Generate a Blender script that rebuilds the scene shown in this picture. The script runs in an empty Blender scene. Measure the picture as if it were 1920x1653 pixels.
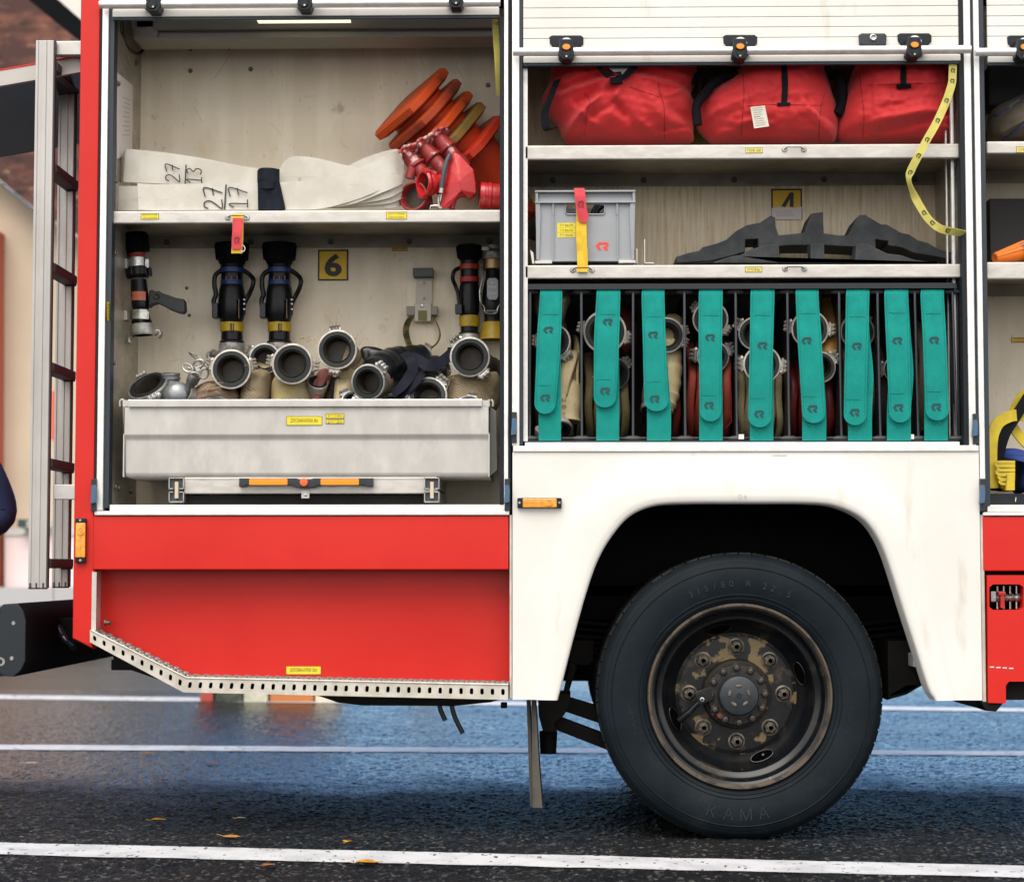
import bpy, bmesh, math, random
from mathutils import Vector, Matrix, noise
random.seed(7)
R = math.radians
SC = bpy.context.scene
COL = SC.collection

# ---------------- camera ----------------
F = 3780.0; D = 7.0
PITCH = R(3.535); YAW = R(1.2)
ROT = Matrix.Rotation(YAW, 4, 'Z') @ Matrix.Rotation(math.pi/2 + PITCH, 4, 'X')
CAMX = D*math.tan(YAW)
def ray(px, py):
    d = ROT.to_3x3() @ Vector(((px-960)/F, -(py-826.5)/F, -1.0))
    return d
_d = ray(1385, 1577); CAMH = -_d.z/_d.y*(D+0.06)
CAM = Vector((CAMX, -D, CAMH))
cd = bpy.data.cameras.new('camera'); cam = bpy.data.objects.new('camera', cd); COL.objects.link(cam)
cd.sensor_width = 36; cd.lens = F/1920*36; cd.clip_end = 2000; cd.clip_start = .05
cam.matrix_world = Matrix.Translation(CAM) @ ROT
cd.dof.use_dof = True; cd.dof.focus_distance = 7.1; cd.dof.aperture_fstop = 3.2
SC.camera = cam
# ---------------- world, sun, exposure ----------------
SUN_EL, SUN_AZ = R(56), R(196)      # azimuth from +Y clockwise: behind the camera, to the left
w = bpy.data.worlds.new('World'); SC.world = w; w.use_nodes = True
nt = w.node_tree; bg = nt.nodes['Background']
sky = nt.nodes.new('ShaderNodeTexSky'); sky.sky_type = 'NISHITA'; sky.sun_disc = False
sky.sun_elevation = SUN_EL; sky.sun_rotation = SUN_AZ
sky.air_density = 1.0; sky.dust_density = .15; sky.ozone_density = 4.5
# deep blue sky behind the truck, a bright cloud bank added behind the camera to light the lockers
def wn(t, **k):
    q = nt.nodes.new(t)
    for a, b in k.items(): setattr(q, a, b)
    return q
tint = wn('ShaderNodeMix', data_type='RGBA', blend_type='MULTIPLY'); tint.inputs[0].default_value = 1
nt.links.new(sky.outputs[0], tint.inputs[6]); tint.inputs[7].default_value = (.78, .95, 1.10, 1)
tcw = wn('ShaderNodeTexCoord'); sxw = wn('ShaderNodeSeparateXYZ'); nt.links.new(tcw.outputs['Generated'], sxw.inputs[0])
nzw = wn('ShaderNodeTexNoise'); nzw.inputs['Scale'].default_value = 2.6; nzw.inputs['Detail'].default_value = 5; nt.links.new(tcw.outputs['Generated'], nzw.inputs['Vector'])
mad = wn('ShaderNodeMath', operation='MULTIPLY_ADD'); nt.links.new(nzw.outputs[0], mad.inputs[0]); mad.inputs[1].default_value = -.9; nt.links.new(sxw.outputs['Y'], mad.inputs[2])
mrw = wn('ShaderNodeMapRange'); nt.links.new(mad.outputs[0], mrw.inputs['Value'])
mrw.inputs['From Min'].default_value = -.35; mrw.inputs['From Max'].default_value = -.75
cl = wn('ShaderNodeMix', data_type='RGBA'); nt.links.new(mrw.outputs[0], cl.inputs[0]); nt.links.new(tint.outputs[2], cl.inputs[6]); cl.inputs[7].default_value = (10.1, 9.8, 9.45, 1)
nt.links.new(cl.outputs[2], bg.inputs[0]); bg.inputs[1].default_value = 0.12
sl = bpy.data.lights.new('sun', 'SUN'); sun = bpy.data.objects.new('sun', sl); COL.objects.link(sun)
sl.energy = 2.0; sl.angle = R(45); sl.color = (1, .94, .85)
sdir = Vector((math.sin(SUN_AZ)*math.cos(SUN_EL), math.cos(SUN_AZ)*math.cos(SUN_EL), math.sin(SUN_EL)))
sun.rotation_euler = sdir.to_track_quat('Z', 'Y').to_euler()
vs = SC.view_settings; vs.view_transform = 'Standard'; vs.look = 'None'; vs.gamma = 1; vs.exposure = 0.60

# ---------------- pixel -> world ----------------
def P(px, py, Y=0.0):
    d = ray(px, py); t = (Y - CAM.y)/d.y
    return CAM + d*t
def G(px, py, z=0.0):
    d = ray(px, py); t = (z - CAM.z)/d.z
    return CAM + d*t
def XZ(px, py, Y=0.0):
    p = P(px, py, Y); return (p.x, p.z)
def LX(px, Y=0.0, py=826): return P(px, py, Y).x
def LZ(py, Y=0.0, px=960): return P(px, py, Y).z
S = D/F   # metres per photo pixel on the truck's side

# ---------------- materials ----------------
MATS = {}
def mat(name, c, r=.5, m=0.0, c2=None, ns=8, lo=.4, hi=.6, bump=0, bs=150, st=(1,1,1), spots=(), coat=0, spec=.5, rv=0, emit=0, det=5, sheen=0, weave=0, wind=None):
    if name in MATS: return MATS[name]
    M = bpy.data.materials.new(name); M.use_nodes = True; MATS[name] = M
    n = M.node_tree.nodes; l = M.node_tree.links; b = n['Principled BSDF']
    def rgb(x): return (x[0], x[1], x[2], 1)
    b.inputs['Base Color'].default_value = rgb(c); b.inputs['Roughness'].default_value = r
    b.inputs['Metallic'].default_value = m; b.inputs['Specular IOR Level'].default_value = spec
    b.inputs['Coat Weight'].default_value = coat; b.inputs['Coat Roughness'].default_value = .08
    b.inputs['Sheen Weight'].default_value = sheen
    tc = n.new('ShaderNodeTexCoord'); mp = n.new('ShaderNodeMapping'); mp.inputs['Scale'].default_value = st
    l.new(tc.outputs['Object'], mp.inputs[0])
    def nz(scale, det=det, src=mp):
        t = n.new('ShaderNodeTexNoise'); t.inputs['Scale'].default_value = scale; t.inputs['Detail'].default_value = det
        t.inputs['Roughness'].default_value = .6
        l.new(src.outputs[0], t.inputs['Vector']); return t
    def ramp(t, lo, hi):
        q = n.new('ShaderNodeMapRange'); q.inputs['From Min'].default_value = lo; q.inputs['From Max'].default_value = hi
        l.new(t.outputs[0], q.inputs['Value']); return q
    cur = None
    layers = ([(c2, ns, lo, hi, st)] if c2 else []) + [(s + (st,) if len(s) == 4 else s) for s in spots]
    for (cc, sc, a, z, stt) in layers:
        mm = mp
        if stt != st:
            mm = n.new('ShaderNodeMapping'); mm.inputs['Scale'].default_value = stt; l.new(tc.outputs['Object'], mm.inputs[0])
            mm.inputs['Location'].default_value = (3.1, 1.7, sc*.01)
        q = ramp(nz(sc, det, mm), a, z)
        mx = n.new('ShaderNodeMix'); mx.data_type = 'RGBA'
        l.new(q.outputs[0], mx.inputs[0])
        if cur is None: mx.inputs[6].default_value = rgb(c)
        else: l.new(cur, mx.inputs[6])
        mx.inputs[7].default_value = rgb(cc); cur = mx.outputs[2]
    if cur is not None: l.new(cur, b.inputs['Base Color'])
    if rv:
        q = ramp(nz(ns*2.3+3), .3, .7); q.inputs['To Min'].default_value = max(.03, r-rv); q.inputs['To Max'].default_value = min(1, r+rv)
        l.new(q.outputs[0], b.inputs['Roughness'])
    if bump or weave:
        bp = n.new('ShaderNodeBump'); bp.inputs['Strength'].default_value = 1; bp.inputs['Distance'].default_value = bump or weave
        if weave:
            wv = n.new('ShaderNodeTexWave'); wv.inputs['Scale'].default_value = bs; wv.bands_direction = 'DIAGONAL'
            wv.inputs['Distortion'].default_value = 1.5; wv.inputs['Detail'].default_value = 1
            l.new(mp.outputs[0], wv.inputs[0]); l.new(wv.outputs['Fac'], bp.inputs['Height'])
        else:
            l.new(nz(bs, 4).outputs[0], bp.inputs['Height'])
        l.new(bp.outputs[0], b.inputs['Normal'])
    if emit:
        b.inputs['Emission Color'].default_value = rgb(c); b.inputs['Emission Strength'].default_value = emit
    return M

# ---------------- mesh builder ----------------
def cr(pts, n=8, closed=False):
    """Catmull-Rom through points"""
    pts = [Vector(p) for p in pts]; out = []; N = len(pts)
    rng = N if closed else N-1
    for i in range(rng):
        p1, p2 = pts[i], pts[(i+1) % N]
        p0 = pts[(i-1) % N] if (closed or i > 0) else p1*2-p2
        p3 = pts[(i+2) % N] if (closed or i+2 < N) else p2*2-p1
        for k in range(n):
            t = k/n
            out.append(.5*((2*p1)+(p2-p0)*t+(2*p0-5*p1+4*p2-p3)*t*t+(3*p1-p0-3*p2+p3)*t**3))
    if not closed: out.append(pts[-1])
    return out
def frame(axis, up=None):
    a = Vector(axis).normalized(); u = Vector(up) if up else (Vector((0,0,1)) if abs(a.z) < .9 else Vector((1,0,0)))
    x = u.cross(a).normalized(); y = a.cross(x).normalized()
    return x, y, a
_txt = {}
def glyphs(s,bold=0):
    if (s,bold) in _txt: return _txt[(s,bold)]
    c = bpy.data.curves.new('t', 'FONT'); c.body = s; c.align_x = 'CENTER'; c.align_y = 'CENTER'; c.resolution_u = 3; c.offset = bold
    o = bpy.data.objects.new('t', c); COL.objects.link(o)
    dg = bpy.context.evaluated_depsgraph_get(); me = o.evaluated_get(dg).to_mesh()
    r = ([v.co.copy() for v in me.vertices], [list(p.vertices) for p in me.polygons])
    o.evaluated_get(dg).to_mesh_clear(); bpy.data.objects.remove(o); bpy.data.curves.remove(c)
    _txt[(s,bold)] = r; return r
LOGO = [(0,.5),(.2,.95),(.85,1),(1,.82),(1,.5),(.86,.36),(1,0),(.72,0),(.52,.44),(.74,.5),(.78,.6),(.72,.7),(.36,.68),(.27,.5),(.5,.02),(.22,.04)]
LOGOF = [(0,13,12,1),(1,12,11,2),(2,11,10,3),(3,10,9,4),(4,9,8,5),(5,8,7,6),(0,15,14,13)]
class MB:
    def __init__(s): s.v=[]; s.f=[]; s.m=[]; s.xf=None
    def add(s, vs_, fs, m=0):
        o = len(s.v)
        for p in vs_:
            p = Vector(p); s.v.append(s.xf @ p if s.xf else p)
        for i, f in enumerate(fs):
            s.f.append([o+k for k in f]); s.m.append(m[i] if isinstance(m, list) else m)
    def bm(s, b, m=0):
        b.verts.index_update(); s.add([v.co for v in b.verts], [[v.index for v in f.verts] for f in b.faces], m); b.free()
    def box(s, x0,x1,y0,y1,z0,z1, m=0, b=0, seg=2):
        x0,x1=min(x0,x1),max(x0,x1); y0,y1=min(y0,y1),max(y0,y1); z0,z1=min(z0,z1),max(z0,z1)
        vv=[(x0,y0,z0),(x1,y0,z0),(x1,y1,z0),(x0,y1,z0),(x0,y0,z1),(x1,y0,z1),(x1,y1,z1),(x0,y1,z1)]
        ff=[(0,3,2,1),(4,5,6,7),(0,1,5,4),(1,2,6,5),(2,3,7,6),(3,0,4,7)]
        if not b: s.add(vv, ff, m); return s
        q = bmesh.new(); V=[q.verts.new(p) for p in vv]; [q.faces.new([V[i] for i in f]) for f in ff]
        b=min(b,(x1-x0)*.49,(y1-y0)*.49,(z1-z0)*.49)
        bmesh.ops.bevel(q, geom=q.edges[:], offset=b, segments=seg, profile=.5, affect='EDGES'); s.bm(q, m); return s
    def pb(s, a,t,c,d, Y0,Y1, m=0, b=0, ref=None):
        """box from photo pixels left,top,right,bottom measured on plane Y=ref (default nearer face)"""
        Yr = ref if ref is not None else min(Y0,Y1); my=(t+d)/2; mx=(a+c)/2
        return s.box(P(a,my,Yr).x,P(c,my,Yr).x,Y0,Y1,P(mx,d,Yr).z,P(mx,t,Yr).z,m,b)
    def prism(s, pts, Y0, Y1, m=0, b=0):
        """pts: (x,z) outline, extruded along Y"""
        q = bmesh.new(); A=[q.verts.new((p[0],Y0,p[1])) for p in pts]; B=[q.verts.new((p[0],Y1,p[1])) for p in pts]; n=len(pts)
        q.faces.new(A); q.faces.new(B[::-1])
        for i in range(n): q.faces.new([A[i],B[i],B[(i+1)%n],A[(i+1)%n]])
        bmesh.ops.recalc_face_normals(q, faces=q.faces[:])
        if b:
            ed=[e for e in q.edges if all(abs(v.co.y-Y0)<1e-7 for v in e.verts)]
            bmesh.ops.bevel(q, geom=ed, offset=b, segments=2, profile=.5, affect='EDGES')
        s.bm(q, m); return s
    def pp(s, pts, Y0, Y1, m=0, b=0, ref=None):
        Yr = ref if ref is not None else min(Y0,Y1)
        return s.prism([XZ(p[0],p[1],Yr) for p in pts], Y0, Y1, m, b)
    def tube(s, pts, r, n=10, m=0, cap=True, closed=False, flat=None):
        pts=[Vector(p) for p in pts]; N=len(pts); rs=r if isinstance(r,(list,tuple)) else [r]*N
        V=[]; prev=None
        for i,p in enumerate(pts):
            a = (pts[(i+1)%N]-pts[i-1]) if (closed or 0<i<N-1) else (pts[1]-pts[0] if i==0 else pts[-1]-pts[-2])
            if a.length<1e-9: a=Vector((0,0,1))
            a.normalize()
            if prev is None: x,y,_=frame(a)
            else:
                x=(prev-a*prev.dot(a)).normalized(); y=a.cross(x)
            prev=x
            for k in range(n):
                t=2*math.pi*k/n; V.append(p+x*math.cos(t)*rs[i]+y*math.sin(t)*rs[i])
        Fc=[]
        for i in range(N if closed else N-1):
            j=(i+1)%N
            for k in range(n): Fc.append((i*n+k,i*n+(k+1)%n,j*n+(k+1)%n,j*n+k))
        if cap and not closed: Fc += [tuple(range(n))[::-1], tuple((N-1)*n+k for k in range(n))]
        s.add(V,Fc,m); return s
    def lathe(s, prof, o, axis, n=32, m=0, up=None, ribs=None):
        """prof: (radius, height along axis[, material])"""
        x,y,a=frame(axis,up); o=Vector(o); V=[]; Fc=[]; mm=[]
        for q in prof:
            for k in range(n):
                t=2*math.pi*k/n; rr=q[0]
                if ribs and len(q)>3 and q[3] and (k//1)%2: rr*=ribs
                V.append(o+a*q[1]+x*math.cos(t)*rr+y*math.sin(t)*rr)
        for i in range(len(prof)-1):
            for k in range(n):
                Fc.append((i*n+k,i*n+(k+1)%n,(i+1)*n+(k+1)%n,(i+1)*n+k)); mm.append(prof[i+1][2] if len(prof[i+1])>2 else m)
        s.add(V,Fc,mm); return s
    def disc(s, r, o, axis, n=24, m=0):
        x,y,a=frame(axis); o=Vector(o)
        s.add([o+x*math.cos(2*math.pi*k/n)*r+y*math.sin(2*math.pi*k/n)*r for k in range(n)],[tuple(range(n))],m); return s
    def ribbon(s, pts, wv, th, m=0):
        """flat strip: pts centre line, wv full width vector (or list), thickness along normal"""
        pts=[Vector(p) for p in pts]; N=len(pts); V=[]
        for i,p in enumerate(pts):
            a=(pts[min(i+1,N-1)]-pts[max(i-1,0)]).normalized(); w_=Vector(wv[i] if isinstance(wv,list) else wv)
            nn=a.cross(w_).normalized()*th*.5; h=w_*.5
            V += [p-h-nn,p+h-nn,p+h+nn,p-h+nn]
        Fc=[]
        for i in range(N-1):
            for k in range(4): Fc.append((i*4+k,i*4+(k+1)%4,i*4+4+(k+1)%4,i*4+4+k))
        Fc += [(3,2,1,0),(N*4-4,N*4-3,N*4-2,N*4-1)]
        s.add(V,Fc,m); return s
    def grid(s, nu, nv, fn, m=0, cu=False):
        V=[fn(i/(nu if cu else nu-1) if nu>1 else 0, j/(nv-1)) for j in range(nv) for i in range(nu)]; Fc=[]
        for j in range(nv-1):
            for i in range(nu if cu else nu-1):
                Fc.append((j*nu+i,j*nu+(i+1)%nu,(j+1)*nu+(i+1)%nu,(j+1)*nu+i))
        s.add(V,Fc,m); return s
    def poly(s, pts, m=0): s.add(pts,[tuple(range(len(pts)))],m); return s
    def text(s, t, o, h, ux=(1,0,0), uy=(0,0,1), m=1, wmax=None, bold=0):
        V,Fc=glyphs(t,bold)
        if not V: return s
        w_=max(v.x for v in V)-min(v.x for v in V); hh=max(v.y for v in V)-min(v.y for v in V); k=h/hh; kx=k
        if wmax: kx=wmax/w_
        ux=Vector(ux);uy=Vector(uy);o=Vector(o); cy=(max(v.y for v in V)+min(v.y for v in V))/2
        s.add([o+ux*v.x*kx+uy*(v.y-cy)*k for v in V],Fc,m); return s
    def logo(s, o, w_, h, ux=(1,0,0), uy=(0,0,1), m=1):
        ux=Vector(ux);uy=Vector(uy);o=Vector(o)
        s.add([o+ux*(a-.5)*w_+uy*(b-.5)*h for a,b in LOGO],LOGOF,m); return s
    def build(s, name, mats, parent=None, smooth=38, loc=None):
        me=bpy.data.meshes.new(name); root=parent
        off=Vector((0,0,0))
        if parent:
            while root.parent: root=root.parent
            off=root.location
        elif loc is not None: off=Vector(loc)
        me.from_pydata([v-off for v in s.v],[],s.f)
        for mm in (mats if isinstance(mats,(list,tuple)) else [mats]): me.materials.append(mm)
        me.polygons.foreach_set('material_index', s.m); me.polygons.foreach_set('use_smooth',[True]*len(s.f))
        me.validate(); me.update()
        if hasattr(me,'set_sharp_from_angle'): me.set_sharp_from_angle(angle=R(smooth))
        o=bpy.data.objects.new(name,me); COL.objects.link(o)
        if parent: o.parent=parent
        else: o.location=off
        if smooth<=50:
            w_=o.modifiers.new('normals','WEIGHTED_NORMAL'); w_.keep_sharp=True
        return o
def tag(o, label=None, cat=None, group=None, kind=None):
    if label: o['label']=label
    if cat: o['category']=cat
    if group: o['group']=group
    if kind: o['kind']=kind
    return o
def thing(name, loc, label, cat, group=None):
    o=bpy.data.objects.new(name,None); COL.objects.link(o); o.location=loc; o.empty_display_size=.05
    return tag(o,label,cat,group)
def dup(root, delta, label=None):
    r=root.copy(); COL.objects.link(r); r.location=root.location+Vector(delta)
    if label: r['label']=label
    for ch in list(root.children):
        c=ch.copy(); COL.objects.link(c); c.parent=r
        for g in list(ch.children):
            d=g.copy(); COL.objects.link(d); d.parent=c
    return r

def puff(mb, out, Yf, Yb, m=0, creases=(), nr=30, n=120, pw=2.6, amp=.004, fr=14, cen=None, Ym=None, seed=0):
    """soft stuffed volume from a closed photo outline; creases (x0,y0,x1,y1,width_px,height_m)"""
    Yr=(Yf+Yb)/2 if Ym is None else Ym
    o=cr([P(x,y,Yr) for x,y in out], max(2,n//len(out)), True); n=len(o)
    c=sum(o,Vector())/n if cen is None else P(cen[0],cen[1],Yr)
    cz=[(P(a,b,Yr),P(c_,d_,Yr),w_*S,h) for a,b,c_,d_,w_,h in creases]
    def disp(p):
        d=0
        for A,B,w_,h in cz:
            ab=B-A; t=max(0,min(1,(p-A).dot(ab)/ab.length_squared)); q=(p-(A+ab*t)).length/w_
            if q<3: d+=h*math.exp(-q*q)*(1 if q<.001 else 1)*(.35+.65*math.sin(math.pi*min(1,max(0,.1+.8*t))))
        d+=amp*noise.noise(p*fr+Vector((seed,seed,0)))+amp*.5*noise.noise(p*fr*2.7+Vector((seed,0,0)))
        return d
    def mk(side,Yt):
        V=[];Fc=[]
        for j in range(nr+1):
            r=j/nr; r=r**.8
            h=max(0,1-r**pw)**.5
            for i in range(n):
                p=c+(o[i]-c)*r; p=p.copy()
                e=min(1,(1-r)*6)
                p.y=Yr+(Yt-Yr)*h-(disp(p)*e if side==0 else 0)
                V.append(p)
        for j in range(nr):
            for i in range(n):
                f=(j*n+i,j*n+(i+1)%n,(j+1)*n+(i+1)%n,(j+1)*n+i); Fc.append(f if side==0 else f[::-1])
        mb.add(V,Fc,m)
    mk(0,Yf); mk(1,Yb)
# ---------------- palette ----------------
RED = mat('red_paint',(.53,.013,.008),.38,0,coat=.06,spec=.3,c2=(.56,.017,.011),ns=3,bump=.0006,bs=9,spots=[((.8,.45,.35),60,.80,.83)])
REDREC = RED
WHITE = mat('white_paint',(.70,.69,.665),.35,0,coat=.2,c2=(.64,.62,.58),ns=2.5,lo=.35,hi=.7,bump=.0006,bs=6,spots=[((.52,.48,.41),9,.62,.80,(1,1,.25)),((.40,.36,.30),70,.73,.77)])
ALUP = mat('aluminium_profile',(.80,.80,.79),.42,.55,c2=(.72,.71,.69),ns=20,rv=.08)
ALUB = mat('brushed_aluminium',(.66,.64,.60),.45,.65,c2=(.56,.53,.49),ns=9,rv=.1,bump=.0002,bs=300)
ALUS = mat('shelf_aluminium',(.58,.555,.52),.45,.4,c2=(.49,.465,.43),ns=14,rv=.1,st=(1,1,3),spots=[((.4,.38,.35),70,.72,.8)])
TRAYM = mat('tray_aluminium',(.50,.485,.46),.5,.2,c2=(.45,.43,.405),ns=6,rv=.1,st=(2,1,1),spots=[((.56,.545,.52),9,.5,.75),((.38,.36,.33),40,.72,.8)])
WALL = mat('stained_sheen_aluminium_wall',(.85,.77,.62),.45,0,c2=(.68,.56,.38),ns=4,lo=.45,hi=.75,st=(2.2,1,.7),
    spots=[((.76,.67,.52),3.2,.44,.58,(3,.2,.06)),((.40,.33,.22),22,.62,.76,(3,1,1.0)),((.82,.75,.63),2.5,.50,.72,(1,1,1)),((.36,.29,.18),6,.66,.78,(1,1,1)),((.14,.12,.10),90,.71,.76,(1,1,1))],rv=.12)  # first spot layer paints in vertical rib reflections; the others are stains
WALL4 = mat('rusty_streaked_wall',(.84,.73,.55),.45,0,c2=(.62,.45,.23),ns=10,lo=.42,hi=.72,st=(7,1,.35),
    spots=[((.30,.22,.13),26,.6,.72,(9,1,.5)),((.76,.68,.54),5,.5,.75,(3,1,.4)),((.14,.12,.10),90,.74,.78,(1,1,1))],rv=.12)
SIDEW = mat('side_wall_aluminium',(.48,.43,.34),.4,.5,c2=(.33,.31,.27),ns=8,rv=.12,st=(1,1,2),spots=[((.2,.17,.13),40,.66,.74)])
RUB = mat('black_rubber_seal',(.006,.010,.015),.6,0,spec=.3)
DARKB = mat('blue_grey_channel',(.025,.034,.046),.45,.2)
BLACKP = mat('black_plastic',(.006,.009,.013),.42,0,spec=.3,bump=.0003,bs=400)
DPLAS = mat('charcoal_plastic',(.012,.018,.024),.45,0,c2=(.018,.024,.030),ns=30)
TYRE = mat('tyre_rubber',(.0045,.0085,.0125),.62,0,spec=.14,c2=(.008,.0125,.017),ns=5,bump=.0012,bs=60,spots=[((.022,.026,.028),3,.58,.85),((.045,.043,.038),120,.70,.8)])
TREAD = mat('tyre_tread',(.009,.011,.012),.8,0,spec=.12,c2=(.028,.029,.027),ns=18,bump=.0015,bs=120)
RIMM = mat('black_rim_paint',(.003,.004,.006),.30,0,spec=.4,c2=(.010,.009,.008),ns=10,lo=.5,hi=.75,spots=[((.035,.026,.017),7,.62,.70),((.15,.12,.085),26,.71,.735)])
HUBD = mat('chipped_wheel_disc',(.006,.0065,.008),.45,0,spec=.35,c2=(.19,.14,.068),ns=9,lo=.545,hi=.56,det=8,bump=.001,bs=50,spots=[((.055,.04,.025),22,.56,.66)])
RUSTR = mat('rusty_hub_ring',(.020,.017,.014),.6,.2,c2=(.26,.085,.03),ns=20,lo=.60,hi=.66,bump=.001,bs=80)
RIMEDGE = mat('worn_rim_edge',(.09,.07,.052),.6,.2,c2=(.035,.029,.025),ns=14,lo=.5,hi=.6)
NUTM = mat('greasy_steel_nut',(.20,.175,.14),.5,.5,c2=(.06,.05,.045),ns=30)
STEEL = mat('zinc_steel',(.50,.50,.49),.3,.9,c2=(.33,.33,.32),ns=30,rv=.1)
CAST = mat('cast_aluminium',(.46,.45,.43),.4,.6,c2=(.28,.27,.25),ns=22,bump=.0012,bs=180,rv=.12,spots=[((.16,.15,.14),45,.6,.7)])
CASTL = mat('bright_cast_aluminium',(.50,.47,.42),.45,.45,c2=(.33,.30,.26),ns=22,bump=.001,bs=180,spots=[((.2,.18,.15),50,.64,.72)])
SEALR = mat('grey_rubber_gasket',(.012,.016,.019),.5,spec=.35)
BORE = mat('coupling_bore',(.012,.010,.008),.5,.2,c2=(.04,.03,.015),ns=12)
AMBER = mat('amber_lens',(.72,.25,.01),.22,0,coat=.6,c2=(.85,.36,.03),ns=60,bump=.0008,bs=160)
ORANGE = mat('orange_plastic',(.85,.27,.01),.35)
BRIGHTOR = mat('orange_button',(.85,.13,.03),.35)
YELL = mat('yellow_sticker',(.75,.62,.02),.45,0,c2=(.66,.54,.03),ns=40)
INK = mat('black_ink',(.02,.02,.02),.5)
INKF = mat('faded_ink',(.16,.13,.03),.5)
SIGNY = mat('sign_yellow',(.80,.50,.01),.45,0,c2=(.72,.44,.01),ns=20)
PAPER = mat('paper',(.72,.66,.64),.7)
PENCIL = mat('pencil_grey',(.35,.33,.32),.7)
TEAL = mat('teal_webbing',(.003,.225,.195),.8,0,c2=(.006,.30,.262),ns=9,lo=.42,hi=.7,weave=.0010,bs=95,spec=.25)
TEALINK = mat('strap_print',(.004,.05,.055),.7)
YWEB = mat('yellow_webbing',(.58,.52,.13),.7,0,c2=(.48,.42,.10),ns=15,weave=.0004,bs=150)
YSTR = mat('yellow_strap',(.70,.46,.01),.65,0,c2=(.55,.34,.01),ns=20,weave=.0004,bs=150)
RSTR = mat('red_strap',(.62,.045,.06),.65,0,c2=(.5,.03,.05),ns=20,weave=.0004,bs=150)
BWEB = mat('black_webbing',(.004,.005,.008),.8,0,spec=.2,weave=.0004,bs=150)
NAVYW = mat('navy_webbing',(.004,.005,.014),.7,0,spec=.25,weave=.0004,bs=150)
HOSEW = mat('white_canvas_hose',(.60,.575,.52),.8,0,c2=(.52,.49,.43),ns=9,weave=.0004,bs=120,spots=[((.38,.35,.29),7,.62,.78,(1,1,5)),((.28,.26,.22),60,.72,.78)])
HOSET = mat('tan_canvas_hose',(.34,.27,.17),.85,0,c2=(.25,.19,.115),ns=7,weave=.0018,bs=60,spots=[((.13,.10,.06),9,.58,.75),((.40,.34,.24),30,.62,.75)])
HOSEO = mat('olive_canvas_hose',(.30,.24,.12),.85,0,c2=(.22,.17,.08),ns=12,weave=.0008,bs=110)
HOSEY = mat('yellowed_canvas_hose',(.45,.36,.14),.85,0,c2=(.38,.33,.22),ns=9,weave=.0008,bs=110)
HOSEC = mat('cream_canvas_hose',(.58,.48,.29),.8,0,c2=(.5,.4,.22),ns=14,weave=.0006,bs=110,spots=[((.3,.23,.12),26,.62,.75)])
HOSER = mat('brick_red_hose',(.40,.055,.03),.6,0,c2=(.30,.04,.025),ns=14,bump=.001,bs=90)
HOSEDR = mat('dark_red_hose',(.22,.02,.022),.42,0,c2=(.14,.015,.018),ns=14,bump=.001,bs=90)
HOSEP = mat('faded_pink_hose',(.36,.13,.11),.7,0,c2=(.27,.09,.08),ns=14,weave=.0006,bs=110)
HOSEBR = mat('brown_hose',(.20,.12,.085),.7,0,c2=(.14,.09,.06),ns=14,weave=.0006,bs=110)
HOSED = mat('dark_hose',(.05,.042,.032),.7,0,c2=(.03,.026,.02),ns=14)
HOSEBK = mat('black_rubber_hose',(.006,.008,.011),.28,0,c2=(.012,.014,.018),ns=10,spots=[((.06,.05,.035),12,.6,.75)])
WIRE = mat('binding_wire',(.16,.10,.07),.5,.5)
CONE = mat('orange_cone_rubber',(.62,.075,.010),.5,0,c2=(.55,.07,.012),ns=6,spots=[((.10,.03,.015),9,.60,.74),((.12,.05,.03),50,.68,.76)])
CONEB = mat('dirty_cone_rubber',(.52,.075,.015),.55,0,c2=(.36,.05,.018),ns=6,spots=[((.08,.03,.02),9,.55,.7)])
CONEO = mat('olive_cone_rubber',(.17,.12,.03),.6,0,c2=(.25,.14,.03),ns=8,spots=[((.06,.04,.02),14,.6,.72)])
REFL = mat('grey_reflective_band',(.32,.34,.28),.4,.2,c2=(.24,.25,.2),ns=30)
REDC = mat('chipped_red_casting',(.50,.010,.013),.36,0,coat=.2,c2=(.40,.012,.016),ns=9,bump=.0018,bs=45,spots=[((.34,.22,.21),17,.69,.72),((.12,.10,.09),32,.70,.73)])
REDD = mat('dark_red_casting',(.30,.02,.022),.45,.1,c2=(.2,.02,.02),ns=14,bump=.0018,bs=60,spots=[((.45,.28,.27),24,.6,.64)])
BAG = mat('red_bag_cloth',(.68,.022,.028),.72,0,c2=(.60,.018,.022),ns=7,bump=.0010,bs=38,sheen=.2,spots=[((.17,.02,.02),10,.66,.76),((.12,.03,.03),45,.72,.77)])
SEAM = mat('dark_seam_thread',(.20,.01,.012),.8)
BAGO = mat('orange_red_bag_cloth',(.62,.07,.02),.75,0)
GREYC = mat('grey_crate_plastic',(.30,.315,.34),.45,0,c2=(.27,.285,.31),ns=5,bump=.0003,bs=60)
LOGOR = mat('red_print',(.75,.05,.04),.5)
RAMP = mat('black_rubber_ramp',(.024,.027,.031),.6,0,spec=.2,c2=(.042,.045,.048),ns=12,bump=.0015,bs=90,spots=[((.045,.043,.038),6,.6,.8)])
DARK = mat('underbody_black',(.004,.004,.004),.7,0,spec=.2,c2=(.008,.007,.006),ns=6,bump=.002,bs=30)
LINER = mat('wheel_well_liner',(.003,.0035,.0035),.8,0,spec=.15)
BRASS = mat('brass_bronze',(.34,.22,.11),.35,.8)
NOZB = mat('nozzle_black',(.003,.004,.006),.3,0,spec=.25,c2=(.006,.007,.009),ns=30)
NOZM = mat('nozzle_matt_grip',(.003,.0035,.0045),.6,0,spec=.12)
BLUEB = mat('blue_band',(.006,.035,.17),.4)
REDB = mat('red_band',(.42,.02,.016),.4)
ORST = mat('worn_orange_sticker',(.60,.17,.09),.6,0,c2=(.45,.14,.09),ns=60)
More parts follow.
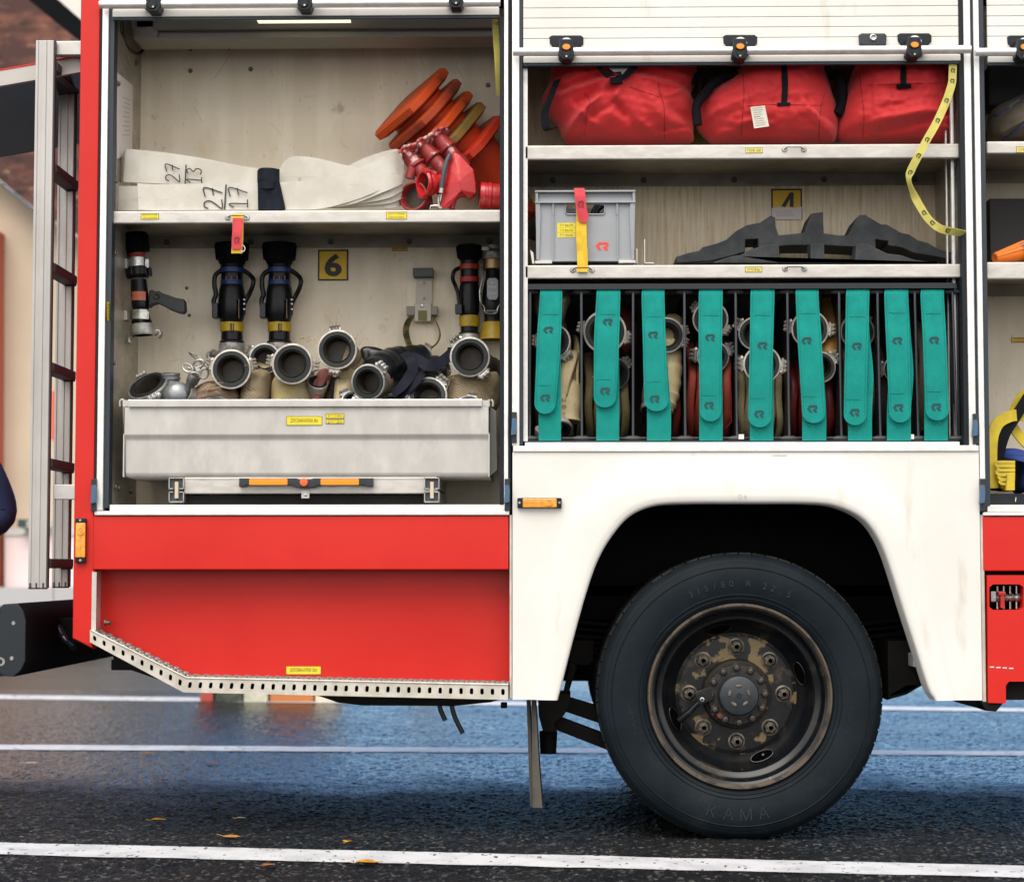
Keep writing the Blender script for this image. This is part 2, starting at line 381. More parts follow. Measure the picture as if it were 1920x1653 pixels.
YBAND = mat('yellow_band',(.50,.34,.01),.4,0,c2=(.36,.24,.01),ns=20)
TAGM = mat('grey_metal_tag',(.22,.23,.24),.4,.5)
WPAINT = mat('pale_engraving',(.65,.65,.65),.5)
OLIVEB = mat('olive_green_wall',(.16,.17,.04),.6)
BROWNB = mat('brown_canvas_bag',(.075,.062,.045),.85,0,c2=(.12,.10,.075),ns=10,bump=.002,bs=25,weave=0)
BLUEC = mat('blue_cloth',(.01,.04,.22),.7,0,c2=(.008,.03,.16),ns=8,bump=.001,bs=60)
YCL = mat('yellow_cloth',(.58,.44,.02),.7,0,c2=(.42,.31,.03),ns=8,bump=.001,bs=60)
ORH = mat('orange_ribbed_hose',(.70,.16,.01),.5)
LADP = mat('ladder_aluminium',(.46,.445,.43),.42,.4,c2=(.39,.375,.36),ns=9,st=(1,1,.3),rv=.08)
RUNG = mat('ladder_rung_rubber',(.035,.028,.028),.55,0)
DUCT = mat('grey_roller_housing',(.30,.30,.28),.5,.3)

# ======================= the fire engine =======================
xL = LX(143); truck = thing('fire_truck',(0,1.2,0),'red and white fire engine with its side shutters raised over stocked lockers','fire engine')
TR = truck
def part(name, mb, mats, parent=None, label=None, **k):
    o = mb.build(name, mats, parent or TR, **k)
    if label: o['label']=label
    return o
ZT = 3.05; YF = 2.40
xR = LX(1920)+.55
xPil0 = P(143,600).x; xPil1=P(181,600).x
# rear red pillar
m=MB(); zb1=LZ(1196,0,140); zb2=LZ(1216,0,168); xp1=P(172,1100).x+.006
m.prism([(xPil0,ZT),(xPil0,zb1),(xp1,zb2),(xp1,LZ(960)),(xPil1,LZ(958)),(xPil1,ZT)],-.004,.06,0,b=.012)
part('rear_pillar',m,RED)
# shell: rear wall, far side, roof, front wall, floor
m=MB(); zfl=LZ(960)
m.box(xPil0+.004,xPil0+.03,.06,YF,zb1,ZT,1); m.box(xPil0+.03,xR-.03,YF-.03,YF,.42,ZT,0); m.box(xR-.03,xR,.06,YF,.5,ZT,0)
m.box(xPil0,xR,.0,YF,ZT+.001,ZT+.04,0); m.box(xPil0+.03,xR-.03,.62,YF-.03,zfl-.3,zfl-.26,0)
part('body_shell',m,[DARK,RED])
# red lower panel, with folded bottom
xa=P(173,1015).x; xb=P(954,1015).x
m=MB(); m.box(xa,xb,0,.09,LZ(1068),LZ(966),0,b=.006)
part('red_side_panel',m,RED)
m=MB(); m.prism([(LX(176,.12,1170),LZ(1050,.12)),(xb+.004,LZ(1050,.12)),(xb+.004,LZ(1300,.12)),XZ(352,1288,.12),XZ(178,1200,.12),(LX(176,.12,1170),LZ(1190,.12))],.12,.13,0)
part('recessed_red_panel',m,RED)
m=MB(); xs=P(172,1130).x
m.prism([(xs,LZ(1070)),(xs,LZ(1185)),(xs+.004,LZ(1187)),(xs+.004,LZ(1070))],.0,.12,0)
m.box(xs,xs+.016,-.002,.004,LZ(1182),LZ(1072),0)
m.tube([P(196,1167,.06),P(208,1167,.06)],.007,10,1); m.lathe([(0,0),(.011,0),(.011,.006),(0,.007)],P(196,1167,.06),(1,0,0),12,1)
part('step_side_plate',m,[ALUB,NUTM])
# ---- perforated step
def step():
    m=MB(); cols=[]
    A=[(170,1180),(350,1269),(953,1282)]; B=[(170,1203),(345,1297),(953,1311)]
    top=[XZ(*p) for p in A]
    # top faces and front lip as strips
    for i in range(2):
        (x0,z0),(x1,z1)=top[i],top[i+1]; bx0,bz0=XZ(*B[i]); bx1,bz1=XZ(*B[i+1])
        # front lip with holes: cells
        L=math.hypot(x1-x0,z1-z0); n=int(round(L/.0362)); 
        for k in range(n):
            def q(t,v): return (x0+(x1-x0)*t, z0+(z1-z0)*t) if v==0 else (bx0+(bx1-bx0)*t, bz0+(bz1-bz0)*t)
            def pt(t,v):
                a=q(t,0); b=q(t,1); return Vector((a[0]+(b[0]-a[0])*v,-.012,a[1]+(b[1]-a[1])*v))
            t0,t1=k/n,(k+1)/n; c=(t0+t1)/2; hw=(t1-t0)*.17
            ring_o=[pt(t0,0),pt(t1,0),pt(t1,1),pt(t0,1)]
            nn=8; inner=[]; outer=[]
            for j in range(16):
                an=2*math.pi*j/16
                cx,cy=math.cos(an),math.sin(an)
                e=lambda q_: math.copysign(abs(q_)**.6,q_)
                inner.append(pt(c+hw*e(cx), .5+.2*e(cy)))
                s_=1/max(abs(cx),abs(cy)); outer.append(pt(c+(t1-t0)/2*max(-1,min(1,cx*s_)), .5+.5*max(-1,min(1,cy*s_))))
            m.add(outer+inner,[(j,(j+1)%16,16+(j+1)%16,16+j) for j in range(16)],0)
            inner2=[p+Vector((0,.008,0)) for p in inner]
            m.add(inner+inner2,[(j,(j+1)%16,16+(j+1)%16,16+j) for j in range(16)],0)
            # raised teeth on tread
            tx=x0+(x1-x0)*c; tz=z0+(z1-z0)*c; ang=math.atan2(z1-z0,x1-x0)
            for rw in range(3):
                yy=.012+rw*.034; ox=(.5 if rw%2 else 0)*(x1-x0)/n
                m.xf=Matrix.Translation((tx+ox,yy,tz+ox*math.tan(ang)))@Matrix.Rotation(-ang,4,'Y')
                m.lathe([(.013,0),(.011,.006),(.0075,.0072),(.006,.003)],(0,0,0),(0,0,1),8,1)
                m.xf=None
        m.add([(x0,-.012,z0),(x1,-.012,z1),(x1,.12,z1),(x0,.12,z0)],[(0,1,2,3)],1)
        m.add([(bx0,-.012,bz0),(bx1,-.012,bz1),(bx1,.12,bz1),(bx0,.12,bz0)],[(3,2,1,0)],1)
        m.add([(x0,.118,z0),(x1,.118,z1),(bx1,.118,bz1),(bx0,.118,bz0)],[(0,1,2,3)],2)
    m.tube([P(171,1181,-.012),P(350,1270,-.012),P(953,1283,-.012)],.0035,8,0)
    m.poly([(xb,-.012,top[2][1]),(xb,.12,top[2][1]),(xb,.12,bz1),(xb,-.012,bz1)],0)
    part('perforated_step',m,[mat('step_edge_metal',(.58,.55,.49),.5,.3,c2=(.46,.43,.37),ns=20),mat('tread_metal',(.22,.21,.20),.5,.6),DARK])
step()
# ---- aluminium vertical guides
def guide(a0,a1,top,bot,Yf,name='door_guide',side=1):
    """a0..a1 px range of bright profile at mid height"""
    m=MB(); ym=(max(top,0)+bot)/2; x0=P(a0,ym).x; x1=P(a1,ym).x; zt=ZT if top<0 else LZ(top); zb=LZ(bot,0,(a0+a1)/2)
    m.box(x0,x1,Yf,.05,zb,zt,0,b=.003)
    part(name,m,[ALUP])
def seal(a0,a1,top,bot,Yf=.002,M=RUB,name='rubber_seal',Y1=.06):
    m=MB(); ym=(max(top,0)+bot)/2; m.box(P(a0,ym).x,P(a1,ym).x,Yf,Y1,LZ(bot,0,(a0+a1)/2),ZT if top<0 else LZ(top),0,b=.002); part(name,m,M)
guide(187,199,-1,957,-.006); seal(181.5,186.5,-1,960,.002); seal(199.5,209,-1,952,.004,DARKB)
seal(937,944,34,945,-.001); guide(945,953,-1,955,-.006); seal(953.5,958,-1,960,.006)
guide(960,974,-1,836,-.006); seal(974.5,980,-1,834,.002,DARKB)
seal(1802,1810,-1,836,-.001); guide(1811,1824,-1,838,-.006); seal(1824.5,1830,-1,962,.006,DARKB); guide(1830.5,1841,-1,957,-.006); seal(1841.5,1851,-1,950,.004,DARKB)
# inner lighter lips
m=MB(); m.box(P(981,470).x,P(989,470).x,.03,.05,LZ(826),LZ(124),0); part('door_guide',m,ALUP)
m=MB()
for a,b,y in ((1788,1791,.12),(1793,1799,.07)): m.box(P(a,470).x,P(b,470).x,y,y+.02,LZ(826),LZ(130),0,b=.002)
part('door_guide',m,ALUP)
# sills
m=MB(); m.box(P(178,955).x,P(955,955).x,-.008,.07,LZ(965.3),LZ(957.5),0,b=.002); m.box(P(205,950).x,P(947,950).x,.004,.30,LZ(957),LZ(945.5,.0),0,b=.002)
part('door_sill',m,ALUP)
m=MB(); m.box(P(962,838).x,P(1834,838).x,-.010,.07,LZ(847),LZ(836),0,b=.002); m.box(P(984,832).x,P(1800,832).x,.004,.08,LZ(835.5),LZ(829),0,b=.002)
part('door_sill',m,ALUP)
m=MB(); m.box(P(1842,960).x,xR-.04,-.008,.07,LZ(966.5,0,1880),LZ(960,0,1880),0,b=.002); m.box(P(1852,950).x,xR-.04,.004,.2,LZ(959,0,1880),LZ(946,0,1880),0,b=.002)
part('door_sill',m,ALUP)
# little blue catches on the guides
def catch(px,py0,py1):
    m=MB(); m.pb(px-5,py0,px+5,py1,-.016,-.006,0,b=.002); m.pp([(px-4,py0+12),(px+3,py0+12),(px+5,py0+22),(px+4,py1-16),(px-6,py1-14)],-.030,-.016,1,b=.002)
    for y in (py0+6,py1-6): m.lathe([(0,-.004),(.004,-.004),(.005,0)],P(px,y,-.017),(0,-1,0),12,2)
    part('shutter_catch',m,[DPLAS,mat('blue_catch',(.05,.11,.19),.4),STEEL])
catch(175.5,897,958); catch(951,897,957); catch(964,772,830); catch(1829.5,775,832); catch(1843,897,958)

# ---- compartments (open boxes) ----
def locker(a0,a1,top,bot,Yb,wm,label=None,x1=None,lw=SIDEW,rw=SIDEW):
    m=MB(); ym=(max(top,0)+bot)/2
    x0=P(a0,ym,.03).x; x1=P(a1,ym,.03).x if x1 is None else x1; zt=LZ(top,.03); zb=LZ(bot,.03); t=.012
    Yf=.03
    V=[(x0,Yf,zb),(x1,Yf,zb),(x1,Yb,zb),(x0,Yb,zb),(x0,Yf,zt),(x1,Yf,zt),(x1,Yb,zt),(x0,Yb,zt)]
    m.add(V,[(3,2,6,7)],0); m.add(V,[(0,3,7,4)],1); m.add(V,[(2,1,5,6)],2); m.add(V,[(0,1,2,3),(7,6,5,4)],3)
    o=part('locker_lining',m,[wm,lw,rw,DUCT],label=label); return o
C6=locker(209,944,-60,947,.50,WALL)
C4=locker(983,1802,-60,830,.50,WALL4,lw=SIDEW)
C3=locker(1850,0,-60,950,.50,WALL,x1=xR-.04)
SCREWS=[]
def screw(px,py,Y,r=.0055,par=None,ax=(0,-1,0),M=None,pt=None):
    if not SCREWS:
        m=MB(); m.lathe([(.009,0),(.009,.002),(.0062,.002),(.0062,.006),(.005,.0075),(0,.0078)],(0,0,0),(0,0,1),12,0); me=m.build('screw',NUTM); SCREWS.append(me.data); bpy.data.objects.remove(me)
    o=bpy.data.objects.new('screw',SCREWS[0]); COL.objects.link(o); o.parent=par or TR
    o.location=(pt or P(px,py,Y))-TR.location; o.rotation_euler=Vector(ax).to_track_quat('Z','Y').to_euler(); s_=r/.0055; o.scale=(s_,s_,s_); return o
for p in [(357,92),(430,90),(357,133),(470,130),(915,160)]: screw(*p,.499,par=C6)
for p in [(350,540),(355,591)]: screw(*p,.499,.004,par=C6)
xw=P(209,440,.03).x
for (px,py) in [(212,157),(246,118),(207,340),(205,475),(203,680),(236,920),(213,915),(207,912)]:
    # on the left wall X=xw : find Y where ray meets it
    d=ray(px+8,py); t=(xw-CAM.x)/d.x; p=CAM+d*t
    p.y=max(.06,min(.45,p.y)); screw(0,0,0,.0075,par=C6,ax=(1,0,0),pt=Vector((xw,p.y,CAM.z+d.z*(p.y-CAM.y)/d.y)))
# crinkled paper note on left wall, small yellow sticker
def wallpt(px,py):
    d=ray(px,py); t=(xw+.002-CAM.x)/d.x; return CAM+d*t
m=MB(); q=[wallpt(219,136),wallpt(249,160),wallpt(248,287),wallpt(219,298)]
m.poly(q,0)
for k in range(9):
    z=.25+k*.06; 
    a=q[0].lerp(q[3],z).lerp(q[1].lerp(q[2],z),.35+.1*(k%2)); b=q[0].lerp(q[3],z).lerp(q[1].lerp(q[2],z),.8)
    a.x+=.001; b.x+=.001; m.tube([a,b],.0008,4,1)
part('paper_note',m,[PAPER,PENCIL],C6)
m=MB(); q=[wallpt(200,565),wallpt(212,568),wallpt(214,605),wallpt(201,600)]; m.poly(q,0)
for k in range(5):
    z=.15+k*.17; a=q[0].lerp(q[3],z).lerp(q[1].lerp(q[2],z),.15); b=q[0].lerp(q[3],z).lerp(q[1].lerp(q[2],z),.85); a.x+=.001;b.x+=.001; m.tube([a,b],.001,4,1)
part('yellow_sticker',m,[YELL,INKF],C6)
# scratches and rub marks on the back walls
rs=random.Random(11)
def scratches(par,x0,y0,x1,y1,n,Mx,explicit=()):
    m=MB()
    for k in range(n):
        a=rs.uniform(x0,x1); b=rs.uniform(y0,y1); L_=rs.uniform(5,38); an=rs.gauss(.9,.7)*rs.choice((1,-1)); pts=[(a+L_*t*math.cos(an),b+L_*t*math.sin(an)+rs.uniform(-1,1)) for t in (0,.33,.66,1)]
        m.tube(cr([P(x,y,.4992) for x,y in pts],3),rs.uniform(.0002,.0005),4,rs.choice((0,0,0,0,1)))
    for pts in explicit: m.tube(cr([P(x,y,.4992) for x,y in pts],3),.0006,4,1)
    part('scratches',m,Mx,par)
SCM=[mat('scratch_light',(.88,.84,.76),.4),mat('scratch_dark',(.38,.31,.21),.6)]
scratches(C6,270,80,925,300,46,SCM,[[(448,84),(430,105),(402,148)]]); scratches(C6,270,475,925,700,70,SCM); scratches(C4,1010,345,1780,470,40,SCM); scratches(C3,1858,560,1960,820,14,SCM)
# roller drum housing, lamp, cables
m=MB(); m.pb(246,20,934,54,.20,.36,0,b=.01); m.pb(250,57,934,71,.22,.38,0,b=.004); m.box(P(246,40,.2).x,P(246,40,.2).x+.1,.2,.36,LZ(70,.2),LZ(20,.2),0,b=.02)
m.tube(cr([P(228,40,.15),P(232,75,.2),P(245,95,.3),P(262,100,.4),P(280,75,.45)],6),.006,8,1); m.tube(cr([P(222,40,.12),P(224,60,.14),P(232,72,.2),P(226,90,.25)],6),.008,8,1)
part('roller_housing',m,[DUCT,BLACKP])
m=MB(); m.pb(480,32.5,655,35.5,.06,.12,0,b=.001); 
part('strip_lamp',m,[mat('lamp_glow',(1,.93,.6),.4,emit=.9)])
m=MB(); m.pb(980,-60,1800,108,.18,.36,0,b=.02)
part('roller_housing',m,[DUCT])

# ---- number signs ----

def numsign(a,t,c,d,Y,s,half=False,par=None):
    m=MB(); m.pb(a,t,c,d,Y-.003,Y,0); m.pb(a+3,t+3,c-3,(d-3 if not half else d-22),Y-.004,Y-.003,1)
    h=(d-t)*S*.68*(1 if not half else .8)
    if not half: m.text(s,P((a+c)/2,(t+d)/2,Y-.0055),h*1.1*(D+.5)/D,m=2,wmax=(c-a)*.58*S*(D+.5)/D,bold=.035)
    else:
        # the 4, its foot lost under a torn white label
        def q(x,y): return P(x,y,Y-.0055)
        m.pp([(1463,390),(1481,361),(1488,361),(1488,390),(1481,390),(1481,373),(1472,390)],Y-.0055,Y-.0045,2,ref=Y-.005)
        m.pb(a+1,390,c-1,d,Y-.0062,Y-.004,3)
        for k in range(14): x=a+3+k*3.9; m.pb(x,387.5+random.random()*1.5,x+2.2+random.random()*2,391,Y-.006,Y-.0055,3)
        for k in range(3): m.pb(a+10,396+k*4,c-20+k*3,396.6+k*4,Y-.0066,Y-.0062,4)
    part('number_sign',m,[INK,SIGNY,INK,PAPER,PENCIL],par)
numsign(596,468,653,526,.499,'6',par=C6); numsign(1446,354,1504,412,.499,'4',True,par=C4)
def sticker(a,t,c,d,Y,lines=(),mats=None,par=None,two=None,name='label_sticker'):
    m=MB(); m.pb(a,t,c,d,Y-.0008,Y,0); n=len(lines)
    m2=.0007
    for i,s_ in enumerate(lines):
        h=(d-t)/max(n,1); yc=t+h*(i+.5); 
        m.text(s_,P((a+c)/2,yc,Y-.0018),h*.52*S,m=1,wmax=(c-a)*.78*S)
    for (p0,p1) in ((a,a+.8),(c-.8,c)): m.pb(p0,t,p1,d,Y-.0015,Y-.0008,1)
    m.pb(a,t,c,t+.7,Y-.0015,Y-.0008,1); m.pb(a,d-.7,c,d,Y-.0015,Y-.0008,1)
    return part(name,m,mats or [YELL,INKF],par)
sticker(735,462,764,471,.498,['УКТ 10-Б'],[SIGNY,INK],C6)
sticker(1896,633,1935,642,.498,['ТОПОР','УНИВЕРСАЛЬНЫЙ'],[SIGNY,INK],C3)
sticker(536,1248,602,1264,.1195,['ДОПУСТИМАЯ НАГРУЗКА   250 кг'])
# black duct in third locker's middle bay
m=MB(); m.pb(1856,372,1960,489,.3,.499,0,b=.004); part('black_box_insert',m,[mat('matte_black_box',(.008,.008,.009),.6)])

# ---- shelves ----
def shelf(a0,a1,t,b,x1=None,stick=(),strap=(),bolts=(),slope=0):
    ym=(t+b)/2; x0=P(a0,ym,.03).x; xx=P(a1,ym,.03).x if x1 is None else x1; zt=LZ(t,.03,(a0+a1)/2); zb=LZ(b,.03,(a0+a1)/2)
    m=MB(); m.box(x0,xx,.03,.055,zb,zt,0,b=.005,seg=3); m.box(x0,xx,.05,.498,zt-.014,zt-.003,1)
    # rear hanging flange
    m.box(x0+.01,xx-.01,.488,.497,zt-.014-.045,zt-.012,2)
    sh=part('shelf',m,[ALUS,SIDEW,mat('flange_metal',(.36,.34,.30),.5,.4,c2=(.28,.26,.22),ns=10)])
    for px in bolts:
        p=P(px,449,.486); p.z=zt-.037; screw(0,0,0,.007,par=sh,pt=p)
    for s_ in stick: sticker(s_[0],s_[1],s_[2],s_[3],.0295,s_[4],par=sh,mats=s_[5] if len(s_)>5 else None)
    for px,py in strap:
        m=MB()
        for k in (-18,18):
            m.lathe([(0,.003),(.003,.003),(.0035,.0045),(.0085,.004),(.010,.001),(.0105,0)],P(px+k,py,.029),(0,-1,0),16,0)
        m.tube(cr([P(px-18,py,.022),P(px-12,py-4,.016),P(px-10,py-4,.016),P(px+10,py-4,.016),P(px+12,py-4,.016),P(px+18,py,.022)],3),.0016,6,1)
        part('strap_buckle',m,[STEEL,BLACKP],sh)
    return sh
shelf(204,941,394.5,418,stick=[(264,400,298,411,['ВКОД','шт.рукав']),(724,397,763,411,['ДОПУСТИМАЯ','НАГРУЗКА'])],strap=[(445,408)],bolts=(313,470,620,767,917))
FAD=[mat('pale_sticker',(.72,.62,.16),.5),INKF]
shelf(983,1802,271,298,stick=[(1398,277,1430,287,['ПОЖ 200'],FAD)],strap=[(1489,280)],bolts=(1037,1207,1377,1546,1717))
shelf(983,1802,496,521.5,stick=[(1397,500,1429,510,['УПОРЫ'],FAD)],strap=[(1092,506),(1490,504)],bolts=())
shelf(1850,0,269,292,x1=xR-.05,stick=[(1906,275,1936,286,['СУМКА'],FAD)]); shelf(1850,0,494,526,x1=xR-.05)

# ---- roller shutters ----
def clipmesh(px,py,up=True):
    m=MB()
    if up:
        m.pp([(px-32,py-19),(px-27,py-22),(px+27,py-22),(px+32,py-18),(px+32,py-6),(px+24,py+2),(px+10,py+3),(px-10,py+3),(px-23,py+3),(px-31,py-7)],-.006,.012,0,b=.005)
        m.lathe([(.024,0),(.024,.004),(.017,.004),(.015,-.003)],P(px,py-4,-.006),(0,-1,0),20,3)
        m.pp([(px-13,py-15),(px+12,py-15),(px+14,py+16),(px+8,py+24),(px-7,py+24),(px-15,py+16)],-.068,-.006,0,b=.005)
        m.xf=Matrix.Translation(P(px,py+1,-.068))@Matrix.Diagonal((1.35,1,1,1)); m.lathe([(.0135,0),(.0135,.003),(.0105,.0045)],(0,0,0),(0,-1,0),24,0); m.lathe([(.0105,.004),(.009,.0065),(0,.0068)],(0,0,0),(0,-1,0),24,1); m.xf=None
    m.lathe([(.033,0),(.033,.012),(.028,.018),(0,.018)],P(px,py+ (9 if up else 4),-.012),(0,-1,0),24,0)
    if not up: m.pp([(px-13,py-40),(px+13,py-40),(px+14,py+8),(px+9,py+18),(px-9,py+18),(px-14,py+8)],-.066,-.006,0,b=.005)
    m.lathe([(.018,.0),(.018,.02),(.014,.024),(0,.024)],P(px,py+15 if up else py+8,-.046),(0,-1,0),20,0)
    m.lathe([(.0035,0),(.0035,.002),(0,.002)],P(px,py+18 if up else py+9,-.071),(0,-1,0),10,2)
    return m
def shutter(a0,a1,top,railpx,bar,slats,clips,lock=None,x1=None,dy=0,rail=None):
    """bar=(y0,y1) white bottom bar"""
    m=MB(); ym=bar[0]; x0=P(a0,ym).x; xx=P(a1,ym).x if x1 is None else x1; mx=(a0+a1)/2 if x1 is None else 1885
    zb=LZ(bar[1],.0,mx); zt=LZ(bar[0],0,mx)
    m.box(x0,xx,-.004,.018,zb,zt,0,b=.004)
    z=zt; first=True; hs=[]
    zz=[LZ(v,0,mx) for v in slats]
    prev=zt+.001
    for q in zz+[zz[-1]+(.0353*(i+1)) for i in range(30)] if zz else [prev+.0353*(i+1) for i in range(30)]:
        if q>ZT: break
        m.box(x0,xx,.002,.014,prev+.0009,q-.0005,0,b=.0014); prev=q
    m.box(x0+.002,xx-.002,.010,.0135,zt,prev,1)
    m.box(x0,xx,.0,.016,LZ(bar[1]+5,0,mx),zb-.0005,2,b=.002)
    sh=part('roller_shutter',m,[WHITE if True else ALUP,DARKB,mat('blue_black_seal',(.015,.03,.045),.4)])
    if rail:
        m=MB(); ra=P(rail[0],railpx,-.045); rb=P(rail[1],railpx-dy,-.045) if x1 is None else Vector((xx,-.045,ra.z)); rb.z=ra.z
        m.tube([ra,rb],.0145,16,0); part('bar_handle',m,[ALUP],sh)
    for (px,py,up) in clips: part('shutter_clip',clipmesh(px,py,up),[BLACKP,ORANGE,STEEL,ALUP],sh)
    if lock:
        px,py=lock; m=MB(); m.pp([(px-26,py-9),(px-21,py-12),(px+22,py-12),(px+26,py-8),(px+25,py+9),(px+18,py+12),(px-18,py+12),(px-25,py+8)],-.016,.004,0,b=.006)
        m.lathe([(.012,0),(.012,.004),(.009,.005),(.005,.003),(0,.003)],P(px,py-3,-.016),(0,-1,0),20,1); part('shutter_lock',m,[DPLAS,STEEL],sh)
    return sh
shutter(211,936,0,9,(16,31),[],[(287,4,False),(571,1,False),(855,-3,False)],rail=(187,938))
shutter(981,1801,0,97.5,(104,117),[70.5,51,32,13],[(1062,88,True),(1388,87,True),(1715,84,True)],lock=(1637,74),rail=(962,1820))
shutter(1852,0,0,98,(104,118),[68,49,30,10],[(1921,88,True)],x1=xR-.05,rail=(1828,0))

# ---- marker lamps ----
m=MB(); m.pb(970,933,1053,952,-.020,-.002,0,b=.003); m.pb(980,934,1044,951,-.026,-.018,1,b=.004); m.lathe([(.012,0),(.012,.002),(.009,.0022),(.007,0),(.004,0),(.003,.002),(0,.002)],P(1030,942,-.027),(0,-1,0),20,1); m.pb(981,941.5,1018,942.5,-.0275,-.026,1)
for px in (974,1049): m.lathe([(.004,0),(.004,.002),(0,.002)],P(px,942,-.021),(0,-1,0),10,2)
part('marker_lamp',m,[BLACKP,AMBER,STEEL])
m=MB(); m.pb(140.5,971,160,1055,-.024,-.004,0,b=.004); m.pb(141,980,159.5,1045,-.031,-.022,1,b=.004); m.lathe([(.013,0),(.013,.002),(.010,.0022),(.008,0),(.004,0),(.003,.002),(0,.002)],P(150.5,996,-.032),(0,-1,0),20,1); m.pb(149.8,1005,150.6,1043,-.0325,-.031,1)
for py in (975,1050): m.lathe([(.0045,0),(.0045,.002),(0,.002)],P(150.5,py,-.025),(0,-1,0),10,2)
part('marker_lamp',m,[BLACKP,AMBER,STEEL])

# ---- white wheel arch panel ----
arch_in=[(1046,1309),(1053,1285),(1068,1225),(1088,1150),(1106,1090),(1122,1048),(1145,1008),(1178,970),(1220,950),(1275,944.5),(1400,944),(1530,945),(1580,955),(1618,976),(1645,1012),(1664,1058),(1690,1140),(1715,1218),(1738,1290),(1750,1310)]
arch_out=[(1001,1309),(1006,1270),(1013,1210),(1022,1130),(1031,1062),(1042,1015),(1062,965),(1098,918),(1150,880),(1230,861),(1400,855),(1540,862),(1615,882),(1668,920),(1705,965),(1728,1020),(1748,1095),(1766,1180),(1782,1260),(1795,1312)]
zbot=LZ(1311); ai=cr([P(*p) for p in arch_in],5); ao=cr([P(*p) for p in arch_out],5)
for L_ in (ai,ao): L_[0].z=zbot; L_[-1].z=zbot
xl=P(961,1075).x; xr=P(1838,1075).x; zt=LZ(847.5)
m=MB(); N=len(ai); YP=-.004
V=[]; 
top=[]
# main panel as strip between outer crease and rectangular border
for i,p in enumerate(ao):
    t=i/(N-1)
    if i==0: q=Vector((xl,YP,zbot))
    elif i==N-1: q=Vector((xr,YP,zbot))
    else:
        # project crease point radially to border
        c=P(1400,1250); d=p-c; k=1e9
        if d.x<0: k=min(k,(xl-c.x)/d.x)
        if d.x>0: k=min(k,(xr-c.x)/d.x)
        if d.z>0: k=min(k,(zt-c.z)/d.z)
        q=c+d*k; q.y=YP; q.z=min(zt,max(zbot,q.z))
    top.append(q)
# insert corners
prof=[(0,0,0),(.03,-.0015,0),(.10,-.006,0),(.22,-.014,0),(.40,-.021,0),(.62,-.025,0),(.82,-.027,0),(.93,-.0265,0),(.98,-.022,0),(1.0,-.012,0)]
rows=[[Vector((q.x,YP,q.z)) for q in top]]+[[Vector((a.x+(b.x-a.x)*t,YP+y,a.z+(b.z-a.z)*t)) for a,b in zip(ao,ai)] for t,y,_ in prof]
rows.append([Vector((b.x,.09,b.z)) for b in ai])
VV=[p for r_ in rows for p in r_]; FF=[]
for j in range(len(rows)-1):
    for i in range(N-1):
        if j==0:
            a,b=rows[0][i],rows[0][i+1]; idx=[i,i+1,N+i+1,N+i]
            onL=lambda q: abs(q.x-xl)<1e-5; onR=lambda q: abs(q.x-xr)<1e-5; onT=lambda q: abs(q.z-zt)<1e-5
            if (onL(a) and onT(b) and not onT(a)) or (onT(a) and onR(b) and not onR(a)):
                VV.append(Vector((xl if onL(a) else xr,YP,zt))); FF.append([i,len(VV)-1,i+1,N+i+1,N+i]); continue
            FF.append(idx)
        else: FF.append([j*N+i,j*N+i+1,(j+1)*N+i+1,(j+1)*N+i])
m.add(VV,FF,0)
# scuffs near top and edge trim
part('wheel_arch_panel',m,WHITE,smooth=60)
TRIM=mat('grubby_trim',(.60,.56,.50),.5,.2,c2=(.42,.38,.33),ns=20,st=(1,1,.3))
m=MB(); m.box(P(1839,1075).x,P(1846,1075).x,.0,.05,LZ(1314),LZ(965),0,b=.002); part('edge_trim',m,TRIM)
m=MB(); m.box(P(955.5,1100).x,P(960,1100).x,-.002,.05,LZ(1309),LZ(965),0,b=.002)
part('edge_trim',m,TRIM)
# faint handwritten mark and scratch
m=MB()
def stroke(m,pts,Y,w_,mi=0,n=4):
    pts=cr([P(x,y,Y) for x,y in pts],n); m.tube(pts,w_,5,mi)
stroke(m,[(1387,926),(1384,930),(1386,935),(1390,934),(1391,929),(1388,926)],-.034,.0006); stroke(m,[(1397,934),(1396,930),(1399,927)],-.034,.0006); stroke(m,[(1396,932),(1399,930),(1400,933),(1397,935)],-.034,.0006)
for k in range(9): x=1448+k*3; stroke(m,[(x,853+random.random()*1.5),(x+4,852.5+random.random()*2)],-.006,.0006)
part('pencil_mark',m,PENCIL)

# ---- right red lower body ----
m=MB(); m.box(P(1842,1018).x,xR-.05,-.002,.06,LZ(1070,0,1880),LZ(968,0,1880),0,b=.005); part('red_side_panel',m,RED)
m=MB(); o_=[(1851,1078),(1990,1078),(1990,1277),(1892,1277),(1886,1284),(1886,1318),(1853,1317)]
hole=[(1862,1095),(1912,1095),(1919,1100),(1919,1138),(1912,1143),(1862,1143),(1855,1137),(1855,1101)]
q=bmesh.new(); Yf=-.012
Ao=[q.verts.new(P(x,y,Yf)) for x,y in o_]; Bo=[q.verts.new(P(x,y,Yf)) for x,y in hole]
for L_ in (Ao,Bo):
    for v in L_: v.co.y=Yf
eo=[q.edges.new((Ao[i],Ao[(i+1)%len(Ao)])) for i in range(len(Ao))]; eb=[q.edges.new((Bo[i],Bo[(i+1)%len(Bo)])) for i in range(len(Bo))]
bmesh.ops.triangle_fill(q,use_beauty=True,use_dissolve=False,edges=eo+eb)
ex=bmesh.ops.extrude_face_region(q,geom=q.faces[:]); 
for v in ex['geom']:
    if isinstance(v,bmesh.types.BMVert): v.co.y+=.06
bmesh.ops.recalc_face_normals(q,faces=q.faces[:]); m.bm(q,0)
for k in range(4): m.pb(1856+k*12,1249+k*.8,1864+k*12,1251+k*.8,Yf-.001,Yf,1)
part('red_battery_cover',m,[RED,WHITE])
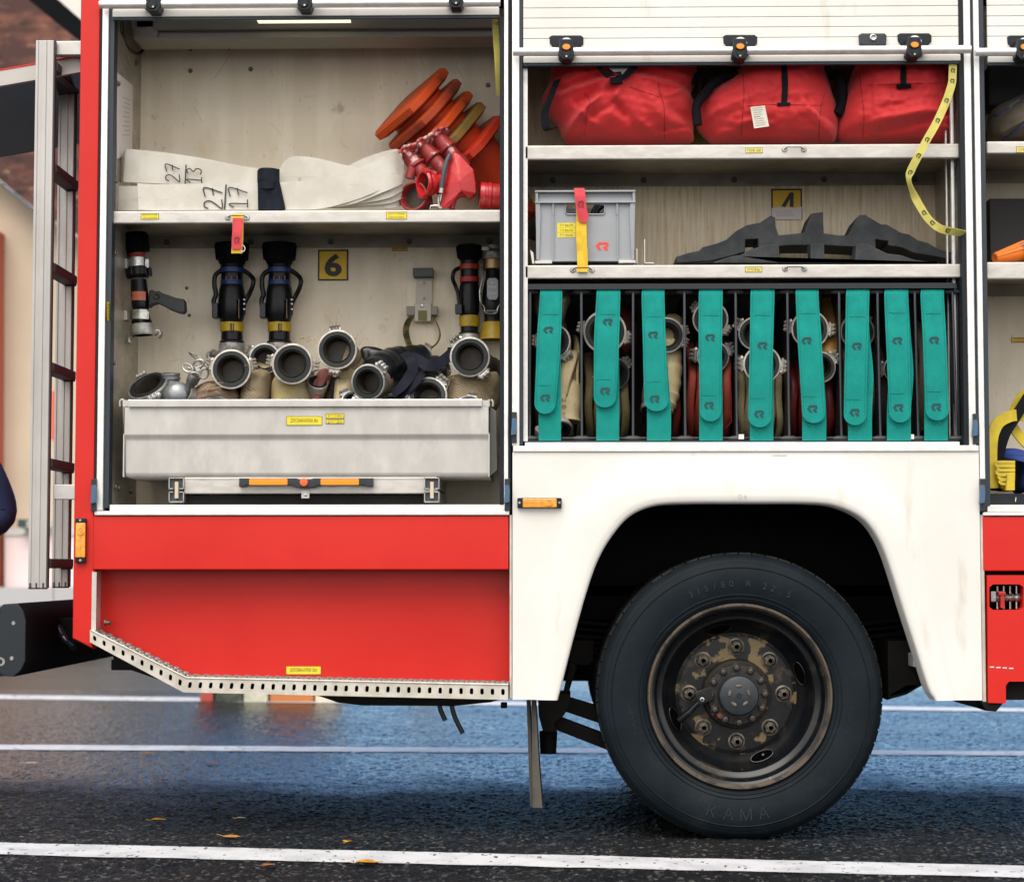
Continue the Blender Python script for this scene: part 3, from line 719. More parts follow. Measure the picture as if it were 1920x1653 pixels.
m=MB(); m.pb(1850,1085,1990,1160,.05,.06,0); 
for k in range(5): 
    x=1866+k*12; m.lathe([(.010,-.012),(.016,-.008),(.010,0),(.016,.008),(.010,.012)],P(x,1120,.03),(1,0,0),16,1)
    m.tube([P(x+4,1098,.03),P(x+4,1141,.03)],.004,8,1)
m.pb(1858,1108,1868,1128,.012,.03,1,b=.003); m.pb(1876,1112,1884,1140,.008,.03,2,b=.003); m.pb(1872,1108,1886,1116,.004,.03,2,b=.003)
part('pipe_fitting_bank',m,[SIDEW,STEEL,REDC])
m=MB(); m.box(P(1846,1200).x,xR-.06,.05,.6,LZ(1312,.0),LZ(1060),0); m.pp([(1838,1314),(1885,1314),(1868,1334),(1848,1332)],.0,.3,0,b=.005); m.pp([(1790,1314),(1842,1316),(1830,1326),(1800,1318)],.06,.2,0)
part('underbody_box',m,DARK)

# ---- wheel well and underbody ----
m=MB(); x0=P(1040,1100,.06).x; x1=P(1765,1100,.06).x; zt_=LZ(925); 
V=[(x0,.04,zt_),(x1,.04,zt_),(x1,.62,zt_),(x0,.62,zt_),(x0,.62,LZ(1170)),(x1,.62,LZ(1170))]
m.add(V,[(0,1,2,3),(3,2,5,4)],0)
m.box(x0-.01,x0,.1,.62,LZ(1215),zt_,0); m.box(x1,x1+.01,.1,.62,LZ(1250),zt_,0)
part('wheel_well_liner',m,LINER)
m=MB(); zr=LZ(1130,.6)
m.box(xPil0+.1,xR-.1,.66,.74,zr,zr+.24,0); m.box(xPil0+.1,xR-.1,1.66,1.74,zr,zr+.24,0)
for k in range(7): xx=xPil0+.3+k*.62; m.box(xx,xx+.08,.74,1.66,zr+.04,zr+.18,0)
part('chassis_frame',m,DARK)
WX=P(1388,1310,.05).x; WZ=.5
wc=P(1390,1317,.02)
m=MB(); m.tube([(wc.x,.35,wc.z),(wc.x,2.1,wc.z)],.07,16,0); m.lathe([(.07,-.25),(.17,-.14),(.2,0),(.17,.14),(.07,.25)],(wc.x,1.2,wc.z),(0,1,0),24,0); part('rear_axle',m,DARK)
for yy in (.62,1.72):
    m=MB()
    for k in range(7):
        L_=.75-.07*max(0,k-2); z0=wc.z+.235-k*.026; pts=[Vector((wc.x+L_*t,yy,z0+.05*t*t*(1 if k<9 else 1)-.0)) for t in [i/6-1 for i in range(13)]]
        m.ribbon(pts,(0,.09,0),.013 if k not in (1,3) else .009,0)
    part('leaf_spring',m,DARK)
m=MB(); 
def bar(p0,p1,h0,h1,Y0,Y1): m.prism([XZ(p0[0],p0[1]-h0,Y0),XZ(p1[0],p1[1]-h1,Y0),XZ(p1[0],p1[1]+h1,Y0),XZ(p0[0],p0[1]+h0,Y0)],Y0,Y1,0,b=.004)
bar((1055,1318),(1140,1345),14,16,.35,.42); part('anti_roll_bar',m,DARK); m=MB(); bar((1030,1350),(1150,1396),13,14,.35,.42); part('anti_roll_bar',m,DARK); m=MB()
m.pp([(1008,1300),(1070,1300),(1068,1325),(1056,1342),(1040,1356),(1044,1372),(1018,1372),(1010,1340)],.3,.5,0,b=.005); m.pp([(1060,1200),(1112,1200),(1112,1238),(1106,1246),(1070,1246)],.45,.6,0); m.pp([(1070,1240),(1082,1248),(1062,1312),(1066,1320),(1050,1325)],.4,.5,0)
m.tube([P(1028,1370,.4),P(1028,1412,.4)],[.034,.030],14,0)
m.pp([(1664,1200),(1745,1200),(1738,1280),(1700,1302),(1664,1312)],.3,.6,0,b=.01); m.pp([(1664,1305),(1704,1296),(1720,1284),(1700,1284)],.3,.5,0)
part('suspension_arm',m,DARK)
m=MB(); m.pb(1712,1225,1728,1250,.2,.3,0,b=.004); part('grey_bracket',m,mat('lilac_grey_bracket',(.5,.5,.56),.4))
# tank hull, pipes, mudflap
m=MB(); hull=[(560,1285),(560,1297),(600,1305),(635,1317),(680,1322),(850,1323),(920,1316),(950,1308),(950,1285)]
m.pp(hull,.15,1.9,0); m.box(P(370,1250,.2).x,P(950,1250,.2).x,.14,.55,LZ(1292),LZ(1100),0)
m.pp([(205,1200),(360,1270),(360,1285),(330,1285),(215,1245)],.2,.4,0); m.pb(208,1236,250,1256,.25,.4,0,b=.004)
m.lathe([(.012,0),(.012,.02)],P(945,1316,.1),(0,0,-1),10,0)
part('tank_hull',m,DARK)
m=MB(); m.tube(cr([P(822,1310,.3),P(826,1330,.3),P(835,1350,.3)],5),.009,10,0); part('drain_pipe',m,HOSEBK)
m=MB(); m.tube(cr([P(845,1310,.3),P(850,1335,.3),P(858,1355,.3),P(868,1374,.3)],5),.009,10,0); part('drain_pipe',m,HOSEBK)
m=MB()
mf=cr([P(1000,1310,.1),P(1002,1360,.1),P(1004,1420,.1),P(1006,1470,.1),P(1008,1511,.1)],6)
V=[]
def flap(off,w0,w1,Y0,Y1):
    L_=len(mf); V=[]
    for i,p in enumerate(mf):
        t=i/(L_-1); w_=(w0+(w1-w0)*t)*S; 
        for dx,yy in ((-w_,Y0),(w_,Y0),(w_,Y1),(-w_,Y1)): V.append(Vector((p.x+dx+off*S,yy,p.z)))
    Fc=[(i*4+k,i*4+(k+1)%4,i*4+4+(k+1)%4,i*4+4+k) for i in range(L_-1) for k in range(4)]+[(3,2,1,0),(L_*4-4,L_*4-3,L_*4-2,L_*4-1)]
    m.add(V,Fc,0)
flap(0,3.5,9,.06,.42); flap(-10,3,3.5,.09,.40)
part('mudflap',m,mat('grey_rubber_flap',(.05,.047,.042),.8,0,spec=.2,c2=(.09,.084,.072),ns=12,st=(1,1,.3)))

# ---- wheel ----
def wheel():
    RT=(.5*(P(1388,1038,.05)-P(1388,1581,.05)).length)
    W=bpy.data.objects.new('wheel',None); COL.objects.link(W); W.parent=TR; W.location=Vector((WX,.05,RT))-TR.location
    off=Vector((WX,.05,RT)); par=W
    def bp(name,mb,mats,sm=38):
        o=mb.build(name,mats); o.parent=W; return o     # local coordinates about the hub
    # tyre profile (r, y): y along +Y (away from camera)
    k=RT/.5; rr=.313
    m=MB(); pr=[(.315,.045),(.318,.022),(.33,.010),(.36,.0),(.395,-.008),(.43,-.008),(.455,-.001),(.462,.002),(.463,.0045),(.470,.006),(.478,.012),(.487,.022),(.494,.033)]
    x,y,a=Vector((1,0,0)),Vector((0,0,1)),Vector((0,1,0)); n=160
    V=[];Fc=[]
    for (r_,h) in pr:
        for i in range(n):
            t=2*math.pi*i/n; q=r_
            V.append(Vector((math.cos(t)*q*k,h,math.sin(t)*q*k)))
    for j in range(len(pr)-1):
        for i in range(n): Fc.append((j*n+i,(j+1)*n+i,(j+1)*n+(i+1)%n,j*n+(i+1)%n))
    m.add(V,Fc,0)
    # tread blocks
    nb=66
    m.lathe([(.490*k,.026),(.492*k,.27),(.46*k,.29),(.315*k,.26)],(0,0,0),(0,1,0),96,1)
    for i in range(nb):
        t=2*math.pi*i/nb; m.xf=Matrix.Rotation(-t,4,'Y'); hw=math.pi/nb*.86
        # shoulder block
        def ap(r_,s_,h): return Vector((r_*k*math.cos(s_),h,r_*k*math.sin(s_)))
        v=[ap(.474,-hw,.0135),ap(.474,hw,.0135),ap(.5,hw,.045),ap(.5,-hw,.045),ap(.5,-hw,.095),ap(.5,hw,.095),ap(.48,hw,.095),ap(.48,-hw,.095)]
        m.add(v,[(0,1,2,3),(3,2,5,4),(4,5,6,7),(0,3,4,7),(1,6,5,2)],1)
        v=[ap(.474,hw,.0135),ap(.474,hw*1.5,.0135),ap(.5,hw*1.5,.045),ap(.5,hw,.045)]
        s2=math.pi/nb
        for (ya,yb_,ph) in ((.10,.15,.5),(.155,.205,0),(.21,.26,.5)):
            o2=ph*s2; v=[ap(.5,-hw+o2,ya),ap(.5,hw+o2,ya),ap(.5,hw+o2,yb_),ap(.5,-hw+o2,yb_),ap(.48,-hw+o2,ya),ap(.48,hw+o2,ya),ap(.48,hw+o2,yb_),ap(.48,-hw+o2,yb_)]
            m.add(v,[(0,1,2,3),(0,4,5,1),(2,6,7,3),(1,5,6,2),(3,7,4,0)],1)
    m.xf=None
    # concentric sidewall beads
    for r_,h in ((.447,-.0045),(.352,.0015),(.338,.006)):
        m.lathe([((r_-.0025)*k,-.0),(r_*k,-.0022),((r_+.0025)*k,0)],(0,h,0),(0,1,0),120,0)
    # raised lettering around the sidewall
    def arc(s_,r_,c,dirn,size,sp):
        n_=len(s_)
        for j,ch in enumerate(s_):
            if ch==' ': continue
            t=c+dirn*(j-(n_-1)/2)*sp; ctr=Vector((math.cos(t)*r_*k,-.0102 if .385<r_<.44 else -.0065,math.sin(t)*r_*k))
            up=Vector((math.cos(t),0,math.sin(t)))*(1 if dirn<0 else -1); rt=Vector((up.z,0,-up.x))
            m.text(ch,ctr-(up*size*.4 if ch=='.' else up*0),size*(.18 if ch=='.' else 1),ux=rt,uy=up,m=2)
    arc('315/80 R 22.5',.392,R(90),-1,.022,.075); arc('КАМА',.405,R(268),1,.040,.15); arc('РОССИЯ',.385,R(192),-1,.018,.05); arc('ALL STEEL',.385,R(-12),1,.010,.03)
    bp('tyre',m,[TYRE,TREAD,mat('raised_lettering',(.009,.014,.020),.45,spec=.4)])
    # rim
    m=MB(); m.lathe([(.322,.02),(.321,.004),(.318,.0),(.313,.0),(.310,.005),(.305,.014)],(0,0,0),(0,1,0),96,1)
    m.lathe([(.305,.016),(.297,.022),(.293,.05),(.285,.062),(.268,.070),(.262,.085),(.260,.115),(.252,.135),(.236,.150),(.222,.160),(.215,.166)],(0,0,0),(0,1,0),96,0)
    bp('rim',m,[RIMM,RIMEDGE])
    m=MB(); m.lathe([(.215,.166),(.205,.163),(.198,.158),(.14,.156),(.124,.156),(.120,.14)],(0,0,0),(0,1,0),96,0)
    for a_ in (12,100,235,293):     # hand holes
        pass
    bp('wheel_disc',m,[HUBD])
    for a_ in (18,105,202,292):
        m=MB(); t=R(a_); c=Vector((math.cos(t)*.238,.1465,math.sin(t)*.238)); nn=Vector((-math.cos(t)*.55,-.83,-math.sin(t)*.55)).normalized(); tg=Vector((-math.sin(t),0,math.cos(t))); b2=nn.cross(tg)
        rim_=[c+nn*.007+tg*math.cos(u)*.042+b2*math.sin(u)*.019 for u in [i*math.pi/10 for i in range(20)]]
        m.poly(rim_,0); m.tube(rim_,.0022,6,1,closed=True)
        if a_!=292: bp('hand_hole',m,[mat('hole_black',(.002,.002,.002),.9,spec=0),RIMM,STEEL])
    t=R(293); c=Vector((math.cos(t)*.240,.138,math.sin(t)*.240)); m.tube([c,c+Vector((-.004,-.016,.010))],.0045,8,1)
    bp('hand_hole',m,[mat('hole_black',(.002,.002,.002),.9,spec=0),RIMM,STEEL])
    m=MB(); m.lathe([(.124,.156),(.118,.118),(.106,.108),(.104,.100),(.086,.098)],(0,0,0),(0,1,0),64,1)
    m.lathe([(.086,.098),(.060,.098)],(0,0,0),(0,1,0),64,1)
    m.lathe([(.072,.099),(.071,.06),(.066,.046),(.05,.040),(.02,.037),(0,.036)],(0,0,0),(0,1,0),48,2)
    for j in range(5):
        t=R(72*j+20); m.xf=Matrix.Translation((math.cos(t)*.034,.0385,math.sin(t)*.034))@Matrix.Rotation(-t,4,'Y')@Matrix.Diagonal((.7,1,1.5,1)); m.lathe([(.008,0),(.007,-.004),(0,-.005)],(0,0,0),(0,1,0),12,3); m.xf=None
    m.lathe([(.006,.034),(.006,.036),(.009,.036)],(0,0,0),(0,1,0),12,0)
    m.tube([(-.062,.088,-.052),(-.03,.05,-.042),(-.012,.036,-.03)],.0012,5,4)
    m.xf=Matrix.Translation((-.118,.088,-.004))@Matrix.Rotation(R(-20),4,'Y'); m.box(-.03,.028,-.006,.004,-.024,.024,0,b=.003); m.lathe([(.008,0),(.008,-.008),(.004,-.009)],(-.012,-.006,-.008),(0,1,0),12,4); m.xf=None
    m.tube([(-.13,.09,-.02),(-.17,.095,-.06),(-.205,.11,-.09)],[.008,.012,.014],10,0)
    bp('hub',m,[RIMM,RUSTR,DPLAS,NUTM,STEEL])
    # nuts
    nm=MB(); nm.lathe([(.030,0),(.030,.003),(.024,.005)],(0,0,0),(0,-1,0),24,0); nm.lathe([(.021,.004),(.021,.022),(.018,.025),(.012,.025),(.012,.036),(.009,.039),(0,.039)],(0,0,0),(0,-1,0),6,0); nm.lathe([(.0115,.024),(.0115,.036),(.009,.039),(0,.039)],(0,0,0),(0,-1,0),14,0)
    first=None
    for j in range(8):
        t=R(45*j+90); loc=Vector((math.cos(t)*.1665,.156,math.sin(t)*.1665))
        if first is None: first=nm.build('wheel_nut',NUTM); o=first
        else: o=first.copy(); COL.objects.link(o)
        o.parent=W; o.location=loc; o.rotation_euler=(0,random.random()*2,0)
    nm=MB(); nm.lathe([(.0145,0),(.0145,.009),(.012,.011)],(0,0,0),(0,-1,0),6,0); nm.lathe([(.009,.010),(.009,.016),(0,.017)],(0,0,0),(0,-1,0),12,0); first=None
    for j in range(12):
        t=R(30*j+90+2); loc=Vector((math.cos(t)*.0955,.1,math.sin(t)*.0955))
        if first is None: first=nm.build('hub_bolt',mat('hub_bolt_steel',(.13,.13,.14),.4,.7,c2=(.07,.055,.045),ns=40)); o=first
        else: o=first.copy(); COL.objects.link(o)
        o.parent=W; o.location=loc; o.rotation_euler=(0,random.random()*2,0)
    return W
W1=wheel()
# far side wheel
W2=W1.copy(); COL.objects.link(W2); W2.location=W1.location+Vector((0,2.2,0)); W2.rotation_euler=(0,0,math.pi)
for ch in list(W1.children):
    if ch.name.split('.')[0] in ('tyre','rim','wheel_disc'):
        c=ch.copy(); COL.objects.link(c); c.parent=W2
# inner twin tyre
for Y_ in (.36,):
    c=[q for q in W1.children if q.name.startswith('tyre')][0].copy(); COL.objects.link(c); c.parent=W1; c.location=(0,.34,0)

# ---- ladder on the rear ----
def ladder():
    LD=bpy.data.objects.new('rear_ladder',None); COL.objects.link(LD); LD.parent=TR
    def stile(a0,a1,top,bot,Y):
        m=MB(); ym=(top+bot)/2; x0=P(a0,ym,Y).x; x1=P(a1,ym,Y).x; zb=LZ(bot,Y,a0); zt=LZ(top,Y,a0); w_=x1-x0
        m.box(x0,x1,Y,Y+.025,zb,zt,0,b=.002)
        for f0,f1 in ((.0,.16),(.36,.62),(.82,1.0)): m.box(x0+w_*f0+.0005,x0+w_*f1-.0005,Y-.004,Y,zb+.001,zt-.001,0,b=.0015)
        m.box(x0+.001,x1-.001,Y+.002,Y+.023,zb-.004,zb,1); 
        for f0 in (.08,.42,.8): m.box(x0+w_*f0,x0+w_*(f0+.1),Y-.0046,Y-.004,zb,zb+.018,1)
        m.box(x1,x1+.004,Y+.003,Y+.024,zb,zt,1)
        o=m.build('stile',[LADP,RUNG]); o.parent=LD; o.data.transform(Matrix.Translation(-TR.location)); return (x0,x1,zb,zt)
    a=stile(60,94,76,1102,.02); b=stile(104,134,136,1100,.38)
    for py in (125,315,501,688,868,1056):
        m=MB(); p=P(98,py,.04); xm=(a[1]+b[0])/2; xa_=a[1]-.03; z=p.z
        m.prism([(0,0)]*0 or [(a[1]-.035,z-.018),(a[1]+.004,z-.018),(a[1]+.004,z+.018),(a[1]-.035,z+.018)],.045,.05,0)
        xx0=a[1]-.045; xx1=a[1]+.010
        m.box(xx0,xx1,.045,.375,z-.017,z+.017,0,b=.005); m.box(xx0+.01,xx1-.004,.37,.378,z-.021,z-.012,0)
        o=m.build('rung',[RUNG]); o.parent=LD; o.data.transform(Matrix.Translation(-TR.location))
    for (t,bt,Y) in ((77,103,.05),(908,936,.05),(111,141,.30)):
        m=MB(); x0=P(100,t,Y).x; m.box(x0,xPil0+.006,Y,Y+.04,LZ(bt,Y,110),LZ(t,Y,110),0,b=.003)
        o=m.build('bracket',[mat('ladder_bracket_metal',(.56,.56,.56),.4,.5,c2=(.5,.48,.46),ns=14)]); o.parent=LD; o.data.transform(Matrix.Translation(-TR.location))
ladder()
# rear hatch, raised
m=MB(); xh0=P(-260,135,.1).x; xh1=xPil0
def zc(x,py0): return 0
zA=LZ(133,.1,0)-.0; 
def sl(x): return LZ(133,.1,0)+(x-P(0,130,.1).x)*.17
pts=[(xh0,sl(xh0)),(xh1,sl(xh1)),(xh1,sl(xh1)+.006),(xh0,sl(xh0)+.006)]
m.prism([(x,z) for x,z in pts],.098,.102,1)
m.prism([(xh0,sl(xh0)-.055),(xh1,sl(xh1)-.055),(xh1,sl(xh1)),(xh0,sl(xh0))],.1,.12,0)
m.prism([(xh0,sl(xh0)-.05),(xh1,sl(xh1)-.05),(xh1,sl(xh1)),(xh0,sl(xh0))],.12,1.15,2)
for k,(px,py) in enumerate(((103,196),(106,199),(105,209),(108,212))): m.lathe([(.010,0),(.008,-.006),(0,-.007)],P(px,py,.9),(0,1,0),8,3)
part('rear_hatch',m,[mat('hatch_rim',(.45,.43,.40),.5,.3),RED,mat('hatch_glass',(.003,.006,.010),.15,0,spec=.15),mat('led_dots',(.6,.8,1),.3,emit=4)])
# rear underrun bumper
m=MB(); pr=[(2,1137),(8,1132),(34,1131),(44,1144),(49,1163),(48,1238),(40,1256),(26,1268),(6,1266),(-2,1255)]
m.pp(pr,.02,2.3,0); 
m.prism([XZ(x,y,.02) for x,y in pr],.012,.02,1,b=.003)
for p in ((25,1168),(22,1234)): m.lathe([(.008,0),(.006,.003),(0,.003)],P(p[0],p[1],.012),(0,-1,0),12,2)
for p in ((1,1240),): m.lathe([(.016,0),(.016,.003),(.008,.003)],P(p[0],p[1],.012),(0,-1,0),12,2)
m.tube(cr([P(84,1146,.5),P(100,1166,.5),P(112,1184,.48),P(122,1200,.45),P(138,1214,.4)],5),[.012]*8+[.02]*8+[.012]*5,10,3)
m.box(P(20,1180,.3).x,xPil0+.2,.5,.6,LZ(1205,.5),LZ(1160,.5),0); m.box(P(20,1180,1.8).x,xPil0+.2,1.8,1.9,LZ(1205,.5),LZ(1160,.5),0)
part('rear_bumper',m,[mat('bumper_side',(.003,.0035,.004),.8,spec=.12),mat('bumper_cap',(.007,.012,.017),.4),STEEL,HOSEBK])
# ======================= things in the left locker =======================
Z6S = LZ(395,.06)      # top of the left shelf
DIG = {'2':[[(0,.78),(.2,1),(.6,.97),(.72,.7),(.45,.4),(0,.05),(.2,0),(.85,.04)]], '7':[[(0,.95),(.85,1),(.35,0)],[(.15,.5),(.8,.56)]], '1':[[(.1,.75),(.45,1),(.45,0)],[(.1,0),(.85,.0)]], '3':[[(.05,.9),(.45,1),(.7,.8),(.35,.55),(.75,.35),(.6,.03),(.05,.08)]]}
def digits(m, s, px, py0, hpx, wpx, Y, mi, surf=None, slope=0):
    """hand-painted digits turned a quarter left, running upward from py0"""
    for i,ch in enumerate(s):
        for st_ in DIG[ch]:
            pts=[(px+(1-v)*hpx, py0-(i*1.12+u)*wpx+slope*((1-v)*hpx)) for u,v in st_]
            pts=cr([P(x,y,Y) for x,y in pts],4)
            if surf: pts=[surf(p) for p in pts]
            m.ribbon(pts,[ (Vector((0,1,0)).cross((pts[min(j+1,len(pts)-1)]-pts[max(j-1,0)]).normalized())*.0042) for j in range(len(pts))],.0008,mi)
# rear hose, marked 27/13
t=thing('fire_hose',P(370,340,.2)*1.0,'white canvas fire hose lying behind the black strap, marked 27 over 13','fire hose','flat white hoses on the top shelf')
m=MB()
def band(m,top,bot,Yp,th,mi=0,n=6):
    Yp=[y+.004*math.sin(i*2.3+top[0][0]) for i,y in enumerate(Yp)]
    """strip standing on edge: top and bottom photo outlines with depths"""
    T=cr([P(x,y,Y) for (x,y),Y in zip(top,Yp)],n); B=cr([P(x,y,Y) for (x,y),Y in zip(bot,Yp)],n)
    m.ribbon([(a+b)/2 for a,b in zip(T,B)],[(b-a) for a,b in zip(T,B)],th,mi)
band(m,[(224,300),(222,310),(234,284),(246,280),(330,292),(420,306),(500,319),(560,330)],[(216,344),(216,346),(233,340),(240,342),(330,346),(420,352),(500,358),(560,366)],[.30,.22,.15,.13,.13,.14,.15,.16],.006)
band(m,[(246,280),(300,285),(380,297),(470,315)],[(250,330),(300,335),(380,340),(470,350)],[.16,.16,.17,.18],.006)
band(m,[(520,340),(528,312),(548,294),(590,296),(640,308),(700,320),(745,330)],[(522,372),(530,372),(548,372),(590,372),(640,374),(700,376),(745,378)],[.2,.19,.18,.17,.17,.18,.2],.006)
band(m,[(640,318),(680,298),(715,286),(742,280),(754,286),(756,300)],[(640,380),(680,375),(715,355),(742,345),(754,345),(756,350)],[.24,.22,.20,.19,.17,.15],.006)
o=m.build('hose_body',HOSEW,t)
m=MB(); digits(m,'27',311,339,26,16,.119,0,slope=.08); digits(m,'13',350,343,28,15,.119,0,slope=.08); m.ribbon([P(347,347,.119),P(349,309,.119)],(.005,0,0),.0008,0); m.build('painted_number',INK,t)
# front hose, marked 27/17, fanned at the right end
t=thing('fire_hose',P(500,394,.12),'white canvas fire hose in front, marked 27 over 17, fanned layers at its right end','fire hose','flat white hoses on the top shelf')
m=MB()
lay=[(0,.07,[(258,344),(300,346),(400,344),(485,343),(540,341),(600,336),(660,321),(700,303),(735,286),(748,288),(757,318)],[(260,394),(300,395),(400,394),(485,394),(540,394),(600,392),(660,377),(700,362),(735,344),(750,335),(758,324)])]
band(m,lay[0][2],lay[0][3],[.06,.06,.06,.06,.06,.06,.065,.07,.085,.115,.15],.007,n=5)
band(m,[(752,292),(742,280),(700,296),(640,318),(560,330)],[(757,322),(745,330),(700,345),(640,365),(560,380)],[.15,.19,.21,.22,.23],.007)
for k,(ey,ex,mx) in enumerate([(338,753,690),(352,752,680),(366,751,670),(379,749,650)]):
    band(m,[(470,356),(560,354),(mx-40,ey-14),(720,ey-22),(ex,ey-8),(ex+2,ey-4)],[(470,392.5),(560,393),(mx-40,390-(3-k)*1.5),(720,ey+22 if k<2 else min(391,ey+17)),(ex-2,min(391,ey+8)),(ex+2,min(391,ey+4))],[.075+.013*k]*4+[.1+.013*k,.14+.01*k],.007,n=5)
band(m,[(217,347),(216,349),(235,349),(262,349)],[(218,395),(216,395),(235,395),(262,395)],[.22,.15,.12,.11],.007)
o=m.build('hose_body',HOSEW,t)
m=MB(); digits(m,'27',383,391,34,20,.0495,0); digits(m,'17',430,391,34,20,.0495,0); m.ribbon([P(421,393,.0495),P(424,346,.0495)],(.005,0,0),.0008,0); m.build('painted_number',INK,t)
m=MB()
band(m,[(484,340),(487,318),(505,315),(524,318)],[(484,352),(487,350),(505,352),(524,350)],[.2,.13,.12,.12],.012)
band(m,[(483,338),(498,341),(518,341),(524,341)],[(484,393.5),(500,394),(524,394),(535,392)],[.052,.048,.048,.052],.006)
band(m,[(485,343),(498,345),(512,343),(520,341)],[(488,352),(500,354),(512,353),(516,352)],[.046,.043,.043,.045],.004)
m.box(P(484,392,.05).x,P(533,392,.05).x,.05,.2,Z6S,Z6S+.003,0)
o=m.build('hose_strap',[mat('black_navy_webbing',(.004,.006,.011),.7,0,spec=.15,c2=(.010,.015,.024),ns=20,weave=.0005,bs=150)]); o['label']='x'
del o['label']; tag(o,'wide black strap wrapped round the white hoses on the top shelf','strap')

# traffic cones, nested and leaning, bases to the upper left
def cone():
    r=thing('traffic_cone',(0,0,0),'c','traffic cone','nested traffic cones')
    m=MB(); w_=.138; c=.036; 
    o8=[(w_,c-w_+0),(w_,w_-c),(w_-c,w_),(c-w_,w_),(-w_,w_-c),(-w_,c-w_),(c-w_,-w_),(w_-c,-w_)]
    q=bmesh.new(); A=[q.verts.new((x*.93,y*.93,0)) for x,y in o8]; B=[q.verts.new((x,y,.008)) for x,y in o8]; C=[q.verts.new((x,y,.030)) for x,y in o8]; Dd=[q.verts.new((x*.84,y*.84,.040)) for x,y in o8]; E=[q.verts.new((x*.75,y*.75,.042)) for x,y in o8]
    q.faces.new(A[::-1]); q.faces.new(E)
    for L0,L1 in ((A,B),(B,C),(C,Dd),(Dd,E)):
        for i in range(8): q.faces.new([L0[i],L0[(i+1)%8],L1[(i+1)%8],L1[i]])
    m.bm(q,0); b=m.build('cone_base',CONE); b.parent=r
    m=MB(); m.lathe([(.108,.045),(.104,.07),(.098,.10),(.030,.50),(.026,.51),(.0,.51)],(0,0,0),(0,0,1),36,0); b=m.build('cone_body',mat('red_cone_body',(.62,.055,.012),.42,0,c2=(.5,.04,.012),ns=7,coat=.15)); b.parent=r
    m=MB(); m.lathe([(.0815,.215),(.0665,.30)],(0,0,0),(0,0,1),36,0); m.lathe([(.058,.35),(.047,.41)],(0,0,0),(0,0,1),36,0); b=m.build('reflective_band',REFL); b.parent=r
    return r
ax=Vector((.68,.29,-.68)).normalized()
xx=Vector((.70,-.05,.70)); xx=(xx-ax*xx.dot(ax)).normalized(); yy=ax.cross(xx)
base=Matrix(((xx.x,yy.x,ax.x,0),(xx.y,yy.y,ax.y,0),(xx.z,yy.z,ax.z,0),(0,0,0,1)))
c0=P(765,188,.31); cl=['bright orange traffic cone, uppermost and leftmost of the nested stack','dark scuffed orange traffic cone, second from the upper left end','bright orange traffic cone in the middle of the nested stack','olive brown dirty traffic cone between orange cones','red traffic cone with grey reflective band, lowest and rightmost of the stack']
protoc=cone()
for k in range(5):
    r=protoc if k==0 else dup(protoc,(0,0,0))
    off=[0,.062,.124,.185,.262][k]
    rot=Matrix.Rotation(R(45+[0,2,-2,3,-5][k]),4,'Z')
    tilt=Matrix.Rotation(R([0,1,0,-1,-3][k]),4,'Y')
    r.matrix_world=Matrix.Translation(c0+ax*off+Vector(([0,.006,.004,.008,.02][k],0,[0,.004,.006,.012,.022][k])))@base@rot@tilt@Matrix.Scale(1.04,4)
    r['label']=cl[k]
    for ch in r.children:
        if ch.name.startswith('cone_base') and k in (1,3,4):
            ch.data=ch.data.copy(); ch.data.materials[0]=[None,CONEB,None,CONEO,mat('red_cone_base',(.58,.04,.015),.45)][k]

# red dividing breeching: valve manifold
t=thing('hose_divider',P(810,330,.2),'dull red three valve hose divider with chipped handwheels, leaning on the cones','hose divider')
m=MB()
axd=(P(885,335,.2)-P(830,270,.2)).normalized()
for (a,b) in (((765,290),(812,350)),((795,275),(845,335)),((822,258),(872,318))):
    A=P(a[0],a[1],.16); B=P(b[0],b[1],.14); L_=(B-A).length; dr=(B-A).normalized()
    m.lathe([(.028,0),(.030,L_*.3),(.036,L_*.32),(.036,L_*.38),(.026,L_*.42),(.026,L_*.7),(.033,L_*.72),(.033,L_*.8),(.028,L_)],A,dr,20,0)
m.tube([P(790,330,.16),P(880,330,.16)],.026,16,0); m.tube([P(800,345,.18),P(868,300,.16)],.02,12,0)
m.build('valve_body',REDD,t)
for (a,b) in ((756,282),(785,268),(815,250)):
    m=MB(); A=P(a+4,b+6,.15); dr=(P(a+50,b+66,.14)-P(a,b,.15)).normalized()
    dr=(dr+Vector((0,-.25,0))).normalized(); x,y,_=frame(dr)
    n=40; m.tube([A+(x*math.cos(2*math.pi*i/n)+y*math.sin(2*math.pi*i/n))*(.040+.005*math.sin(8*2*math.pi*i/n)) for i in range(n)],.0065,8,0,closed=True)
    for j in range(4): m.tube([A,A+(x*math.cos(j*math.pi/2)+y*math.sin(j*math.pi/2))*.04],.005,6,0)
    m.lathe([(.012,-.012),(.014,0),(.010,.015)],A,dr,12,0)
    m.build('handwheel',mat('chipped_pink_red',(.42,.06,.06),.4,.2,c2=(.55,.4,.38),ns=30,lo=.48,hi=.56,bump=.002,bs=60),t)
m=MB(); A=P(776,368,.12); dr=Vector((-.35,-.93,.1)); m.lathe([(.03,-.1),(.045,-.06),(.052,-.02),(.056,0),(.053,.006),(.047,.006),(.044,-.004),(.040,-.03)],A,dr,32,0); m.disc(.041,A-Vector(dr)*.025,dr,24,1)
m.tube([P(775,310,.14),P(768,335,.14)],.018,12,0); m.build('outlet',[REDD,BORE],t)
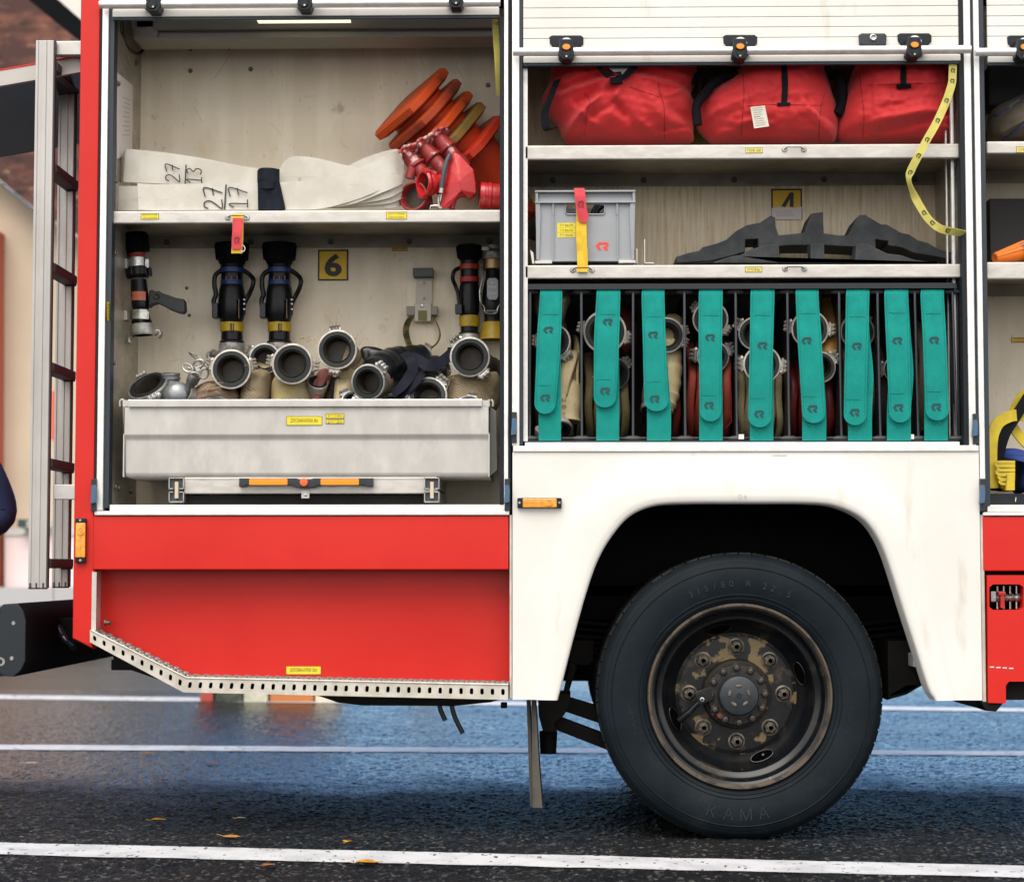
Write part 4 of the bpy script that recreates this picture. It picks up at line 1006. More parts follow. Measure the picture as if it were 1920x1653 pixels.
# faceted red casting with coupling
t=thing('hydrant_standpipe',P(860,380,.12),'glossy red faceted cast fitting with chipped paint, a coupling on its left side','hydrant fitting')
m=MB()
outl=[(838,312),(852,286),(862,290),(888,318),(892,345),(893,362),(880,372),(866,364),(850,372),(842,390),(826,392),(828,372),(831,345)]
q=bmesh.new(); A=[q.verts.new(P(x,y,.085)) for x,y in outl]; B=[q.verts.new(P(865+(x-865)*1.06,y+2 if y<380 else y,.17)) for x,y in outl]; 
for v,(x,y) in zip(A,outl):
    pass
cen=q.verts.new(P(862,338,.062)); cen2=q.verts.new(P(866,358,.066))
n=len(A)
for i in range(n):
    q.faces.new([A[i],B[i],B[(i+1)%n],A[(i+1)%n]])
    mid=cen if A[i].co.z>LZ(352,.085) else cen2
    mid2=cen if A[(i+1)%n].co.z>LZ(352,.085) else cen2
    if mid is mid2: q.faces.new([A[i],A[(i+1)%n],mid])
    else: q.faces.new([A[i],A[(i+1)%n],mid2,mid])
q.faces.new(B[::-1]); bmesh.ops.recalc_face_normals(q,faces=q.faces[:])
bmesh.ops.bevel(q,geom=[e for e in q.edges],offset=.0035,segments=3,profile=.6,affect='EDGES'); m.bm(q,0)
m.tube(cr([P(886,372,.13),P(880,366,.13),P(866,364,.13),P(852,372,.13),P(846,392,.13)],6),.012,10,0)
m.build('casting',REDC,t,smooth=50)
m=MB(); A=P(795,344,.08); dr=Vector((-.78,-.55,-.05)).normalized(); x,y,a=frame(dr)
m.lathe([(.032,-.085),(.036,-.075),(.036,-.06),(.030,-.055),(.032,-.035),(.042,-.032),(.044,-.018),(.039,-.014),(.046,-.008),(.048,.0),(.044,.007),(.038,.006),(.036,-.01),(.030,-.03)],A,dr,36,0); m.disc(.033,A-dr*.022,dr,24,1)
for an in (70,250):
    for k in (-1,0,1): t_=R(an+k*15); c=A+(x*math.cos(t_)+y*math.sin(t_))*.047; m.tube([c-dr*.012,c+dr*.008],.007,8,0)
m.build('coupling',[REDC,BORE],t)
m=MB(); m.lathe([(.036,0),(.046,.004),(.048,.02),(.046,.022),(.046,.03),(.049,.032),(.049,.042),(.045,.046),(.045,.09)],P(898,366,.15),(1,.1,-.05),32,0); m.build('pipe_end',REDC,t)
m=MB(); m.tube(cr([P(844,290,.075),P(838,302,.07),(P(832,325,.065)),P(828,352,.065)],5),.0085,12,0); m.lathe([(.0095,0),(.010,.018)],P(828,353,.065),P(826,364,.065)-P(828,353,.065),16,1)
m.tube(cr([P(826,364,.065),P(822,372,.065),P(823,384,.06),P(828,391,.06)],5),.0022,6,1); m.tube([P(806,392,.06),P(808,386,.06),P(820,385,.06),P(826,391,.06)],.0022,6,1); m.tube([P(828,364,.065),P(825,378,.065)],.0022,6,1)
o=m.build('hanging_hook',[mat('grey_blue_sleeve',(.045,.06,.08),.5),STEEL]); tag(o,'grey rubber sleeved lanyard with wire hook, leaning on the red fitting','lanyard')

# pull strap at right edge of left locker
m=MB(); m.ribbon(cr([P(928,36,.07),P(930,70,.06),P(933,110,.05),P(934,140,.055),P(937,180,.08)],6),[Vector((.022,.01,0))]*25,.0015,0); 
for y in (45,): m.logo(P(932,y,.06),.012,.012,m=1)
o=m.build('pull_strap',[YWEB,mat('green_black_print',(.05,.06,.01),.6)]); tag(o,'pale yellow pull strap at the right edge of the locker numbered 6','strap')

# ---- nozzles ----
YN=.44
def nz_up(m,cx,prof,Y,mi=0,n=36,tilt=0):
    """lathe from photo rows: (y, r_px, material)"""
    Y0=Y; base=P(cx,prof[0][0],Y0); k=(D+Y0)/F
    ax=Vector((math.sin(R(tilt)),0,-math.cos(R(tilt))))
    m.lathe([(r*k,(y-prof[0][0])*k,mm) for y,r,mm in prof],base,ax,n,mi)
def ribbed(m,cx,y0,y1,r0,r1,Y,nr,mi,tilt=0):
    k=(D+Y)/F
    for j in range(nr):
        t=2*math.pi*j/nr
        if math.cos(t)>.6: continue
        a=P(cx,y0,Y); b=P(cx+math.tan(R(tilt))*(y1-y0),y1,Y)
        m.tube([a+Vector((math.sin(t)*r0*k,math.cos(t)*r0*k,0)),b+Vector((math.sin(t)*r1*k,math.cos(t)*r1*k,0))],.0042,6,mi)
def lug(m,c,outw,dr,s=1.0,mi=0,k3=(-1,0,1)):
    """three small claws of a coupling"""
    outw=Vector(outw).normalized(); dr=Vector(dr).normalized(); tg=outw.cross(dr).normalized()
    c=Vector(c)
    m.tube([c-tg*.016*s,c-tg*.012*s+outw*.006*s,c+tg*.012*s+outw*.006*s,c+tg*.016*s],.008*s,8,mi)
    for k in k3:
        b=c+tg*k*.0105*s+outw*.006*s; m.tube(cr([b-dr*.006*s,b+outw*.009*s-dr*.004*s,b+outw*.011*s+dr*.006*s,b+outw*.004*s+dr*.014*s],3),.0046*s,8,mi)
def nozzle():
    cx=435; t=thing('branch_nozzle',P(cx,550,YN),'','hose nozzle','upright black branch nozzles')
    m=MB(); nz_up(m,cx,[(457,8,0),(456,26,0),(457,32,0),(462,32,0),(466,30.5,0),(487,28.5,0),(490,26,0),(497,23,0)],YN); ribbed(m,cx,461,487,31,28.5,YN,26,0); m.build('spray_head',NOZM,t)
    m=MB(); nz_up(m,cx,[(496,22,0),(503,22.5,0),(504,23,1),(512,23,1),(513,21,0),(515,20.5,0),(526,20.5,0),(528,21.5,1),(535,21.5,1),(536,22,0),(545,24,0),(570,26,0),(588,26,0),(600,23,0),(606,20.5,0)],YN)
    for k in range(3): m.pb(cx-12+k*10,517,cx-10+k*10,525,YN-.045,YN-.038,2)
    m.pb(cx+12,560,cx+13,596,YN-.052,YN-.03,2)
    m.build('nozzle_barrel',[NOZB,BLUEB,mat('nozzle_marks',(.16,.10,.06),.5)],t)
    m=MB(); nz_up(m,cx,[(605,21.5,0),(606,22.5,0),(622,22,0),(623,20,0)],YN); m.pb(cx-3,606,cx-1,622,YN-.048,YN-.03,1); m.pb(cx+2,606,cx+3,622,YN-.048,YN-.03,1); m.build('yellow_band',[YBAND,BLACKP],t)
    m=MB(); nz_up(m,cx,[(621,20,0),(638,20.5,0),(641,23.5,0),(645,23.5,0)],YN); m.build('neck',NOZB,t)
    m=MB(); nz_up(m,cx,[(644,24,0),(646,25,0),(656,25,0),(659,28,0),(668,30,0),(672,29,0),(672,16,0)],YN); lug(m,P(cx-30,662,YN),(-1,0,-.2),(0,0,-1),1.6); lug(m,P(cx+30,664,YN),(1,0,-.2),(0,0,-1),1.4)
    m.text('БОГДАН',P(cx,651,YN-.053),.010,m=1); m.build('coupling',[CAST,INK],t)
    m=MB(); k=1
    m.tube(cr([P(cx+20,506,YN),P(cx+32,514,YN),P(cx+40,524,YN-.01),P(cx+38,538,YN-.01),P(cx+32,552,YN),P(cx+23,570,YN),P(cx+21,590,YN)],5),.0085,10,0,flat=None)
    m.tube(cr([P(cx-18,506,YN-.02),P(cx-31,516,YN-.02),P(cx-33,535,YN-.02),P(cx-30,552,YN-.02),P(cx-34,565,YN-.02),P(cx-30,590,YN-.02)],5),.009,10,0)
    m.pb(cx-38,567,cx-27,596,YN-.05,YN-.01,1,b=.005)
    for y in (562,570,580): m.lathe([(.004,0),(.004,.004),(0,.005)],P(cx+23,y,YN-.03),(0,-1,0),8,2)
    m.build('bail_handle',[NOZB,DPLAS,STEEL],t)
    return t
n1=nozzle(); n1['label']='upright black nozzle with blue rings, behind the hanging red strap'
n2=dup(n1,P(524,550,YN)-P(435,550,YN)+Vector((0,0,0)),'upright black nozzle with blue rings, just left of the number 6 sign')
# nozzle with red rings
cx=880; t=thing('branch_nozzle',P(cx,550,YN),'upright black nozzle with red rings near the right edge of the locker','hose nozzle','upright black branch nozzles')
m=MB(); nz_up(m,cx,[(460,8,0),(460,22,0),(462,24.5,0),(468,24,0),(484,21,0),(490,18,0)],YN); ribbed(m,cx,464,484,24,21,YN,22,0); m.build('spray_head',NOZM,t)
m=MB(); nz_up(m,cx,[(489,17,0),(496,17,0),(497,18.5,1),(506,18.5,1),(507,17,0),(520,17,0),(521,18.5,1),(530,18,1),(532,17,0),(538,18.5,0),(560,19,0),(585,19,0),(594,17,0)],YN)
m.build('nozzle_barrel',[NOZB,REDB],t)
m=MB(); nz_up(m,cx,[(592,18,0),(595,19.5,0),(613,18.5,0),(614,15,0)],YN); m.build('yellow_band',YBAND,t)
m=MB(); nz_up(m,cx,[(613,16.5,0),(622,16.5,0),(624,19.5,0),(627,19.5,0),(630,20,1),(640,21,1),(660,22,1)],YN); m.build('neck',[NOZB,CAST],t)
m=MB(); m.tube(cr([P(cx-18,502,YN),P(cx-28,508,YN-.01),P(cx-31,522,YN-.01),P(cx-26,536,YN),P(cx-21,550,YN),P(cx-20,562,YN)],5),.0075,10,0); m.pb(cx-27,570,cx-14,588,YN-.045,YN-.01,1,b=.003); m.pb(cx-23,556,cx-19,569,YN-.04,YN-.02,0,b=.002)
m.build('bail_handle',[NOZB,DPLAS],t)
# nozzle with brass collar and metal tag, half hidden
cx=925; t=thing('branch_nozzle',P(cx,550,YN),'dark nozzle with brass collar, wire bail and grey metal tag at locker edge','hose nozzle','upright black branch nozzles')
m=MB(); nz_up(m,cx,[(462,16,0),(462,20,0),(468,20,0),(470,17,0),(474,21,0),(482,21,0),(484,22,0),(487,21,0)],YN); m.pb(903,461,918,470,YN-.06,YN-.03,0,b=.003); m.build('coupling',CAST,t)
m=MB(); nz_up(m,cx,[(486,18,0),(488,20,0),(505,20,0),(507,17,0)],YN); m.build('collar',BRASS,t)
m=MB(); nz_up(m,cx,[(506,14,0),(520,15,0),(545,20,0),(575,22,0),(590,17,0),(606,17,0)],YN); m.build('nozzle_barrel',NOZB,t)
m=MB(); nz_up(m,cx,[(604,18,0),(607,20,0),(634,26,0),(637,26,0),(637,22,0)],YN); m.build('rubber_nose',YBAND,t)
m=MB(); m.tube(cr([P(900,556,YN-.05),P(901,566,YN-.05),P(908,576,YN-.05),P(910,586,YN-.05),P(922,588,YN-.05),P(931,586,YN-.05),P(934,576,YN-.05),P(940,568,YN-.05)],5),.0028,8,0); m.tube(cr([P(903,500,YN-.04),P(905,520,YN-.05),P(900,545,YN-.05),P(900,556,YN-.05)],4),.0035,8,0); m.tube([P(910,583,YN-.053),P(930,583,YN-.053)],.004,8,0)
m.build('wire_bail',STEEL,t)
m=MB(); m.pp([(913,526),(917,521),(930,521),(934,526),(934,556),(930,562),(917,562),(913,556)],YN-.062,YN-.058,0,b=.001); 
m.text('27',P(923,530,YN-.063),.008,m=1); m.text('ПЖУ',P(923,538,YN-.063),.010,m=1); m.text('П427',P(923,550,YN-.063),.010,m=1); m.build('metal_tag',[TAGM,WPAINT],t)
# pistol grip nozzle in its clips on the left
Yp=.30; t=thing('pistol_nozzle',P(260,530,Yp),'black pistol grip nozzle with worn orange sticker, clipped to the left wall','hose nozzle')
cx=253
m=MB(); nz_up(m,cx,[(438,14,0),(437,21,0),(440,23.5,0),(455,24,0),(468,23.5,0),(476,18,0),(480,16,0)],Yp,tilt=5); ribbed(m,cx,440,470,23.5,23.5,Yp,20,0,tilt=5); m.build('spray_head',NOZM,t)
m=MB(); nz_up(m,cx+3,[(471,15,0),(472,17,0),(479,17,0),(480,15,0),(484,14,0)],Yp-.001,tilt=5); m.build('red_ring',REDB,t)
m=MB(); nz_up(m,cx+4,[(480,14,0),(484,18,1),(500,18,1),(502,22,0),(504,25,0),(517,24.5,0),(524,18,0),(526,15,1),(528,15,0),(545,16,0),(556,17,0),(575,17,0),(583,15,0),(585,14,0),(600,17,0),(607,20,0)],Yp,tilt=4.6); ribbed(m,cx+6,503,517,24,24,Yp,16,0,tilt=4.6)
m.build('nozzle_barrel',[NOZB,CAST],t)
m=MB(); k=(D+Yp)/F; b=P(cx+10,556,Yp)
m.grid(10,2,lambda u,v: b+Vector((math.sin(R(-58+105*u))*17.6*k,-math.cos(R(-58+105*u))*17.6*k,(8-v*17)*k)),0); m.build('orange_sticker',ORST,t)
m=MB(); hp=[(279,545),(285,543),(291,546),(297,545),(304,549),(330,558),(343,560),(346,564),(347,583),(342,587),(334,586),(318,580),(304,572),(294,568),(284,571),(278,576)]
m.pp(hp,Yp-.03,Yp+.012,0,b=.006); m.lathe([(.011,0),(.009,.003),(.006,.001),(0,.001)],P(294,556,Yp-.031),(0,-1,0),16,0); m.build('pistol_grip',mat('grip_rubber',(.022,.025,.028),.6,bump=.0008,bs=350),t)
m=MB(); nz_up(m,cx+13,[(600,17,0),(607,19,0),(608,22,1),(614,22,1),(624,23,1),(629,22,1),(629,19,1),(620,18,2),(620,0,2)],Yp,tilt=4); lug(m,P(249,631,Yp),(-.6,-.1,-.6),(0,0,-1),1.1,1); lug(m,P(290,624,Yp),(1,0,0),(0,0,-1),1.25,1); m.build('coupling',[NOZB,CAST,BORE],t)
# clips fixed to wall
for (a,b_,y0,y1) in ((218,272,484,503),(216,270,582,600)):
    m=MB(); m.box(xw,P(237,y0,Yp-.07).x,Yp-.06,Yp-.02,P(230,y1,Yp-.06).z,P(230,y0,Yp-.06).z,0,b=.003)
    k=(D+Yp)/F; c=P(258 if y0<500 else 265,(y0+y1)/2,Yp); hh=(y1-y0)/2*k
    m.grid(18,2,lambda u,v: c+Vector((-math.cos(R(-30+165*u))*20.5*k,-math.sin(R(-30+165*u))*20.5*k,hh-2*hh*v)),1)
    m.box(P(272,y0,Yp-.03).x,P(279,y0,Yp-.03).x,Yp-.03,Yp-.025,P(274,y0+20,Yp).z if y0<500 else P(274,y1,Yp).z,P(274,y0+4,Yp).z,1)
    part('tool_clip',m,[mat('pale_grey_clip',(.42,.39,.36),.45,.3),STEEL],C6)

# bracket on back wall with loop
m=MB(); Yb=.498
m.pb(774,502,812,518,Yb-.06,Yb,1,b=.003); m.pb(781,517,810,572,Yb-.012,Yb,0,b=.001); m.pb(777,568,808,602,Yb-.045,Yb-.012,0,b=.002); m.pb(784,582,800,600,Yb-.05,Yb-.045,2,b=.001); m.pb(762,574,777,591,Yb-.05,Yb-.01,3,b=.002); m.pb(808,574,820,590,Yb-.05,Yb-.01,3,b=.002)
for y in (531,560): m.lathe([(.006,0),(.006,.003),(.003,.004)],P(795,y,Yb-.012),(0,-1,0),6,4)
m.lathe([(.008,0),(.006,.003),(0,.004)],P(791,573,Yb-.047),(0,-1,0),6,4)
part('wall_bracket',m,[mat('cream_bracket',(.56,.51,.44),.5),mat('grey_foam_pad',(.13,.14,.145),.8),OLIVEB,mat('dull_wing',(.22,.21,.19),.5,.3),STEEL],C6)
m=MB(); m.ribbon(cr([P(776,590,Yb-.04),P(766,602,Yb-.05),P(761,620,Yb-.05),P(765,640,Yb-.06),P(772,658,Yb-.07)],5),[Vector((.022,.012,0))]*21,.0015,0)
m.ribbon(cr([P(808,588,Yb-.03),P(818,604,Yb-.03),P(825,625,Yb-.03),P(820,642,Yb-.03),P(806,655,Yb-.04)],5),[Vector((.004,.022,0))]*21,.0015,0)
o=m.build('webbing_loop',mat('olive_webbing',(.30,.22,.01),.7,0,c2=(.03,.03,.02),ns=11,lo=.48,hi=.6)); tag(o,'olive and black webbing loop hanging from the wall bracket','strap')

# red and yellow strap on shelf lip
def keeper(name,label,pts_y,pts_r,end,Y=.012):
    t=thing(name,P(pts_y[0][0],pts_y[0][1],Y),label,'strap','red and yellow keeper straps')
    m=MB(); m.ribbon(cr([P(x,y,yy) for x,y,yy,w_ in pts_y],5),[Vector((pts_y[0][3]*S,0,0))]*((len(pts_y)-1)*5+1),.002,0); m.build('yellow_webbing',YSTR,t)
    m=MB(); W=pts_r[0][3]*S
    pr=cr([P(x,y,yy) for x,y,yy,w_ in pts_r],5); m.ribbon(pr,[Vector((W,0,0))]*len(pr),.002,0)
    if end: m.poly([pr[-1]+Vector((math.cos(a)*W/2,-.001,math.sin(a)*W/2)) for a in [i*math.pi/8+math.pi for i in range(9)]],0)
    return t,m,pr,W
t,m,pr,W=keeper('keeper_strap','short red and yellow strap hanging over the front of the left shelf',[(445,402,.020,21),(446,411,.014,21),(446,440,.010,21),(444,475,.012,21)],[(446,409,.008,19),(445,430,.004,19),(444,450,.004,19),(444,467,.006,19)],False)
m.logo(P(444,450,.0015),.020,.024,m=1); m.build('red_webbing',[RSTR,mat('dark_red_print',(.2,.01,.015),.7)],t)
m=MB(); m.tube([P(455,466,.01)+Vector((math.cos(a)*.008,0,math.sin(a)*.011)) for a in [i*math.pi/8 for i in range(16)]],.0016,6,0,closed=True); m.build('ring',WPAINT,t)

# ---------------- hoses and couplings heaped in the pull-out tray ----------------
def ring(m,c,dr,rad,mats=(0,1,2),depth=.06,lugs=(90,),lk=1.0,seal_=True,n=48):
    """coupling head: c centre of its face, dr outward direction, rad in metres"""
    dr=Vector(dr).normalized(); x,y,a=frame(dr); r=rad
    m.lathe([(r*.80,-depth),(r*.84,-depth*.75),(r*.84,-depth*.5),(r*.93,-depth*.45),(r*.97,-depth*.1),(r,-.004),(r*.985,0),(r*.90,.001),(r*.885,-.002)],c,dr,n,mats[0])
    m.lathe([(r*.885,-.002),(r*.87,.003),(r*.70,.003),(r*.665,-.003)],c,dr,n,mats[1])
    m.lathe([(r*.665,-.003),(r*.62,.0),(r*.60,-.004),(r*.60,-.010),(r*.55,-.03),(r*.54,-.06)],c,dr,n,mats[0] if not seal_ else mats[2])
    m.disc(r*.56,c-dr*.055,dr,24,mats[3] if len(mats)>3 else 2)
    lk*=1.3
    for an in lugs:
        t_=R(an); ow=Vector((math.cos(t_),0,math.sin(t_))); ow=(ow-dr*ow.dot(dr)).normalized(); lug(m,c+ow*r*.97-dr*.012,ow,dr,lk,mats[0])
def hose_thing(label,c,dr,rad,hosepts,hr,hm,lugs,metal=CAST,wrap=None,depth=.06,lk=1.0,flat=.6,cat='fire hose'):
    t=thing('fire_hose' if cat=='fire hose' else 'coupling',c,label,cat,'hoses and couplings heaped in the tray')
    m=MB(); ring(m,c,dr,rad,lugs=lugs,depth=depth,lk=lk,mats=(0,1,2)); m.build('coupling',[metal,SEALR,BORE],t)
    if hosepts:
        m=MB(); pts=cr(hosepts,6); n=len(pts); rs=[hr*(1+.05*math.sin(i*2.1)+.03*math.sin(i*5.3)) for i in range(n)]; m.tube(pts,rs,18,0); m.build('hose_body',hm,t)
    if wrap:
        m=MB(); d=Vector(dr).normalized(); 
        for k in range(wrap): 
            cc=c-d*(depth*.9+.006*k); x,y,a=frame(d); m.tube([cc+(x*math.cos(2*math.pi*i/24)+y*math.sin(2*math.pi*i/24))*rad*.86 for i in range(24)],.003,6,0,closed=True)
        m.build('wire_binding',WIRE,t)
    return t
k3=(D+.2)/F
def rp(px): return px*k3
hose_thing('large coupling facing out, left of centre in the tray, dark rubber ring',P(433,692,.13),(0,-1,.05),rp(38),[P(436,694,.2),P(440,700,.3),P(470,745,.36),P(500,790,.4)],rp(28),HOSET,(165,15),CASTL,lk=.9)
hose_thing('coupling tucked behind two others, below the second nozzle, black bore',P(496,672,.26),(0.05,-1,.02),rp(30),[P(496,680,.32),P(490,710,.36),P(485,760,.36)],rp(24),HOSEC,(150,),CAST,lk=.8)
hose_thing('coupling with brown lined bore on a yellowed hose, left of the topmost one',P(548,682,.13),(-.06,-1,0),rp(39),[P(551,684,.2),P(556,690,.3),P(560,700,.42)],rp(30),HOSET,(170,-5),CASTL,lk=.9)
hose_thing('topmost coupling in the tray, on the centre line below the sign',P(632,655,.14),(-.02,-1,.05),rp(38),[P(636,657,.2),P(650,668,.28),P(660,700,.32),P(670,780,.35)],rp(27),HOSET,(97,262),CASTL,lk=.9)
hose_thing('coupling on a black rubber hose with wire binding, leaning right',P(690,716,.11),(-.30,-1,-.08),rp(34),[P(705,700,.18),P(722,688,.25),P(745,680,.33),P(790,676,.40)],rp(31),HOSEBK,(45,235),CAST,wrap=7,depth=.07)
hose_thing('rightmost coupling, dark bore, lying on tan canvas',P(881,669,.12),(-.03,-1,0),rp(38),[P(886,673,.2),P(902,685,.3),P(925,700,.38)],rp(27),HOSED,(130,-50),CAST,lk=1)
hose_thing('coupling half sunk behind the tray rim, on a glossy black hose',P(802,742,.13),(-.05,-1,.18),rp(37),[P(806,722,.2),P(812,706,.28),P(816,695,.36)],rp(30),HOSEBK,(50,),CAST,wrap=8,depth=.07)
hose_thing('narrow pale coupling edge behind the navy strap',P(788,668,.36),(.12,-1,.35),rp(24),[P(790,685,.4),P(792,720,.42)],rp(17),HOSED,(60,),CASTL,lk=.7)
hose_thing('low coupling showing only its top, between black hoses',P(740,760,.16),(0,-1,.6),rp(30),None,0,None,(70,),CAST)
hose_thing('low coupling showing only its top, far right on tan canvas',P(878,765,.13),(0,-1,.5),rp(28),None,0,None,(80,),CAST,lk=.8)
hose_thing('silver claws of a sunken coupling above the wrapped grey brown hose',P(402,765,.10),(0,-.8,.6),rp(30),None,0,None,(92,),STEEL,lk=1)
hose_thing('small silver coupling wedged under the black hose coupling',P(662,752,.12),(.3,-.8,.5),rp(22),None,0,None,(120,20),CAST,lk=.8)
hose_thing('claws of a hidden coupling between the cream hose and the topmost coupling',P(596,716,.2),(.2,-.7,.7),rp(20),None,0,None,(60,130),CASTL,lk=.8)
hose_thing('small dull coupling lying on its side left of the wrapped grey brown hose',P(348,738,.16),(-.7,-.6,.3),rp(20),[P(356,742,.2),P(372,752,.24)],rp(14),HOSED,(100,),CAST,lk=.7)
fr=random.Random(4); m=MB()
for (cx_,cy_,n_,L_) in ((395,728,22,26),(574,640,12,16),(590,690,8,14),(476,690,8,14),(668,640,10,14),(846,705,8,12)):
    for k in range(n_):
        a=fr.uniform(0,6.28); p0=(cx_+fr.gauss(0,6),cy_+fr.gauss(0,4)); p1=(p0[0]+math.cos(a)*L_*fr.random(),p0[1]+math.sin(a)*L_*.5*fr.random()-2)
        m.tube(cr([P(p0[0],p0[1],.13),P((p0[0]+p1[0])/2+2,(p0[1]+p1[1])/2-3,.12),P(p1[0],p1[1],.125)],3),.0007,4,0)
tag(m.build('frayed_yarn',HOSEC,loc=P(400,728,.13)),kind='stuff',label='loose frayed canvas yarn on the hose ends in the tray',cat='yarn')
# tilted ring with outlet elbow
hose_thing('big tilted ring coupling at the left end of the tray',P(277,722,.20),(-.30,-.62,.72),rp(41),[P(284,740,.25),P(300,790,.3)],rp(34),CAST,(-62,120),CAST,depth=.08,cat='coupling')
t=thing('coupling',P(320,735,.2),'small cast branch pipe with ribbed neck beside the tilted ring','coupling','hoses and couplings heaped in the tray')
m=MB(); m.lathe([(.030,0),(.034,.003),(.034,.010),(.031,.013),(.034,.016),(.034,.024),(.030,.028),(.030,.05),(.045,.08),(.05,.12)],P(320,699,.22),(0.05,.1,-1),28,0); m.disc(.03,P(320,699.5,.22),(0,0,1),20,0); m.build('pipe_neck',mat('blue_grey_cast',(.20,.22,.24),.4,.6,c2=(.3,.31,.31),ns=14,bump=.001,bs=90),t)
m=MB(); m.grid(24,14,lambda u,v: P(333,742,.17)+Vector((math.cos(2*math.pi*u)*math.sin(math.pi*v)*.052,-math.sin(2*math.pi*u)*math.sin(math.pi*v)*.045,math.cos(math.pi*v)*.052)),0,cu=True); m.build('bulb',mat('blue_grey_cast',(.2,.22,.24),.4,.6),t)
# wrench cluster
t=thing('coupling_wrench',P(385,700,.2),'grey cast wrench cluster with loops, left of the first large coupling','wrench')
m=MB(); c=P(372,693,.17); 
for (px,py,rx,ry,an) in ((352,690,.020,.013,-30),(372,682,.020,.013,20),(383,700,.018,.014,70),(366,705,.018,.012,160)):
    q=P(px,py,.16); a_=R(an); m.tube([q+Vector((math.cos(a_)*math.cos(u)*rx-math.sin(a_)*math.sin(u)*ry,-.004*math.cos(u),math.sin(a_)*math.cos(u)*rx+math.cos(a_)*math.sin(u)*ry)) for u in [i*math.pi/10 for i in range(20)]],.0042,8,0,closed=True)
m.lathe([(.013,0),(.015,.006),(.008,.012),(0,.012)],c,(0,-1,0),16,0); m.tube([c,P(352,690,.16)],.005,8,0)
q=P(372,672,.2); m.tube([q+Vector((math.cos(u)*.032,-.01*math.sin(u),-math.cos(u)*.022+math.sin(u)*.006)) for u in [i*math.pi/12 for i in range(24)]],.0042,8,0,closed=True); m.tube([P(378,678,.2),P(400,692,.2)],.008,10,0)
m.build('wheel_key',CAST,t)
m=MB(); m.lathe([(.014,0),(.021,.002),(.023,.010),(.021,.03),(.017,.036),(.017,.09),(.02,.11)],P(366,703,.14),(P(345,745,.16)-P(366,703,.14)),20,0); m.disc(.0145,P(366.2,702.5,.138),(P(366,703,.14)-P(345,745,.16)),16,1); m.build('socket',[mat('dark_cast',(.12,.12,.12),.45,.6,c2=(.2,.2,.2),ns=20),BORE],t)
# hose bundles and cloth in the tray
def bundle(label,outl,Y,hm,Yb=.34,cr_=(),amp=.003):
    t=thing('hose_bundle',P(outl[0][0],outl[0][1],Y),label,'fire hose','hoses and couplings heaped in the tray')
    m=MB(); puff(m,outl,Y,Yb,0,creases=cr_,amp=amp,n=60,nr=16); m.build('hose_body',hm,t); return t
bundle('coil of grey brown hose with frayed wrapping, below the first large coupling',[(362,748),(368,728),(392,715),(420,716),(446,730),(452,760),(400,790),(360,780)],.13,HOSEBR,cr_=[(370,740,440,728,3,.004),(372,752,446,738,3,.004)])
bundle('pale wrapped canvas hose standing between the two large couplings',[(450,752),(456,712),(468,695),(500,694),(508,712),(504,760),(480,790),(452,785)],.16,HOSET,cr_=[(476,700,478,745,3,.004),(455,735,500,738,3,-.003)])
bundle('yellow stained canvas hose under the brown bored coupling',[(508,752),(512,712),(535,702),(575,706),(586,716),(584,760),(545,795),(508,785)],.18,HOSEY)
bundle('faded pink hose slanting up behind the centre of the tray',[(582,756),(584,722),(600,694),(618,692),(624,704),(606,756),(600,785),(584,780)],.20,HOSEP,cr_=[(600,700,592,750,3,-.004)])
bundle('dark folded hose edge between the pink and the cream hoses',[(606,756),(620,712),(630,706),(640,712),(628,756),(616,780)],.24,HOSED)
bundle('cream canvas hose end left of the black rubber hose',[(626,752),(630,714),(640,710),(664,714),(668,760),(646,785),(626,780)],.17,HOSEC)
bundle('rumpled tan hose behind the cream one, beneath the topmost coupling',[(636,715),(642,690),(662,672),(676,690),(674,730),(650,745)],.26,HOSEC)
bundle('tan canvas hose below the rightmost coupling',[(832,756),(842,720),(850,703),(900,702),(934,700),(936,760),(900,790),(840,785)],.16,HOSET,cr_=[(852,708,846,748,2,-.002)])
bundle('crumpled black rubber sheet folded above the black hose',[(672,700),(674,664),(680,651),(700,650),(722,656),(760,668),(766,700),(740,740),(700,720)],.30,HOSEBK,cr_=[(690,655,688,668,3,-.003)])
bundle('glossy dark blue black rubber boot beside the strap',[(764,728),(768,712),(790,700),(816,692),(838,693),(842,705),(834,716),(812,722),(790,735),(770,745)],.24,HOSEBK,cr_=[(780,712,832,698,4,.006)])
m=MB()
for pts,w_ in (([(735,738,.13),(752,726,.12),(768,705,.12),(774,690,.12),(768,672,.13),(756,662,.2)],20),([(758,668,.17),(780,672,.14),(800,684,.12),(822,682,.13),(846,662,.2),(850,652,.26)],22),([(740,750,.15),(760,735,.13),(780,715,.12),(792,698,.13)],16)):
    pp_=cr([P(a,b,c_) for a,b,c_ in pts],6); n=len(pp_)
    wv=[]
    for i in range(n):
        a=(pp_[min(i+1,n-1)]-pp_[max(i-1,0)]).normalized(); wv.append(a.cross(Vector((0,-1,.25+.3*math.sin(i*.3)))).normalized()*w_*S)
    m.ribbon(pp_,wv,.003,0)
o=m.build('navy_strap',NAVYW); tag(o,'twisted navy webbing strap lying across the couplings on the right','strap')

